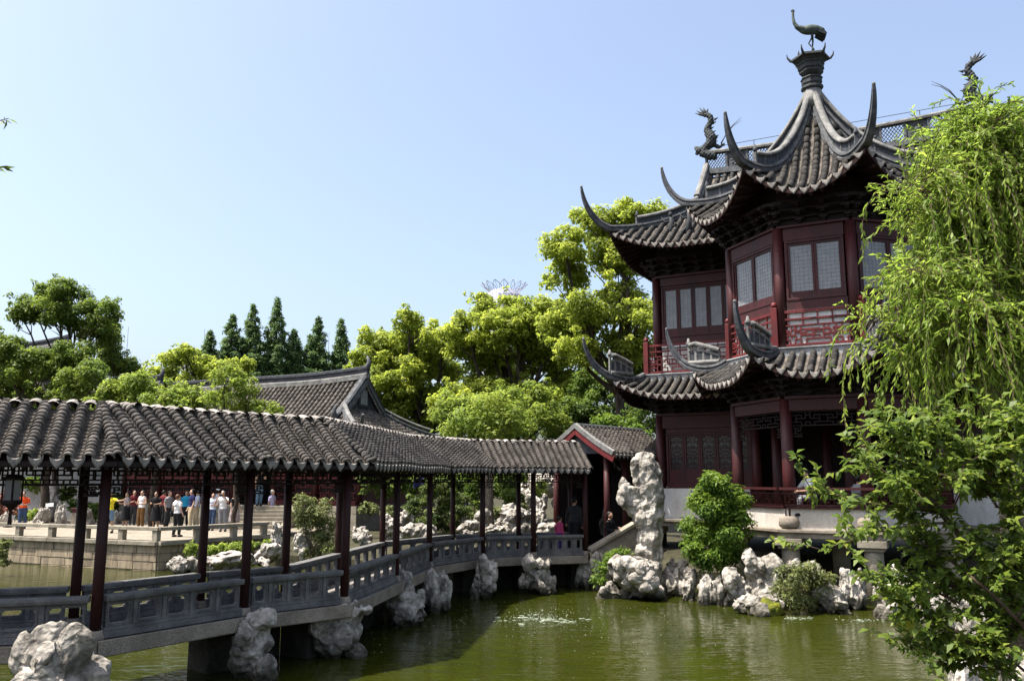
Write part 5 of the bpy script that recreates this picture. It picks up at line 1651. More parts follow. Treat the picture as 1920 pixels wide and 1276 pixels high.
def clump_leaves(rs, centres, radii, per, size, flat=0.7, aspect=0.5, shell=0.5, upbias=0.25):
    """leaves spread through round clumps; per = leaves per square metre of clump surface"""
    P, A, Nn, T = [], [], [], []
    zmin = min(c[2] for c in centres); zmax = max(c[2] for c in centres) + 1e-3
    for c, r in zip(centres, radii):
        n = int(per * r * r * 4)
        d = unit(rs, n); d[:, 2] = d[:, 2] + upbias; d /= np.linalg.norm(d, axis=1, keepdims=True)
        rr = r * (shell + (1 - shell) * rs.random((n, 1)) ** 0.6) * (1 + 0.18 * rs.normal(size=(n, 1)))
        p = np.array(c)[None] + d * rr * np.array([1, 1, flat])[None]
        nn = d * 0.8 + unit(rs, n) * 0.65 + np.array([0, 0, 0.55])
        ax = np.cross(nn, unit(rs, n)); ax[:, 2] -= 0.15
        P.append(p); A.append(ax); Nn.append(nn)
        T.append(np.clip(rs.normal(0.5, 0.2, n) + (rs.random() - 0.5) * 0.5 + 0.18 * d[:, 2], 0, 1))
    P = np.concatenate(P); A = np.concatenate(A); Nn = np.concatenate(Nn); T = np.concatenate(T)
    ln = size * rs.uniform(0.7, 1.3, len(P)); wd = ln * aspect
    V, F = leaf_arrays(P, A, Nn, ln, wd)
    return V, F, T
def limb(mb, a, b, r0, r1, rnd, n=6, bend=0.12):
    a = Vector(a); b = Vector(b); L = (b - a).length
    pts = []; rad = []
    o1 = Vector((rnd.uniform(-1, 1), rnd.uniform(-1, 1), rnd.uniform(-0.3, 0.8))) * L * bend
    for i in range(n + 1):
        f = i / n; w = math.sin(math.pi * f)
        pts.append(a.lerp(b, f) + o1 * w + Vector((rnd.uniform(-1, 1), rnd.uniform(-1, 1), 0)) * 0.02 * L * w); rad.append(r0 + (r1 - r0) * f)
    mb.tube(pts, rad, 7)
    return pts
def tree(name, label, lobes, Y, base_px, mat, seed, leaf=0.22, per=70, sub=7, flat=0.75, depth=1.0, trunk_r=0.28, bark="bark", group="trees behind the garden", zground=1.0, aspect=0.5, sub_r=0.42, cat="tree", dens=1.5):
    """lobes: picture circles (px, py, r px[, dy]) at distance Y that make up the crown"""
    rs = np.random.default_rng(seed); rnd = random.Random(seed)
    s = 1600.0 / Y
    bp = at_y(base_px, 900, Y); base = Vector((bp.x, Y, zground))
    R = empty(name, base, label, cat, group)
    cs, rr = [], []; lobec = []
    for lb in lobes:
        r = lb[2] / s; dy = lb[3] if len(lb) > 3 else rnd.uniform(-0.5, 0.5) * depth * 2
        c = at_y(lb[0], lb[1], Y + dy); lobec.append((c, r))
        for q in range(sub + 5):
            d = unit(rs, 1)[0]; d[2] = d[2] * 0.8 + 0.15
            k = r * (0.62 + 0.25 * rs.random())
            cs.append((c.x + d[0] * k, c.y + d[1] * k, c.z + d[2] * k * 0.85)); rr.append(r * sub_r * rs.uniform(0.75, 1.25))
        for q in range(6):            # stray sprays that break the outline
            d = unit(rs, 1)[0]; k = r * rs.uniform(0.95, 1.3)
            cs.append((c.x + d[0] * k, c.y + d[1] * k, c.z + d[2] * k * 0.9)); rr.append(r * rs.uniform(0.12, 0.25))
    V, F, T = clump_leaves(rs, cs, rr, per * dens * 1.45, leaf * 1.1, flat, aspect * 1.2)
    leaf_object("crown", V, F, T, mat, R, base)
    mb = MB()
    zc = np.mean([c.z for c, r in lobec]); zt = base.z + (zc - base.z) * 0.55
    fork = Vector((base.x + rnd.uniform(-0.3, 0.3), Y, zt))
    limb(mb, base - Vector((0, 0, 0.3)), fork, trunk_r, trunk_r * 0.6, rnd, 6, 0.04)
    for c, r in lobec:
        p = limb(mb, fork, c, trunk_r * 0.45, trunk_r * 0.12, rnd, 7, 0.12)
        for q in range(3):
            d = unit(rs, 1)[0] * r * 0.9
            limb(mb, p[5], Vector(c) + Vector(d), trunk_r * 0.14, trunk_r * 0.04, rnd, 4, 0.15)
    mb.build("trunk", bark, R, smooth=True)
    return R

tree("camphor_tree", "tall yellow-green camphor tree directly left of the pavilion eaves",
     [(1060, 470, 46), (1110, 430, 48), (1165, 415, 45), (1205, 400, 38), (1130, 490, 50), (1190, 480, 50), (1060, 525, 42), (1165, 560, 48), (1105, 585, 50), (1200, 600, 42), (1060, 620, 48), (1185, 655, 44), (1120, 650, 48), (1080, 660, 40)],
     40, 1165, "leaf_camphor", 1, leaf=0.17, per=95, sub=8, depth=1.3, trunk_r=0.34, group="camphor trees behind the walkway")
tree("camphor_tree", "broad bright camphor tree in the middle behind the walkway roof",
     [(893, 580, 36), (945, 582, 38), (1000, 590, 44), (880, 620, 44), (850, 640, 34), (1050, 590, 36), (915, 655, 40), (970, 600, 36), (1010, 660, 40), (1060, 740, 44), (930, 790, 46), (935, 620, 50), (990, 630, 50), (1040, 640, 44), (880, 670, 44), (950, 690, 50), (1020, 700, 48), (1080, 690, 44), (900, 740, 48), (980, 750, 52), (1045, 760, 48), (850, 760, 44)],
     48, 960, "leaf_camphor", 2, leaf=0.2, per=75, sub=8, depth=1.6, trunk_r=0.4, group="camphor trees behind the walkway")
tree("camphor_tree", "yellow-green camphor tree rising right of the hall gable",
     [(770, 605, 32), (700, 640, 30), (690, 670, 32), (735, 660, 40), (785, 650, 44), (830, 640, 40), (760, 710, 44), (820, 700, 46), (850, 745, 42), (710, 725, 38), (790, 765, 46), (740, 770, 44), (690, 760, 36), (840, 790, 40), (660, 700, 20), (730, 690, 36), (800, 670, 36), (755, 640, 30), (700, 790, 40), (780, 800, 40)],
     52, 800, "leaf_camphor", 3, leaf=0.21, per=75, sub=8, depth=1.5, trunk_r=0.36, group="camphor trees behind the walkway")
tree("fresh_green_tree", "fresh green tree just above the walkway roof left of the small porch",
     [(850, 770, 40), (900, 780, 42), (945, 760, 42), (990, 780, 40), (925, 810, 40), (870, 815, 38), (1000, 740, 36), (1030, 790, 36), (980, 820, 36)],
     42, 960, "leaf_fresh", 4, leaf=0.15, per=95, sub=7, depth=1.2, trunk_r=0.22, group="camphor trees behind the walkway")
tree("dark_evergreen", "shaded dark green tree behind the porch roof beside the pavilion",
     [(1090, 760, 40), (1140, 740, 42), (1190, 750, 42), (1110, 720, 40), (1165, 700, 36), (1060, 780, 34), (1210, 790, 40), (1150, 790, 40), (1215, 720, 40), (1040, 800, 36), (1090, 810, 36), (1190, 680, 36)],
     44, 1140, "leaf_dark", 5, leaf=0.16, per=90, sub=7, depth=1.4, trunk_r=0.26)
tree("leafy_bush", "light green leafy bush on the slope above the porch roof",
     [(1120, 800, 20), (1150, 790, 24), (1180, 800, 22), (1100, 815, 16), (1200, 810, 18)], 36, 1150, "leaf_bamboo", 6, leaf=0.13, per=130, sub=5, depth=0.6, trunk_r=0.08, cat="bush")
tree("broadleaf_tree", "round-headed green tree in front of the hall roof at upper left",
     [(60, 580, 36), (45, 592, 26), (100, 555, 36), (95, 590, 34), (140, 565, 38), (150, 600, 38), (190, 590, 36), (185, 630, 36), (120, 545, 26)],
     46, 112, "leaf_mid", 7, leaf=0.15, per=110, sub=8, depth=1.2, trunk_r=0.2, group="dark trees at the left")
tree("broadleaf_tree", "dark green tree mass below the round-headed tree at the left",
     [(60, 690, 44), (110, 700, 46), (160, 710, 40), (20, 700, 42), (0, 660, 40), (90, 745, 40), (30, 745, 42), (150, 750, 36), (140, 665, 36), (20, 650, 30)],
     44, 90, "leaf_mid", 8, leaf=0.15, per=110, sub=8, depth=1.2, trunk_r=0.24, group="dark trees at the left")
tree("broadleaf_tree", "dark slim tree right of the round-headed tree at the left",
     [(205, 650, 30), (225, 690, 32), (235, 730, 30), (195, 690, 30), (200, 620, 26)], 48, 215, "leaf_mid", 9, leaf=0.15, per=110, sub=8, depth=1.0, trunk_r=0.16, group="dark trees at the left")
tree("fresh_green_tree", "light green tree above the walkway roof at left of centre",
     [(225, 735, 34), (190, 765, 28), (265, 730, 36), (300, 755, 36), (345, 740, 36), (385, 760, 34), (250, 775, 32), (330, 780, 30)], 40, 290, "leaf_fresh", 10, leaf=0.15, per=100, sub=7, depth=1.0, trunk_r=0.16, group="light green trees left of the hall")
tree("fresh_green_tree", "slender yellow-green tree partly covering the hall roof",
     [(425, 710, 34), (460, 730, 28), (405, 745, 30), (440, 760, 26), (480, 765, 22), (515, 768, 16), (495, 785, 16)], 36, 440, "leaf_fresh", 11, leaf=0.13, per=100, sub=7, depth=0.9, trunk_r=0.12, group="light green trees left of the hall")
tree("camphor_tree", "yellow-green tree behind the upturned eave tip left of the conifers",
     [(310, 690, 30), (350, 675, 28), (390, 690, 32), (440, 690, 30), (345, 660, 18), (300, 720, 30), (370, 720, 32), (265, 715, 28)], 60, 360, "leaf_camphor", 12, leaf=0.24, per=60, sub=7, depth=1.4, trunk_r=0.3, group="light green trees left of the hall")

def conifer(label, tx, ty, by, hw, Y, seed):
    rs = np.random.default_rng(seed); rnd = random.Random(seed)
    top = at_y(tx, ty, Y); s = 1600.0 / Y
    base = Vector((top.x, Y, 1.0)); H = top.z - 1.0
    R = empty("conifer", base, label, "conifer", "tall narrow conifers beyond the hall")
    cs, rr = [], []
    zlow = at_y(tx, by, Y).z
    n = 230
    for i in range(n):
        f = ((i + rnd.random()) / n) ** 1.15
        z = zlow + (top.z - zlow) * f
        tier = 0.80 + 0.20 * abs(math.sin(f * 17 + seed))
        w = hw * 1.42 / s * (1 - f) ** 0.85 * tier + 0.06
        th = rnd.uniform(0, 6.28); k = w * rnd.uniform(0.3, 1.0)
        cs.append((top.x + math.cos(th) * k, Y + math.sin(th) * k, z - 0.25 * k)); rr.append(max(0.16, 0.14 + w * 0.20))
    V, F, T = clump_leaves(rs, cs, rr, 120, 0.30, 0.75, 0.4, 0.3)
    leaf_object("crown", V, F, T, "leaf_conifer", R, base)
    mb = MB(); mb.tube([base, base + Vector((0, 0, H * 0.6)), (top.x, Y, top.z - 0.3)], [0.4, 0.25, 0.04], 7); mb.build("trunk", "bark", R)
for i, (lb, tx, ty, by, hw) in enumerate([("leftmost short conifer beside the pale far building", 395, 620, 740, 26), ("second conifer from the left, broad and blunt", 437, 590, 740, 36), ("third conifer from the left, taller than its left neighbour", 475, 570, 740, 36),
        ("tallest conifer of the row with a thin tip", 521, 558, 740, 34), ("short conifer right of the tallest one", 552, 617, 740, 32), ("second conifer from the right end of the row", 597, 594, 740, 34), ("rightmost slim conifer next to the camphor trees", 641, 598, 740, 26)]):
    conifer(lb, tx, ty, by, hw, 84 + (i * 37) % 9, 40 + i)

# low planting
def bush(name, label, lobes, Y, mat, seed, leaf, per, zb, stems=5, aspect=0.45, flat=0.8, cat="bush", sub=6, group=None, depth=0.5):
    R = tree(name, label, lobes, Y, np.mean([l[0] for l in lobes]), mat, seed, leaf, per, sub, flat, depth, 0.03, "twig", group or "low bushes round the pond", zb, aspect, 0.5, cat)
    return R
bush("bamboo_bush", "dense bright green leafy bush against the white pavilion base", [(1345, 905, 24), (1330, 950, 34), (1365, 945, 34), (1310, 1000, 32), (1350, 1000, 40), (1385, 985, 28), (1330, 1040, 34), (1370, 1040, 30), (1300, 1035, 20)], 23.9, "leaf_bamboo", 31, 0.12, 300, 0.6, aspect=0.3, sub=8)
bush("fern_clump", "olive fern clump on the rocks in front of the pavilion", [(1480, 1080, 22), (1510, 1075, 24), (1540, 1085, 22), (1500, 1100, 24), (1530, 1108, 22), (1465, 1105, 18), (1490, 1122, 18), (1515, 1128, 16), (1550, 1112, 16)], 21.9, "leaf_olive", 32, 0.11, 260, 0.4, aspect=0.25)
bush("rock_plant", "low green plant on the rocks left of the standing stone", [(1130, 1065, 16), (1150, 1048, 16), (1168, 1040, 14), (1122, 1085, 12)], 24.9, "leaf_bamboo", 33, 0.10, 260, 0.5, aspect=0.3)
bush("drooping_shrub", "loose yellowish shrub drooping over the rock beside the terrace steps", [(570, 945, 20), (600, 955, 22), (585, 980, 26), (612, 985, 20), (605, 1015, 24), (560, 965, 16), (590, 1040, 18), (620, 1030, 14)], 27.9, "leaf_olive", 34, 0.10, 230, 0.4, aspect=0.3)
bush("layered_pine", "clipped layered pine behind the walkway columns", [(815, 905, 14), (800, 925, 20), (835, 920, 20), (860, 935, 18), (785, 950, 20), (825, 950, 22), (860, 965, 22), (770, 955, 12), (820, 980, 24), (850, 995, 18), (795, 980, 18)], 30.2, "leaf_pine", 35, 0.10, 420, 0.9, aspect=0.2, flat=0.5, sub=7, cat="pine")
bush("garden_bush", "bright green bush beside the pale trunk behind the walkway", [(885, 890, 14), (890, 915, 16), (895, 945, 14), (880, 930, 10)], 32.2, "leaf_bamboo", 36, 0.10, 260, 1.0)
bush("garden_bush", "dark leafy bush above the fractured rocks behind the walkway", [(950, 905, 20), (960, 930, 20), (945, 885, 16), (975, 890, 14)], 33.5, "leaf_dark", 37, 0.10, 260, 1.0)
bush("garden_bush", "small round green bush between two far walkway columns", [(1012, 910, 12), (1012, 925, 12)], 33.4, "leaf_fresh", 38, 0.10, 260, 1.0)
bush("ground_cover_bush", "yellow-green creeping plant below the terrace rail", [(395, 1035, 12), (420, 1032, 14), (445, 1028, 14), (470, 1022, 12), (360, 1030, 14), (500, 1020, 8)], 31.4, "leaf_fresh", 39, 0.12, 240, 0.3, flat=0.5)
bush("flowering_bush", "pink flowering bush at the left edge behind the terrace", [(5, 940, 16), (20, 930, 14), (25, 955, 12), (5, 965, 12)], 42, "leaf_pink", 45, 0.14, 200, 1.1)
bush("garden_bush", "green clump between the flowering bush and the grey rock", [(45, 968, 12), (70, 965, 12), (10, 980, 10)], 41.6, "leaf_fresh", 46, 0.13, 200, 1.1)
bush("garden_bush", "dark hedge shrub behind the yellow shirt visitor", [(190, 960, 18), (215, 945, 18), (240, 955, 18), (150, 950, 16), (120, 925, 16), (265, 950, 18), (295, 950, 18)], 46, "leaf_dark", 47, 0.16, 150, 1.1)
bush("garden_bush", "shaded hedge behind the crowd at the steps", [(325, 940, 18), (355, 935, 18), (385, 945, 18), (300, 900, 18), (340, 895, 16), (60, 910, 16), (30, 900, 16)], 47.5, "leaf_dark", 48, 0.16, 150, 1.1)
bush("bank_grass_clump", "olive tuft on the bank at the far left shore", [(5, 1020, 10), (2, 1040, 10), (8, 1055, 8)], 30, "leaf_olive", 49, 0.12, 220, 0.1)

bush("garden_bush", "dark hedge bank right of the hall seen under the walkway roof", [(700 + 34 * i, 900 + (i * 13) % 20, 24) for i in range(9)], 37.5, "leaf_dark", 51, 0.15, 150, 1.0)
bush("garden_bush", "low green planting at the foot of the hall platform", [(690 + 40 * i, 955 + (i * 7) % 12, 15) for i in range(8)], 34.5, "leaf_olive", 52, 0.12, 170, 1.0)
tree("dark_evergreen", "shaded trees filling the gap behind the walkway roof", [(640 + 45 * i, 850 + (i * 17) % 24, 34) for i in range(10)], 47, 860, "leaf_dark", 53, leaf=0.18, per=70, sub=7, depth=1.0, trunk_r=0.2)
tree("dark_evergreen", "shaded trees behind the back garden wall at the left", [(-20 + 48 * i, 830 + (i * 19) % 30, 38) for i in range(10)], 52, 180, "leaf_dark", 54, leaf=0.2, per=60, sub=7, depth=1.0, trunk_r=0.2)

# pale trunk behind the walkway
tp_ = at_y(920, 960, 32.5)
tR = empty("bare_trunk_tree", (tp_.x, 32.5, 1.0), "pale furrowed tree trunk standing between two walkway columns", "tree", "trees behind the garden")
rnd_ = random.Random(8); mb = MB()
pp = limb(mb, (tp_.x, 32.5, 0.9), (tp_.x - 0.1, 32.6, 4.6), 0.24, 0.18, rnd_, 7, 0.03)
limb(mb, pp[-1], pp[-1] + Vector((-0.7, 0.4, 0.9)), 0.1, 0.03, rnd_); limb(mb, pp[-1], pp[-1] + Vector((0.6, 0.4, 1.0)), 0.1, 0.03, rnd_)
mb.build("trunk", "bark_pale", tR, smooth=True)
rs = np.random.default_rng(5)
V, F, T = clump_leaves(rs, [tuple(pp[-1] + Vector((x, y, z))) for x, y, z in ((-0.9, 0.1, 1.0), (0.8, 0.1, 1.1), (0, -0.2, 1.5), (-0.4, -0.4, 0.8), (0.5, -0.4, 0.9), (0, -0.5, 0.4), (-1.4, 0, 0.6), (1.3, 0, 0.7))], [0.7, 0.7, 0.8, 0.6, 0.6, 0.5, 0.5, 0.5], 260, 0.18)
leaf_object("crown", V, F, T, "leaf_fresh", tR, Vector((tp_.x, 32.5, 1.0)))

# willow at the right
def willow():
    rnd = random.Random(77); rs = np.random.default_rng(77)
    Y = 12.5
    base = at_y(1885, 900, Y); base.z = 1.0
    R = empty("willow_tree", base, "bright green weeping willow hanging over the right side of the pavilion", "willow")
    mb = MB()
    P = lambda x, y, d=0.0: at_y(x, y, Y + d)
    trunk = [base - Vector((0, 0, 0.3)), P(1880, 760), P(1868, 640), P(1862, 540), P(1858, 450), P(1842, 380), P(1822, 310), P(1832, 270), P(1838, 232)]
    mb.tube(trunk, [0.17, 0.15, 0.13, 0.115, 0.10, 0.085, 0.07, 0.045, 0.02], 9)
    limbs = []
    for a, b, r in ((P(1862, 540), P(1800, 335, -0.3), 0.06), (P(1868, 640), P(1722, 338, -0.6), 0.06), (P(1858, 450), P(1775, 275, 0.4), 0.05), (P(1842, 380), P(1900, 265, 0.3), 0.05), (P(1868, 640), P(1652, 520, -0.5), 0.055),
                    (P(1880, 700), P(1650, 610, -0.2), 0.05), (P(1858, 450), P(1960, 290, -0.4), 0.06), (P(1868, 640), P(1980, 420, 0.2), 0.06), (P(1822, 310), P(1790, 250, 0.2), 0.035), (P(1862, 540), P(1735, 430, 0.7), 0.05), (P(1880, 720), P(1780, 600, -0.9), 0.05), (P(1880, 720), P(1960, 560, -0.9), 0.05), (P(1822, 330), P(1830, 250, -0.3), 0.03)):
        limbs.append(limb(mb, a, b, r, 0.012, rnd, 8, 0.12))
    limbs.append([Vector(t) for t in trunk[5:]] * 1)
    mb.build("trunk", "bark_pale", R, smooth=True)
    LP, LA, LN, LL, LT = [], [], [], [], []
    tw = MB()
    anchors = []
    for lb in limbs:
        for _ in range(13):
            k = rnd.uniform(0.3, 1.0) * (len(lb) - 1); i = int(min(k, len(lb) - 2)); anchors.append((lb[i].lerp(lb[i + 1], k - i) + Vector((rnd.gauss(0, 0.16), rnd.gauss(0, 0.3), rnd.gauss(0, 0.1))), rnd.gauss(0, 0.12), rnd.gauss(0, 0.5)))
    for _ in range(2600):
        p, atone, ang = rnd.choice(anchors)
        p = p + Vector((rnd.gauss(0, 0.08), rnd.gauss(0, 0.10), rnd.gauss(0, 0.07)))
        d = Vector((rnd.gauss(-0.05 + 0.6 * ang, 0.45), rnd.gauss(-0.1, 0.5), rnd.uniform(0.1, 0.9))).normalized()
        if p.x < 7.0 and p.z > 7.5 and d.x < 0: d.x *= -0.4
        L = rnd.uniform(0.35, 1.1) if rnd.random() < 0.8 else rnd.uniform(1.0, 2.2)
        n = int(L / 0.06); pts = [p.copy()]; q = p.copy()
        tone = atone + rnd.gauss(0, 0.12)
        for j in range(n):
            d = (d + Vector((rnd.gauss(0, 0.05), rnd.gauss(0, 0.05), -0.17 if L > 1.0 else -0.10))).normalized()
            q = q + d * 0.06; pts.append(q.copy())
            if j > 1:
                for sd in ((1, -1) if rnd.random() < 0.55 else (rnd.choice((1, -1)),)):
                    a = d * 0.75 + Vector((rnd.gauss(0, 0.4), rnd.gauss(0, 0.4), rnd.gauss(-0.35, 0.3)))
                    LP.append(q + Vector((rnd.gauss(0, 0.01), rnd.gauss(0, 0.01), 0))); LA.append(a); LN.append(Vector((rnd.gauss(0, 1), rnd.gauss(-0.3, 1), rnd.gauss(0.3, 1)))); LL.append(rnd.uniform(0.08, 0.15)); LT.append(min(1, max(0, 0.5 + tone + rnd.gauss(0, 0.17))))
        tw.tube([pts[0]] + pts[2::4] + ([pts[-1]] if len(pts) > 3 else []), 0.006, 3, False)
    V, F = leaf_arrays(np.array(LP), np.array(LA), np.array(LN), np.array(LL), np.array(LL) * 0.27, 0.12, 0.12)
    leaf_object("crown", V, F, np.array(LT), "leaf_willow", R, base)
    tw.build("twigs", "twig", R)
willow()

# foreground shrub, lower right
def shrub():
    rnd = random.Random(15); rs = np.random.default_rng(15)
    Y = 7.6
    base = at_y(1985, 1330, Y + 0.1); 
    R = empty("foreground_shrub", base, "leafy green shrub leaning over the water at the lower right", "shrub")
    mb = MB(); tips = []
    P = lambda x, y, d=0.0: at_y(x, y, Y + d)
    main = [((1985, 1330), (1820, 1080), -0.2, 0.028), ((1990, 1250), (1760, 960), 0.1, 0.028), ((1990, 1180), (1850, 850), 0.2, 0.026), ((1985, 1330), (1790, 1180), -0.3, 0.024), ((2000, 1150), (1930, 830), -0.2, 0.026), ((1985, 1330), (1880, 1220), 0.3, 0.02)]
    for a, b, d, r in main:
        pts = limb(mb, P(*a), P(*b, d), r, r * 0.45, rnd, 8, 0.08); tips.append((pts, r))
    sec = [((1760, 960), (1520, 915)), ((1760, 960), (1600, 840)), ((1780, 980), (1540, 1030)), ((1850, 850), (1640, 800)), ((1850, 850), (1740, 780)), ((1930, 830), (1850, 790)), ((1800, 1000), (1680, 900)), ((1820, 1080), (1700, 1000)), ((1790, 1180), (1690, 1120)), 
           ((1790, 1180), (1720, 1220)), ((1880, 1220), (1790, 1250)), ((1800, 1130), (1660, 1080)), ((1850, 1100), (1760, 1100)), ((1900, 1180), (1850, 1120)), ((1930, 1120), (1870, 1060)), ((1900, 1250), (1840, 1200)), ((1850, 850), (1800, 900)), ((1930, 830), (1920, 800)), ((1900, 1000), (1930, 920)), ((1820, 1080), (1880, 1000)), ((1760, 960), (1690, 830)), ((1880, 1220), (1930, 1150)), ((1870, 950), (1840, 870)), ((1900, 1080), (1930, 1020)), ((1850, 900), (1690, 870)), ((1900, 900), (1890, 820))]
    allb = []
    for a, b in sec:
        dd = rnd.uniform(-0.5, 0.4)
        pts = limb(mb, P(*a), P(*b, dd), 0.013, 0.003, rnd, 8, 0.10); allb.append(pts)
        for q in range(24 if b[0] > 1680 else 13):
            i = rnd.randint(1, 8); e = Vector((rnd.gauss(-0.08, 0.16), rnd.gauss(0, 0.2), rnd.gauss(0.06, 0.13)))
            allb.append(limb(mb, pts[i], pts[i] + e, 0.004, 0.0015, rnd, 4, 0.1))
    mb.build("branches", "twig", R, smooth=True)
    LP, LA, LN, LL, LT = [], [], [], [], []
    for pts in allb:
        L = sum((pts[i + 1] - pts[i]).length for i in range(len(pts) - 1)); n = max(10, int(L / 0.017))
        for j in range(n):
            f = (0.15 + 0.85 * (j + rnd.random()) / n) * (len(pts) - 1); i = int(min(f, len(pts) - 2)); p = pts[i].lerp(pts[i + 1], f - i)
            t = (pts[i + 1] - pts[i]).normalized()
            a = t * 0.5 + Vector((rnd.gauss(0, 0.6), rnd.gauss(0, 0.6), rnd.gauss(-0.12, 0.35)))
            LP.append(p); LA.append(a); LN.append(Vector((rnd.gauss(-0.1, 0.4), rnd.gauss(-0.35, 0.4), 1.0))); LL.append(rnd.uniform(0.05, 0.11)); LT.append(min(1, max(0, rnd.gauss(0.45, 0.22))))
    V, F = leaf_arrays(np.array(LP), np.array(LA), np.array(LN), np.array(LL), np.array(LL) * 0.5, 0.22, 0.18)
    leaf_object("leaves", V, F, np.array(LT), "leaf_shrub", R, base)
shrub()

# tree just outside the left edge whose branch tips reach into the view
def edge_tree():
    rnd = random.Random(3); rs = np.random.default_rng(3)
    base = Vector((-9.6, 6.9, 0.9))
    R = empty("bank_tree", base, "tree at the left edge with two leafy branch tips against the sky", "tree", "trees behind the garden")
    mb = MB(); fork = Vector((-9.3, 7.6, 5.2))
    limb(mb, base - Vector((0, 0, 0.4)), fork, 0.2, 0.13, rnd, 7, 0.05)
    cs = []
    for d in ((-0.8, 0.4, 2.0), (0.3, -0.6, 2.4), (-0.5, -0.8, 1.5), (0.2, 0.9, 2.6), (-1.4, 0.0, 1.2), (-0.2, 0.2, 3.2)):
        limb(mb, fork, fork + Vector(d), 0.08, 0.03, rnd, 6, 0.1); cs.append(tuple(fork + Vector(d)))
    LP, LA, LN, LL, LT = [], [], [], [], []
    for (x, y) in ((16, 222), (16, 312)):
        Y = 9.0; b = at_y(x, y, Y)
        pts = limb(mb, fork + Vector((0, 0.2, 0.4)), b, 0.045, 0.004, rnd, 12, 0.05)
        for j in range(110):
            f = rnd.uniform(0.45, 1.0) * 12; i = int(min(f, 11)); p = pts[i].lerp(pts[i + 1], f - i)
            LP.append(p); LA.append(Vector((rnd.gauss(0.5, 0.5), rnd.gauss(0, 0.4), rnd.gauss(-0.4, 0.6)))); LN.append(Vector((rnd.gauss(0, 1), rnd.gauss(-0.5, 1), rnd.gauss(0, 1)))); LL.append(rnd.uniform(0.08, 0.15)); LT.append(rnd.random() * 0.8)
    mb.build("trunk", "bark", R, smooth=True)
    V, F = leaf_arrays(np.array(LP), np.array(LA), np.array(LN), np.array(LL), np.array(LL) * 0.26, 0.15, 0.1)
    V2, F2, T2 = clump_leaves(rs, cs, [0.8] * len(cs), 240, 0.13, 0.8, 0.3)
    leaf_object("crown", np.concatenate([V, V2]), np.concatenate([F, F2 + len(V)]), np.concatenate([np.array(LT), T2]), "leaf_shrub", R, base)
edge_tree()

# ------------------------------------------------------------------ halls behind
def simple_roof(root, name, panels, spacing, step, mat_ridge="ridge_grey", drips_on=True, r=0.1):
    mb = MB()
    for pn in panels: panel_surface(mb, pn, -0.03, 14, 8)
    rf = mb.build(name, "tile_pan", root, smooth=True)
    rf.location = (0, 0, 0)
    mb = MB()
    for pn in panels: panel_surface(mb, pn, -0.16, 10, 5)
    mb.build("soffit_boards", "soffit", rf)
    cover, pans, drips = [], [], []
    for pn in panels: tile_panel(pn, spacing, step, cover, pans, drips)
    if cover:
        V, F = merged_instances(arch_tile(r, step * 1.5, 0.88, 5, 0.75), cover)
        o = bpy.data.objects.new("cover_tiles", np_mesh("cover_tiles", V, F, "tile_far", True)); COL.objects.link(o); o.parent = rf; o["kind"] = "stuff"
    if drips_on and drips:
        V, F = merged_quads(drip_tile(0.2, 0.14), drips)
        o = bpy.data.objects.new("drip_tiles", V); COL.objects.link(o); o.parent = rf; o["kind"] = "stuff"
    return rf
def merged_quads(mb, mats):
    big = MB()
    for m in mats: big.add([m @ Vector(v) for v in mb.v], mb.f)
    return big.mesh("drip_tiles", "drip"), None

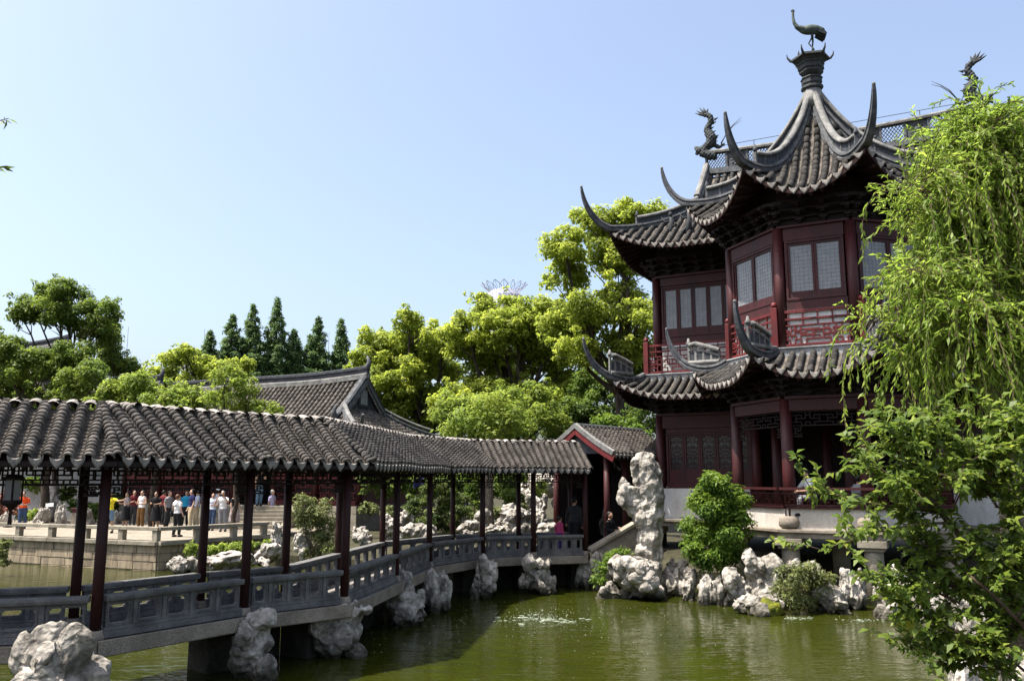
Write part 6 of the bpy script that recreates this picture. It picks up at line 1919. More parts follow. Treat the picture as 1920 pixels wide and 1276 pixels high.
def hip_gable_hall(name, label, origin, yaw, length, half, ze, zr, side, ridge_rise, left_end=False, lift=0.5):
    """local x along the ridge, gable end at x=0, hall runs to x=-length"""
    R = empty(name, origin, label, "hall", "halls behind the garden", rz=yaw, world=False)
    g = lambda x: 0.66 * x + 0.34 * x * x
    def zz(x): return ze + (zr - ze) * g(min(1, max(0, x)))
    def lf(dc, d): return lift * max(0, 1 - dc / 2.4) ** 2 * max(0, 1 - d / side) ** 1.5
    pans = []
    for sgn in (-1, 1):
        Lg = length + side
        def zf(a, d): return zz(d / half) + lf(Lg - min(d, side) - a, d)
        pans.append(Panel((-length, sgn * half), (side, sgn * half), (0, -sgn), half, lambda d: 0.0, lambda d: Lg - min(d, side), zf))
    def zf2(a, d): return zz(d / half) + lf(a - d, d) + lf(2 * half - d - a, d)
    pans.append(Panel((side, -half), (side, half), (-1, 0), side, lambda d: d, lambda d: 2 * half - d, zf2))
    rf = simple_roof(R, "roof", pans, 0.29, 0.22)
    # gable triangle, bargeboards, ridge
    n = 8; pts = []
    for i in range(n + 1):
        d = side + (half - side) * i / n; pts.append((-0.05, -half + d, zz(d / half) - 0.03))
    pts += [(p[0], -p[1], p[2]) for p in pts[::-1][1:]]
    mb = MB(); mb.add(pts, [tuple(range(len(pts)))]); gw = mb.build("gable_wall", "gable_grey", R)
    zm = zz(side / half)
    mb = MB(); mb.lathe((0, 0, 0), [(0.0, 0)], 3) if False else None
    mb.box(-0.04, 0.02, -0.42, 0.42, zm + 0.30, zm + 1.35); mb.build("gable_medallion", "horn", gw, bevel=0.03)
    mb = MB(); mb.box(0.022, 0.05, -0.3, 0.3, zm + 0.42, zm + 1.23); mb.build("medallion_relief", "wall_far", gw, bevel=0.03)
    for sgn in (-1, 1):
        pth = []
        for i in range(n + 3):
            d = half - (half - side * 0.72) * i / (n + 2); pth.append(Vector((0.05, sgn * (half - d), zz(d / half) + 0.1)))
        mb = MB(); mb.sweep(pth, [(-0.22, -0.16), (0.22, -0.16), (0.2, 0.0), (0.12, 0.02), (0.12, 0.14), (0.18, 0.18), (0.1, 0.26), (-0.1, 0.26), (-0.18, 0.18), (-0.12, 0.14), (-0.12, 0.02), (-0.2, 0.0)]); mb.build("gable_ridge", "ridge_grey", rf)
        e = pth[-1]; mb = MB()
        mb.tube([e, e + Vector((0.05, sgn * 0.2, 0.2)), e + Vector((0.05, sgn * 0.2, 0.5)), e + Vector((0.05, sgn * 0.05, 0.75))], [0.14, 0.16, 0.1, 0.04], 7); mb.build("ridge_beast", "ridge_grey", rf, smooth=True)
        mb = MB()
        for i in range(14):
            d = half - (half - side) * (i + 0.5) / 14; p = Vector((0.16, sgn * (half - d), zz(d / half) - 0.12))
            mb.obox(p, (0.02, 0, 0), (0, 0.09, 0), (0, 0, 0.07))
        mb.build("verge_tiles", "drip", rf, kind="stuff")
        # hip with curled tip
        pth = []
        for i in range(9):
            d = side * (1 - i / 8); pth.append(Vector((side - d, sgn * (half - d), zz(d / half) + lf(0, d) + 0.1)))
        tip = Vector((side + 0.75, sgn * (half + 0.75), pth[-1].z + 0.75))
        hp = horn_path(pth[-1], tip, 8, 12, 60)
        mb = MB(); mb.sweep(pth + hp, [(a * 1.3, b * 1.3) for a, b in BAND], [(1, 1)] * 9 + [(1 - 0.09 * i, 1 - 0.09 * i) for i in range(8)]); mb.build("hip_ridge", "ridge_grey", rf)
        mb = MB(); mb.sweep([p + Vector((0, 0, 0.3)) for p in pth[:7]], CAP); mb.build("hip_ridge_cap", "ridge_light", rf)
    def rr(x): return ridge_rise * max(0, 1 + x / 5.0) ** 2 if x > -5 else 0
    xs = [-length + (length + 0.25) * i / 24 for i in range(25)]
    for dz, hh, m2, w in ((0.05, 0.14, "ridge_light", 0.2), (0.30, 0.14, "gable_grey", 0.12), (0.50, 0.08, "horn", 0.17)):
        mb = MB(); mb.sweep([(x, 0, zr + dz + rr(x)) for x in xs], [(-w, -hh), (w, -hh), (w, hh * 0.6), (w * 0.6, hh), (-w * 0.6, hh), (-w, hh * 0.6)]); mb.build("main_ridge", m2, rf)
    mb = MB(); e = Vector((0.2, 0, zr + 0.5 + rr(0)))
    mb.tube([e - Vector((0.5, 0, 0.1)), e, e + Vector((0.1, 0, 0.3)), e + Vector((-0.05, 0, 0.6))], [0.16, 0.18, 0.12, 0.04], 7); mb.build("ridge_beast", "ridge_grey", rf, smooth=True)
    return R

def main_hall():
    yaw = -0.42
    O = at_y(683, 700, 44.0); O.z = 0
    R = hip_gable_hall("garden_hall", "grey tiled hall with pale gable end behind the walkway roof", O, yaw, 13.5, 4.4, 4.85, 8.35, 2.7, 0.22)
    # body: platform, columns, red lattice front
    mb = MB(); mb.box(-13.2, 2.3, -3.7, 3.6, 1.0, 2.12); mb.build("platform_core", "joint", R)
    for r in range(3):
        x = -13.2 + 0.3 * r; k = 0
        while x < 2.3:
            w = 1.1 + 0.25 * ((k * 7 + r * 3) % 3); b = min(2.3, x + w)
            mb = MB(); mb.box(x + 0.006, b - 0.006, -3.75, -3.69, 1.02 + 0.37 * r, 1.02 + 0.37 * (r + 1) - 0.01); mb.build("platform_stone", "stone_pale", R, bevel=0.01); x += w; k += 1
    xs = [-13.0 + 2.5 * i for i in range(7)]
    for i, x in enumerate(xs):
        mb = MB(); mb.lathe((x, -3.1, 2.12), [(0.15, 0), (0.15, 3.3)], 12); mb.build("column", "red_wood", R, smooth=True)
        if i < 6:
            if i == 3: continue
            a, b = (x + 0.17, -3.1), (xs[i + 1] - 0.17, -3.1)
            mb = MB(); mb.box(a[0], b[0], -3.16, -3.04, 2.13, 2.32); mb.box(a[0], b[0], -3.15, -3.05, 3.36, 3.62); mb.build("wall_panel", "red_bright", R)
            mb = MB(); lattice(mb, a, b, 2.34, 3.34, 0.5, 2, 0.035, 0.05); mb.build("lattice_panel", "red_bright", R)
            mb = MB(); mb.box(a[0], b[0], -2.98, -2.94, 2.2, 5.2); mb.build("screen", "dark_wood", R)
            window(R, a, b, 3.65, 5.1, 4, (0, -1), "red_wood", lat=True)
    mb = MB(); mb.box(-13, 2.2, -3.2, -3.0, 5.15, 5.4); mb.build("beam", "red_wood", R)
    mb = MB(); mb.box(-13, 2.1, 3.0, 3.2, 2.1, 5.4); mb.box(1.9, 2.05, -3.0, 3.0, 2.1, 5.4); mb.build("wall", "red_wood", R)
    mb = MB(); mb.box(-5.6, -2.9, -1.2, -1.0, 2.1, 5.5); mb.build("inner_wall", "dark_wood", R)
main_hall()
O2 = at_y(128, 612, 54.0)
R2 = hip_gable_hall("garden_hall", "grey tiled hall half hidden by the round-headed tree at the left", (O2.x, 54.0, 0), -0.38, 12.0, 3.6, 8.6, 11.6, 1.2, 0.3)
mb = MB(); mb.box(-12, 0.4, -2.8, 2.8, 1.0, 8.9); mb.build("wall", "gable_grey", R2)
O3 = at_y(315, 712, 50.0)
R3 = hip_gable_hall("garden_hall", "small roof with upturned eave tip among light green trees at the left", (O3.x - 1.2, 51.5, 0), -0.2, 5.0, 2.4, 7.0, 8.7, 1.0, 0.3, lift=0.6)
mb = MB(); mb.box(-5, 0.4, -1.7, 1.7, 1.0, 7.2); mb.build("wall", "wall_far", R3)

# ------------------------------------------------------------------ little porch where the walkway meets the pavilion
def porch():
    A = at_y(1080, 800, 29.2)
    R = empty("porch", (A.x, A.y, 0), "small gabled porch with red bargeboards at the far end of the walkway", "porch", rz=math.radians(50), world=False)
    # local x along the ridge (away to the right), local -y towards the right-front slope
    half, ze, zr, Lg = 1.45, 4.15, 5.12, 4.2
    g = lambda x: 0.8 * x + 0.2 * x * x
    pans = []
    for s in (-1, 1):
        pans.append(Panel((0, s * half), (Lg, s * half), (0, -s), half, lambda d: 0.0, lambda d: Lg, lambda a, d: ze + (zr - ze) * g(d / half)))
    rf = simple_roof(R, "roof", pans, 0.24, 0.12, r=0.082)
    for s in (-1, 1):
        pth = [Vector((-0.02, s * (half + 0.08 - (half + 0.08) * i / 8), ze + (zr - ze) * g(i / 8) + 0.06)) for i in range(9)]
        mb = MB(); mb.sweep(pth, [(-0.08, -0.09), (0.08, -0.09), (0.09, 0.05), (0, 0.09), (-0.09, 0.05)]); mb.build("verge_ridge", "ridge_light", rf)
        mb = MB(); mb.sweep([p + Vector((-0.03, 0, -0.22)) for p in pth], [(-0.025, -0.085), (0.025, -0.085), (0.025, 0.12), (-0.025, 0.12)]); mb.build("bargeboard", "red_bright", rf)
    mb = MB(); mb.sweep([(Lg * i / 6, 0, zr + 0.05) for i in range(7)], CAP); mb.build("ridge_cap", "ridge_grey", rf)
    mb = MB(); mb.add([(0.12, -1.2, ze + 0.05), (0.12, 1.2, ze + 0.05), (0.12, 0, zr - 0.15)], [(0, 1, 2)]); mb.build("gable_wall", "gable_grey", R)
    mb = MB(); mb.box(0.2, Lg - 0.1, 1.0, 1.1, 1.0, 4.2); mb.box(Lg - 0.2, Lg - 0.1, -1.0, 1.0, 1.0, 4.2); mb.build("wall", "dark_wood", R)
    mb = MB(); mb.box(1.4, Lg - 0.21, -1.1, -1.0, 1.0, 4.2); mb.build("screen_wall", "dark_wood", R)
    for x, y in ((0.25, -1.05), (0.25, 1.05), (1.35, -1.05)):
        mb = MB(); mb.lathe((x, y, 1.0), [(0.11, 0), (0.10, 3.2)], 12); mb.build("column", "red_wood", R, smooth=True)
    # lower side roof to the right of the porch
    B_ = at_y(1222, 835, 31.0)
    R2 = empty("side_corridor", (B_.x, B_.y, 0), "low tiled side corridor between the porch and the pavilion", "corridor", rz=math.radians(8), world=False)
    pn = Panel((-1.6, -0.7), (0.0, -0.7), (0, 1), 1.1, lambda d: 0.0, lambda d: 1.6, lambda a, d: 3.75 + 0.62 * d)
    pb = Panel((-1.6, 1.5), (0.0, 1.5), (0, -1), 1.1, lambda d: 0.0, lambda d: 1.6, lambda a, d: 3.75 + 0.62 * d)
    simple_roof(R2, "roof", [pn, pb], 0.24, 0.12, r=0.082)
    mb = MB(); mb.sweep([(-1.6 + 1.6 * i / 6, 0.4, 4.5) for i in range(7)], CAP); mb.build("ridge_cap", "ridge_grey", R2)
    mb = MB(); mb.box(-1.6, 0.0, -0.35, -0.25, 1.0, 3.85); mb.build("wall", "dark_wood", R2)
    # stone ramp parapet up to the pavilion platform
    a, b, c, d, e = at_y(1104, 1034, 26.3), at_y(1190, 984, 26.6), at_y(1225, 984, 26.6), at_y(1225, 1032, 26.6), at_y(1118, 1046, 26.3)
    R3 = empty("ramp_parapet", (a.x, a.y, 0.9), "sloping pale stone parapet of the steps from the walkway to the pavilion", "parapet")
    mb = MB(); n = Vector((0, 0.16, 0)); poly = [a, b, c, d, e]
    vs = [p - n for p in poly] + [p + n for p in poly]
    fs = [tuple(range(5)), tuple(range(9, 4, -1))] + [(i, i + 5, (i + 1) % 5 + 5, (i + 1) % 5) for i in range(5)]
    mb.add(vs, fs); mb.build("parapet_wall", "stone_tan", R3)
    mb = MB(); z = Vector((0, -0.02, 0.06)); mb.bar(a + z, b + z, 0.44, 0.1); mb.build("parapet_coping", "stone_pale", R3, bevel=0.015)
porch()

# garden wall behind the terrace
def back_wall():
    R = empty("garden_wall", (-24, 47.5, 1.0), "grey plastered garden wall behind the terrace at the left", "wall")
    mb = MB(); mb.box(-34, -15.5, 47.5, 47.9, 0.9, 5.0); mb.build("wall_face", "wall_far", R)
    mb = MB(); mb.box(-34, -15.4, 47.3, 48.1, 5.0, 5.2); mb.box(-34, -15.4, 47.45, 47.95, 5.2, 5.4); mb.build("wall_coping", "tile_far", R)
back_wall()

# ------------------------------------------------------------------ small things on the terrace
p = at_z(143, 986, 1.15)
R = empty("litter_bin", p, "brown box litter bin with dark top on the terrace", "litter bin")
mb = MB(); mb.box(p.x - 0.19, p.x + 0.19, p.y - 0.18, p.y + 0.18, 1.15, 1.78); mb.build("bin_body", "stone_tan", R, bevel=0.015)
mb = MB(); mb.box(p.x - 0.23, p.x + 0.23, p.y - 0.22, p.y + 0.22, 1.92, 2.0); mb.box(p.x - 0.17, p.x + 0.17, p.y - 0.16, p.y + 0.16, 1.78, 1.92); mb.build("bin_hood", "red_wood", R, bevel=0.01)
p = at_y(93, 946, 41.5)
R = empty("plant_sign", (p.x, p.y, 1.15), "small white sign board beside the grey rocks behind the terrace", "sign")
mb = MB(); mb.obox((p.x, p.y, p.z), (0.19, 0, 0.02), (0, 0.01, 0), (-0.01, 0.02, 0.085)); mb.build("board", "plaster", R)
mb = MB(); mb.bar((p.x, p.y + 0.03, 1.1), (p.x, p.y + 0.03, p.z), 0.03, 0.03); mb.build("stake", "dark_wood", R)

# far city
def city():
    c = at_y(945, 545, 420.0)
    R = empty("office_tower", (c.x, 420, 1.0), "far pale tower with a crown of metal petals above the trees", "tower")
    mb = MB(); mb.lathe((c.x, 420, 0), [(11, 1), (11, c.z - 8), (9.5, c.z - 3), (6.5, c.z)], 24); mb.build("tower_shaft", "city_steel", R)
    for k in range(16):
        th = 2 * math.pi * k / 16; d = Vector((math.cos(th), math.sin(th), 0)); s = Vector((-d.y, d.x, 0))
        mb = MB(); pts = []
        for i in range(13):
            f = i / 12; w = math.sin(math.pi * f) * 2.6
            pts.append((f, w))
        h = 5.6
        for sg in (-1, 1):
            path = []
            for i in range(9):
                f = i / 8; w = math.sin(math.pi * f ** 0.8) * 2.3 * sg
                path.append(Vector((c.x, 420, c.z - 2.2)) + d * (5.5 + 6.5 * f) + s * w + Vector((0, 0, h * f ** 0.8)))
            mb.tube(path, 0.16, 4)
        mb.tube([Vector((c.x, 420, c.z - 2.2)) + d * 5.5, Vector((c.x, 420, c.z - 2.2)) + d * 12 + Vector((0, 0, h))], 0.1, 4)
        mb.build("crown_petal", "city_steel", R)
    b = at_y(372, 655, 260.0)
    R = empty("apartment_block", (b.x, 260, 1), "far pale flat-roofed building left of the conifers", "building")
    mb = MB(); mb.box(b.x - 5, b.x + 5.2, 260, 275, 1, b.z - 0.9); mb.build("wall", "city_pale", R)
    mb = MB(); mb.box(b.x - 5.6, b.x + 5.6, 259.3, 276, b.z - 0.9, b.z); mb.build("roof_slab", "city_pale", R)
    for i in range(5):
        mb = MB(); mb.box(b.x - 4.4 + i * 2, b.x - 3.2 + i * 2, 259.9, 259.98, b.z - 3.2, b.z - 1.6); mb.build("window", "city_steel", R)
    for lb, x, y0 in (("thin mast left of the light green trees", 241, 612), ("thin mast beside the leftmost conifer", 384, 616), ("thin mast between the two rightmost conifers", 617, 622)):
        t = at_y(x, y0, 230.0); mb = MB(); mb.tube([(t.x, 230, 1), (t.x, 230, t.z * 0.75), (t.x, 230, t.z)], [0.14, 0.1, 0.05], 5)
        tag(mb.build("mast", "city_steel"), lb, "mast", "thin masts in the distance")
city()

# ------------------------------------------------------------------ splash of the pond fountain
def splash():
    rnd = random.Random(4); c = at_z(1006, 1162, WZ)
    R = empty("fountain_splash", c, "white bubbling fountain splash in the middle of the pond", "fountain")
    mb = MB()
    for i in range(65):
        x = rnd.gauss(0, 0.5); y = rnd.gauss(0, 0.32)
        r = rnd.uniform(0.012, 0.035)
        mb.ellipsoid((c.x + x, c.y + y, WZ + 0.004), (r * rnd.uniform(1.4, 3.2), r * rnd.uniform(0.7, 1.2), r * 0.35), 7, 4)
    mb.build("foam", "foam", R, smooth=True, kind="stuff")
    mb = MB()
    for i in range(120):
        x = rnd.gauss(0, 0.35); y = rnd.gauss(0, 0.25); r = rnd.uniform(0.006, 0.016)
        mb.ellipsoid((c.x + x, c.y + y, WZ + abs(rnd.gauss(0, 0.09))), (r, r, r * 1.3), 5, 4)
    mb.build("droplets", "foam", R, smooth=True, kind="stuff")
    mb = MB()
    for i in range(420):
        th = rnd.uniform(0, 6.28); d = abs(rnd.gauss(0, 2.4)) + 0.3; r = rnd.uniform(0.005, 0.013)
        mb.ellipsoid((c.x + d * math.cos(th) * 1.3, c.y + d * math.sin(th), WZ + 0.003), (r * 1.3, r, r * 0.5), 5, 3)
    o = mb.build("floating_bubbles", "foam"); o["kind"] = "stuff"; o["label"] = "scattered small bubbles floating round the fountain"
    for k, (x0, y0, lb) in enumerate(((1268, 1108, "small white ripple at the foot of the standing stone rocks"), (1500, 1158, "small white trickle in front of the mossy rock"), (1620, 1162, "small white trickle under the overhanging shrub"))):
        p = at_z(x0, y0, WZ); mb = MB()
        for i in range(40):
            r = rnd.uniform(0.006, 0.018); mb.ellipsoid((p.x + rnd.gauss(0, 0.22), p.y + rnd.gauss(0, 0.10), WZ + 0.005), (r * 2, r, r * 0.5), 6, 4)
        tag(mb.build("water_trickle", "foam", smooth=True), lb, "trickle", "trickles at the rocks")
splash()

# ------------------------------------------------------------------ people
plain("skin", (0.42, 0.25, 0.17), 0.55); plain("skin_pale", (0.50, 0.32, 0.23), 0.55)
plain("hair_black", (0.012, 0.010, 0.009), 0.5); plain("hair_brown", (0.10, 0.045, 0.02), 0.5); plain("hair_grey", (0.35, 0.34, 0.32), 0.6)
for nm, c in dict(orange=(0.75, 0.085, 0.015), yellow=(0.72, 0.58, 0.03), white=(0.72, 0.72, 0.72), black=(0.012, 0.012, 0.014), darkred=(0.14, 0.02, 0.025), brown=(0.15, 0.075, 0.025), denim=(0.045, 0.075, 0.14), lightdenim=(0.14, 0.22, 0.30), grey=(0.22, 0.22, 0.235),
                  darkgrey=(0.045, 0.045, 0.05), cyan=(0.03, 0.33, 0.55), navy=(0.016, 0.018, 0.07), khaki=(0.42, 0.34, 0.22), lilac=(0.50, 0.46, 0.68), pink=(0.45, 0.05, 0.14), floral=(0.10, 0.07, 0.12), pattern=(0.20, 0.15, 0.16), charcoal=(0.03, 0.03, 0.032), purple=(0.07, 0.03, 0.16), paleblue=(0.5, 0.55, 0.65)).items():
    plain("cloth_" + nm, c, 0.85, 0.2, 0.15)
for nm in ("floral", "pattern"):
    r_ = [n for n in MAT["cloth_" + nm].node_tree.nodes if n.type == 'VALTORGB'][0]
    r_.color_ramp.elements[0].color = (0.01, 0.01, 0.012, 1); r_.color_ramp.elements[1].color = (0.5, 0.42, 0.42, 1)
    [n for n in MAT["cloth_" + nm].node_tree.nodes if n.type == 'TEX_NOISE'][0].inputs["Scale"].default_value = 14

ARMS = {
    "down": ([(-.24, .02, 1.12), (-.26, -.06, .86)], [(.24, .02, 1.12), (.26, -.06, .86)]),
    "camera": ([(-.27, -.14, 1.20), (-.09, -.26, 1.52)], [(.27, -.14, 1.20), (.09, -.26, 1.52)]),
    "hold": ([(-.25, .0, 1.12), (-.08, -.25, 1.14)], [(.25, .0, 1.12), (.08, -.25, 1.14)]),
    "point": ([(-.24, .02, 1.12), (-.26, -.06, .86)], [(.42, -.10, 1.34), (.66, -.16, 1.36)]),
    "hip": ([(-.33, .06, 1.14), (-.20, -.06, .98)], [(.24, .02, 1.12), (.26, -.06, .86)]),
    "face": ([(-.24, .02, 1.12), (-.26, -.06, .86)], [(.27, -.12, 1.16), (.10, -.20, 1.46)]),
    "lean": ([(-.30, -.25, 1.12), (-.15, -.48, 1.10)], [(.30, -.25, 1.12), (.20, -.50, 1.10)]),
}
def person(label, loc, rz, top, bottom, hair="hair_black", skin="skin", h=1.68, arms="down", skirt=False, shorts=False, sleeves="short", stride=0.0, sit=False, extra=None, group="visitors", hairlong=False):
    s = h / 1.70
    pr = random.Random(label)
    if not sit and stride == 0.0: stride = pr.uniform(-0.07, 0.07)
    R = empty("person", loc, label, "person", group, rz=rz, world=False)
    A = ARMS[arms]
    def V3(p): return Vector(p) * s
    sway = pr.uniform(-0.05, 0.05)
    if not sit: R.rotation_euler = (pr.uniform(-0.05, 0.05), sway, rz + pr.uniform(-0.3, 0.3))
    A = tuple([tuple(Vector(q) + Vector((pr.uniform(-.04, .04), pr.uniform(-.05, .03), pr.uniform(-.04, .04))) for q in arm) for arm in A])
    lean = Vector((0, -0.12, 0)) if arms == "lean" else Vector((0, 0, 0))
    zs = -0.46 if sit else 0.0            # seated: the trunk comes down to the seat
    def U(p): return (Vector(p) + Vector((0, 0, zs)) + lean * (max(0, p[2] - 0.95) / 0.5)) * s
    hipL, hipR = (-.09, 0, .92), (.09, 0, .92)
    if sit:
        legs = [[U(hipL), V3((-.12, -.44, .48)), V3((-.12, -.42, .08))], [U(hipR), V3((.12, -.44, .48)), V3((.12, -.42, .08))]]
    else:
        legs = [[V3(hipL), V3((-.10, -.02 - stride * .5, .50)), V3((-.10, .03 - stride, .08))], [V3(hipR), V3((.10, -.02 + stride * .4, .50)), V3((.10, .03 + stride, .08))]]
    def body_shapes(mb, g, parts):
        if "head" in parts:
            mb.ellipsoid(U((0, -.015, 1.585)), (.074 * s, .092 * s, .115 * s), 14, 10)
            mb.ellipsoid(U((0, -.112, 1.575)), (.014 * s, .02 * s, .022 * s), 8, 6)
            mb.ellipsoid(U((0, -.06, 1.51)), (.045 * s, .05 * s, .035 * s), 10, 6)
            for e in (-1, 1): mb.ellipsoid(U((e * .078, 0, 1.58)), (.012 * s, .022 * s, .032 * s), 8, 6)
            mb.tube([U((0, .01, 1.38)), U((0, 0, 1.52))], [.058 * s, .052 * s], 10)
        if "torso" in parts:
            mb.ellipsoid(U((0, 0, 1.30)), ((.165 + g) * s, (.105 + g) * s, .17 * s), 14, 10); mb.ellipsoid(U((0, 0, 1.12)), ((.14 + g) * s, (.10 + g) * s, .18 * s), 14, 10)
            mb.tube([U((-.15, 0, 1.385)), U((.15, 0, 1.385))], [(.062 + g) * s] * 2, 10); mb.ellipsoid(U((0, 0, .97)), ((.155 + g) * s, (.11 + g) * s, .13 * s), 14, 10)
        for q, arm in enumerate(A):
            sh = (-.185, 0, 1.385) if q == 0 else (.185, 0, 1.385)
            el, ha = arm
            if "upper" in parts: mb.tube([U(sh), U(el) if parts.get("upper") == 1 else U(Vector(sh).lerp(Vector(el), parts["upper"]))], [(.05 + g) * s, (.04 + g) * s], 9)
            if "fore" in parts: mb.tube([U(el), U(ha)], [(.04 + g) * s, (.028 + g) * s], 9)
            if "hand" in parts: mb.ellipsoid(U(ha), (.034 * s, .03 * s, .045 * s), 8, 6)
        for lg in legs:
            if "thigh" in parts: mb.tube([lg[0], lg[1]], [(.085 + g) * s, (.058 + g) * s], 10)
            if "calf" in parts: mb.tube([lg[1], lg[1].lerp(lg[2], .35), lg[2]], [(.056 + g) * s, (.058 + g) * s, (.038 + g) * s], 10)
            if "foot" in parts: mb.ellipsoid(lg[2] + Vector((0, -.06, -.035)) * s, (.045 * s, .125 * s, .045 * s), 10, 6)
    mb = MB(); body_shapes(mb, 0.0, {"head": 1, "torso": 1, "upper": 1, "fore": 1, "hand": 1, "thigh": 1, "calf": 1, "foot": 1})
    me = remeshed(mb, 0.022, 1, skin, "person_body")
    body = obj_from("body", me, R)
    # fingers: four and a thumb on each hand
    fb = MB()
    for q, arm in enumerate(A):
        el, ha = U(arm[0]), U(arm[1]); d = (ha - el).normalized(); sd = d.cross(Vector((0, 1, 0.2))).normalized(); up = sd.cross(d)
        for i in range(4):
            b0 = ha + d * .03 * s + sd * (.022 - .015 * i) * s; ln = (.06, .07, .066, .05)[i] * s
            fb.tube([b0, b0 + d * ln * .55, b0 + d * ln * .9 - up * ln * .3], [.0085 * s, .008 * s, .006 * s], 5)
        fb.tube([ha + sd * .025 * s, ha + sd * .045 * s + d * .03 * s, ha + sd * .05 * s + d * .055 * s], [.01 * s, .009 * s, .007 * s], 5)
    fm = fb.mesh("f", None, True); bm = bmesh.new(); bm.from_mesh(me); bm.from_mesh(fm); bm.to_mesh(me); bm.free(); bpy.data.meshes.remove(fm)
    # clothes
    mb = MB(); body_shapes(mb, 0.018, {"torso": 1, "upper": 1, **({"fore": 1} if sleeves == "long" else {})} if sleeves != "none" else {"torso": 1})
    if sleeves == "short":
        mb = MB(); body_shapes(mb, 0.02, {"torso": 1, "upper": 0.72})
    obj_from("shirt", remeshed(mb, 0.024, 2, top, "shirt"), R)
    mb = MB()
    if skirt:
        mb.lathe((0, 0, 0), [(.15 * s, 1.05 * s), (.185 * s, .92 * s), (.22 * s, .7 * s), (.26 * s, .34 * s), (.2 * s, .34 * s)], 16)
    else:
        mb.ellipsoid(U((0, 0, .95)), (.172 * s, .13 * s, .12 * s), 14, 10)
        body_shapes(mb, 0.022, {"thigh": 1} if shorts else {"thigh": 1, "calf": 1})
    obj_from("trousers" if not skirt else "skirt", remeshed(mb, 0.024, 2, bottom, "trousers"), R)
    for lg in legs:
        mb = MB(); mb.ellipsoid(lg[2] + Vector((0, -.06, -.04)) * s, (.052 * s, .135 * s, .05 * s), 10, 6); mb.build("shoe", "cloth_black", R, smooth=True)
    mb = MB(); mb.ellipsoid(U((0, .018, 1.615)), (.086 * s, .098 * s, .105 * s), 12, 8)
    if hairlong: mb.ellipsoid(U((0, .06, 1.50)), (.085 * s, .06 * s, .15 * s), 12, 8)
    hm = mb.mesh("hair", hair, True)
    # cut the fringe back from the face
    for v in hm.vertices:
        q = (v.co / s) - lean * (max(0, 1.585 - 0.95) / 0.5)
        if q.y < -0.045 and q.z - zs < 1.645: v.co.y += (-(0.045) - q.y) * s * 0.95
    obj_from("hair", hm, R)
    for e in (-1, 1):
        mb = MB(); mb.ellipsoid(U((e * .03, -.098, 1.592)), (.011 * s, .008 * s, .007 * s), 6, 4); mb.build("eye", "hair_black", R)
    if extra:
        for nm, mt, fn in extra:
            mb = MB(); fn(mb, U, s); mb.build(nm, mt, R, smooth=True)
    return R
def phone(mb, U, s):
    c = U((0, -.30, 1.56)); mb.obox(c, (.055 * s, 0, 0), (0, .015 * s, 0), (0, 0, .035 * s))
def bag(mb, U, s):
    mb.ellipsoid(U((.26, .02, .92)), (.07 * s, .14 * s, .13 * s), 10, 8); mb.tube([U((.26, .1, 1.0)), U((.02, .15, 1.2)), U((-.14, .06, 1.44)), U((-.1, -.1, 1.38)), U((.08, -.15, 1.1)), U((.26, -.06, 1.0))], .014 * s, 5)
def cap(mb, U, s):
    mb.ellipsoid(U((0, .01, 1.65)), (.092 * s, .105 * s, .075 * s), 12, 8); mb.ellipsoid(U((0, -.13, 1.635)), (.06 * s, .07 * s, .012 * s), 10, 6)
def paper(mb, U, s):
    mb.obox(U((-.06, -.27, 1.16)), (.08 * s, 0, 0), (0, .01, .02 * s), (0, -.02, .05 * s))
CW = "crowd on the terrace"
def tp(x, y):
    return at_z(x, y, 1.15)
PI = math.pi
person("person in orange T-shirt and blue jeans at the left of the terrace", tp(41, 991), 0.3, "cloth_orange", "cloth_denim", arms="hold", h=1.66, group=CW, extra=[("leaflet", "cloth_white", paper)])
person("person in yellow top and denim shorts stretching out an arm", tp(203, 999), 0.2, "cloth_yellow", "cloth_lightdenim", arms="point", shorts=True, stride=0.12, group=CW)
person("person in floral dark top and black skirt holding a bag", tp(233, 988), -0.4, "cloth_floral", "cloth_black", arms="hold", skirt=True, h=1.6, group=CW, hairlong=True)
person("person in dark red shirt behind the white tank top", tp(247, 984), 0.7, "cloth_darkred", "cloth_darkgrey", arms="hold", h=1.66, group=CW)
person("person in white sleeveless top and brown trousers", tp(262, 992), -0.6, "cloth_white", "cloth_brown", arms="hold", sleeves="none", h=1.7, group=CW)
person("person in long black dress near the middle of the crowd", tp(291, 990), 0.3, "cloth_black", "cloth_black", arms="hold", skirt=True, h=1.64, group=CW, hairlong=True)
person("person in grey shirt and dark trousers in the crowd", tp(311, 990), 1.1, "cloth_grey", "cloth_charcoal", h=1.66, group=CW)
person("person in maroon top behind the grey shirt", tp(303, 983), 2.8, "cloth_darkred", "cloth_black", h=1.66, group=CW)
person("person in white T-shirt and black trousers with shoulder bag, back to the pond", tp(331, 1006), 2.7, "cloth_white", "cloth_black", "hair_brown", "skin_pale", h=1.62, group=CW, extra=[("shoulder_bag", "cloth_black", bag)], hairlong=False, stride=0.06)
person("person in bright cyan shirt behind the navy polo shirt", tp(345, 987), 0.4, "cloth_cyan", "cloth_charcoal", h=1.66, group=CW)
person("person in navy polo shirt and khaki trousers", tp(355, 993), -0.7, "cloth_navy", "cloth_khaki", h=1.76, group=CW, skin="skin_pale")
person("person in white checked shirt beside the navy polo shirt", tp(366, 988), -1.2, "cloth_paleblue", "cloth_khaki", h=1.7, group=CW)
person("person in pale grey shirt and jeans holding a bag by the steps", tp(395, 994), -0.1, "cloth_paleblue", "cloth_denim", arms="hold", h=1.6, group=CW)
person("person with white cap half hidden behind the photographer", tp(406, 986), 0.2, "cloth_paleblue", "cloth_grey", h=1.76, group=CW, extra=[("cap", "cloth_white", cap)])
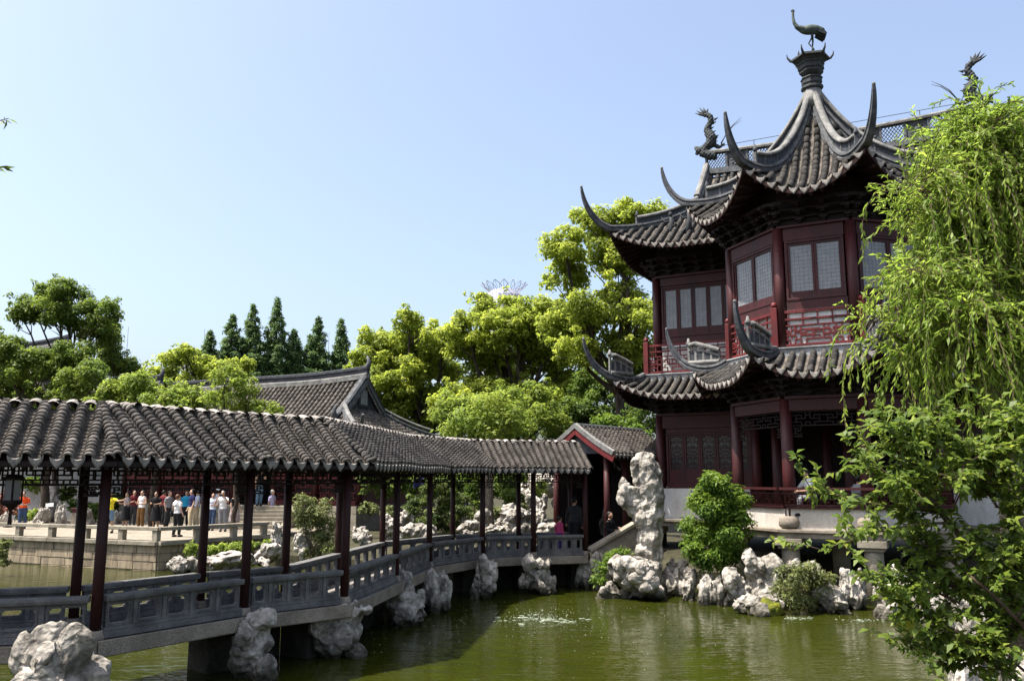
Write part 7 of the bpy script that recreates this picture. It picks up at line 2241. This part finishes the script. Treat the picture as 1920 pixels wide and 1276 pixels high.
person("person in white shirt and grey trousers raising a camera", tp(418, 996), 0.2, "cloth_white", "cloth_grey", arms="camera", h=1.7, group=CW, extra=[("camera", "cloth_black", phone)], hair="hair_grey")
person("person in black top and patterned skirt near the steps", tp(438, 992), 1.2, "cloth_black", "cloth_pattern", skirt=True, h=1.66, skin="skin_pale", hair="hair_brown", group=CW, hairlong=True)
person("person in lilac shirt and khaki trousers standing at the end of the rail", at_z(507, 986, 1.15), 1.0, "cloth_lilac", "cloth_khaki", hair="hair_grey", h=1.7, group=CW)
q = at_y(485, 948, 41.2)
person("person in black vest and jeans on top of the steps", (q.x, q.y, 2.1), 0.5, "cloth_black", "cloth_lightdenim", arms="face", sleeves="none", h=1.7, group=CW, extra=[("camera", "cloth_black", phone)])
q = at_z(1076, 1016, 1.08)
person("person in dark jacket and cap standing in the far walkway", (1.9, 27.0, 1.08), 2.6, "cloth_charcoal", "cloth_black", sleeves="long", h=1.72, group="people in the walkway", extra=[("cap", "cloth_black", cap)])
person("small person in pink top beside the dark jacket in the far walkway", (1.45, 26.75, 1.08), 2.2, "cloth_pink", "cloth_purple", sleeves="long", h=1.15, group="people in the walkway")
person("person in black seated at the dark end of the walkway", (3.1, 27.6, 1.15), 0.9, "cloth_black", "cloth_black", sleeves="long", h=1.62, sit=True, arms="hold", group="people in the walkway")
q = at_y(855, 905, 38.0)
person("person in violet shirt behind the layered pine", (q.x, 38.0, 2.0), 0.3, "cloth_purple", "cloth_charcoal", h=1.68, group="people at the hall")
q = at_y(880, 905, 38.6)
person("person in pale blue shirt in the dark doorway behind the layered pine", (q.x, 38.6, 2.0), -0.4, "cloth_paleblue", "cloth_denim", h=1.7, group="people at the hall")
lp = pw(-0.45, -1.45, 2.36)
person("person in white T-shirt leaning on the pavilion bench rail", lp, PYAW - 0.9, "cloth_white", "cloth_grey", h=1.72, sit=True, arms="lean", group="people in the pavilion")
lp = pw(0.75, -1.35, 2.25)
person("person in grey shirt seated further right on the pavilion bench", lp, PYAW + 2.6, "cloth_grey", "cloth_black", h=1.66, sit=True, arms="hold", group="people in the pavilion")
# blue guide flag
q = at_y(785, 905, 36.0)
R = empty("guide_flag", (q.x, 36.0, 1.0), "small blue violet guide flag on a stick beside the layered pine", "flag")
mb = MB(); mb.tube([(q.x - 0.05, 36.0, 1.1), (q.x + 0.25, 36.0, q.z + 0.35)], 0.012, 5); mb.build("stick", "dark_wood", R)
mb = MB(); mb.grid(lambda u, v: Vector((q.x + 0.2 - 0.42 * u, 36.0 + 0.05 * math.sin(u * 5), q.z + 0.3 - 0.15 * u - 0.36 * v + 0.03 * math.sin(u * 6))), 8, 4); mb.build("cloth", "cloth_navy", R)

for o in bpy.data.objects:
    if "_world" in o.keys(): del o["_world"]
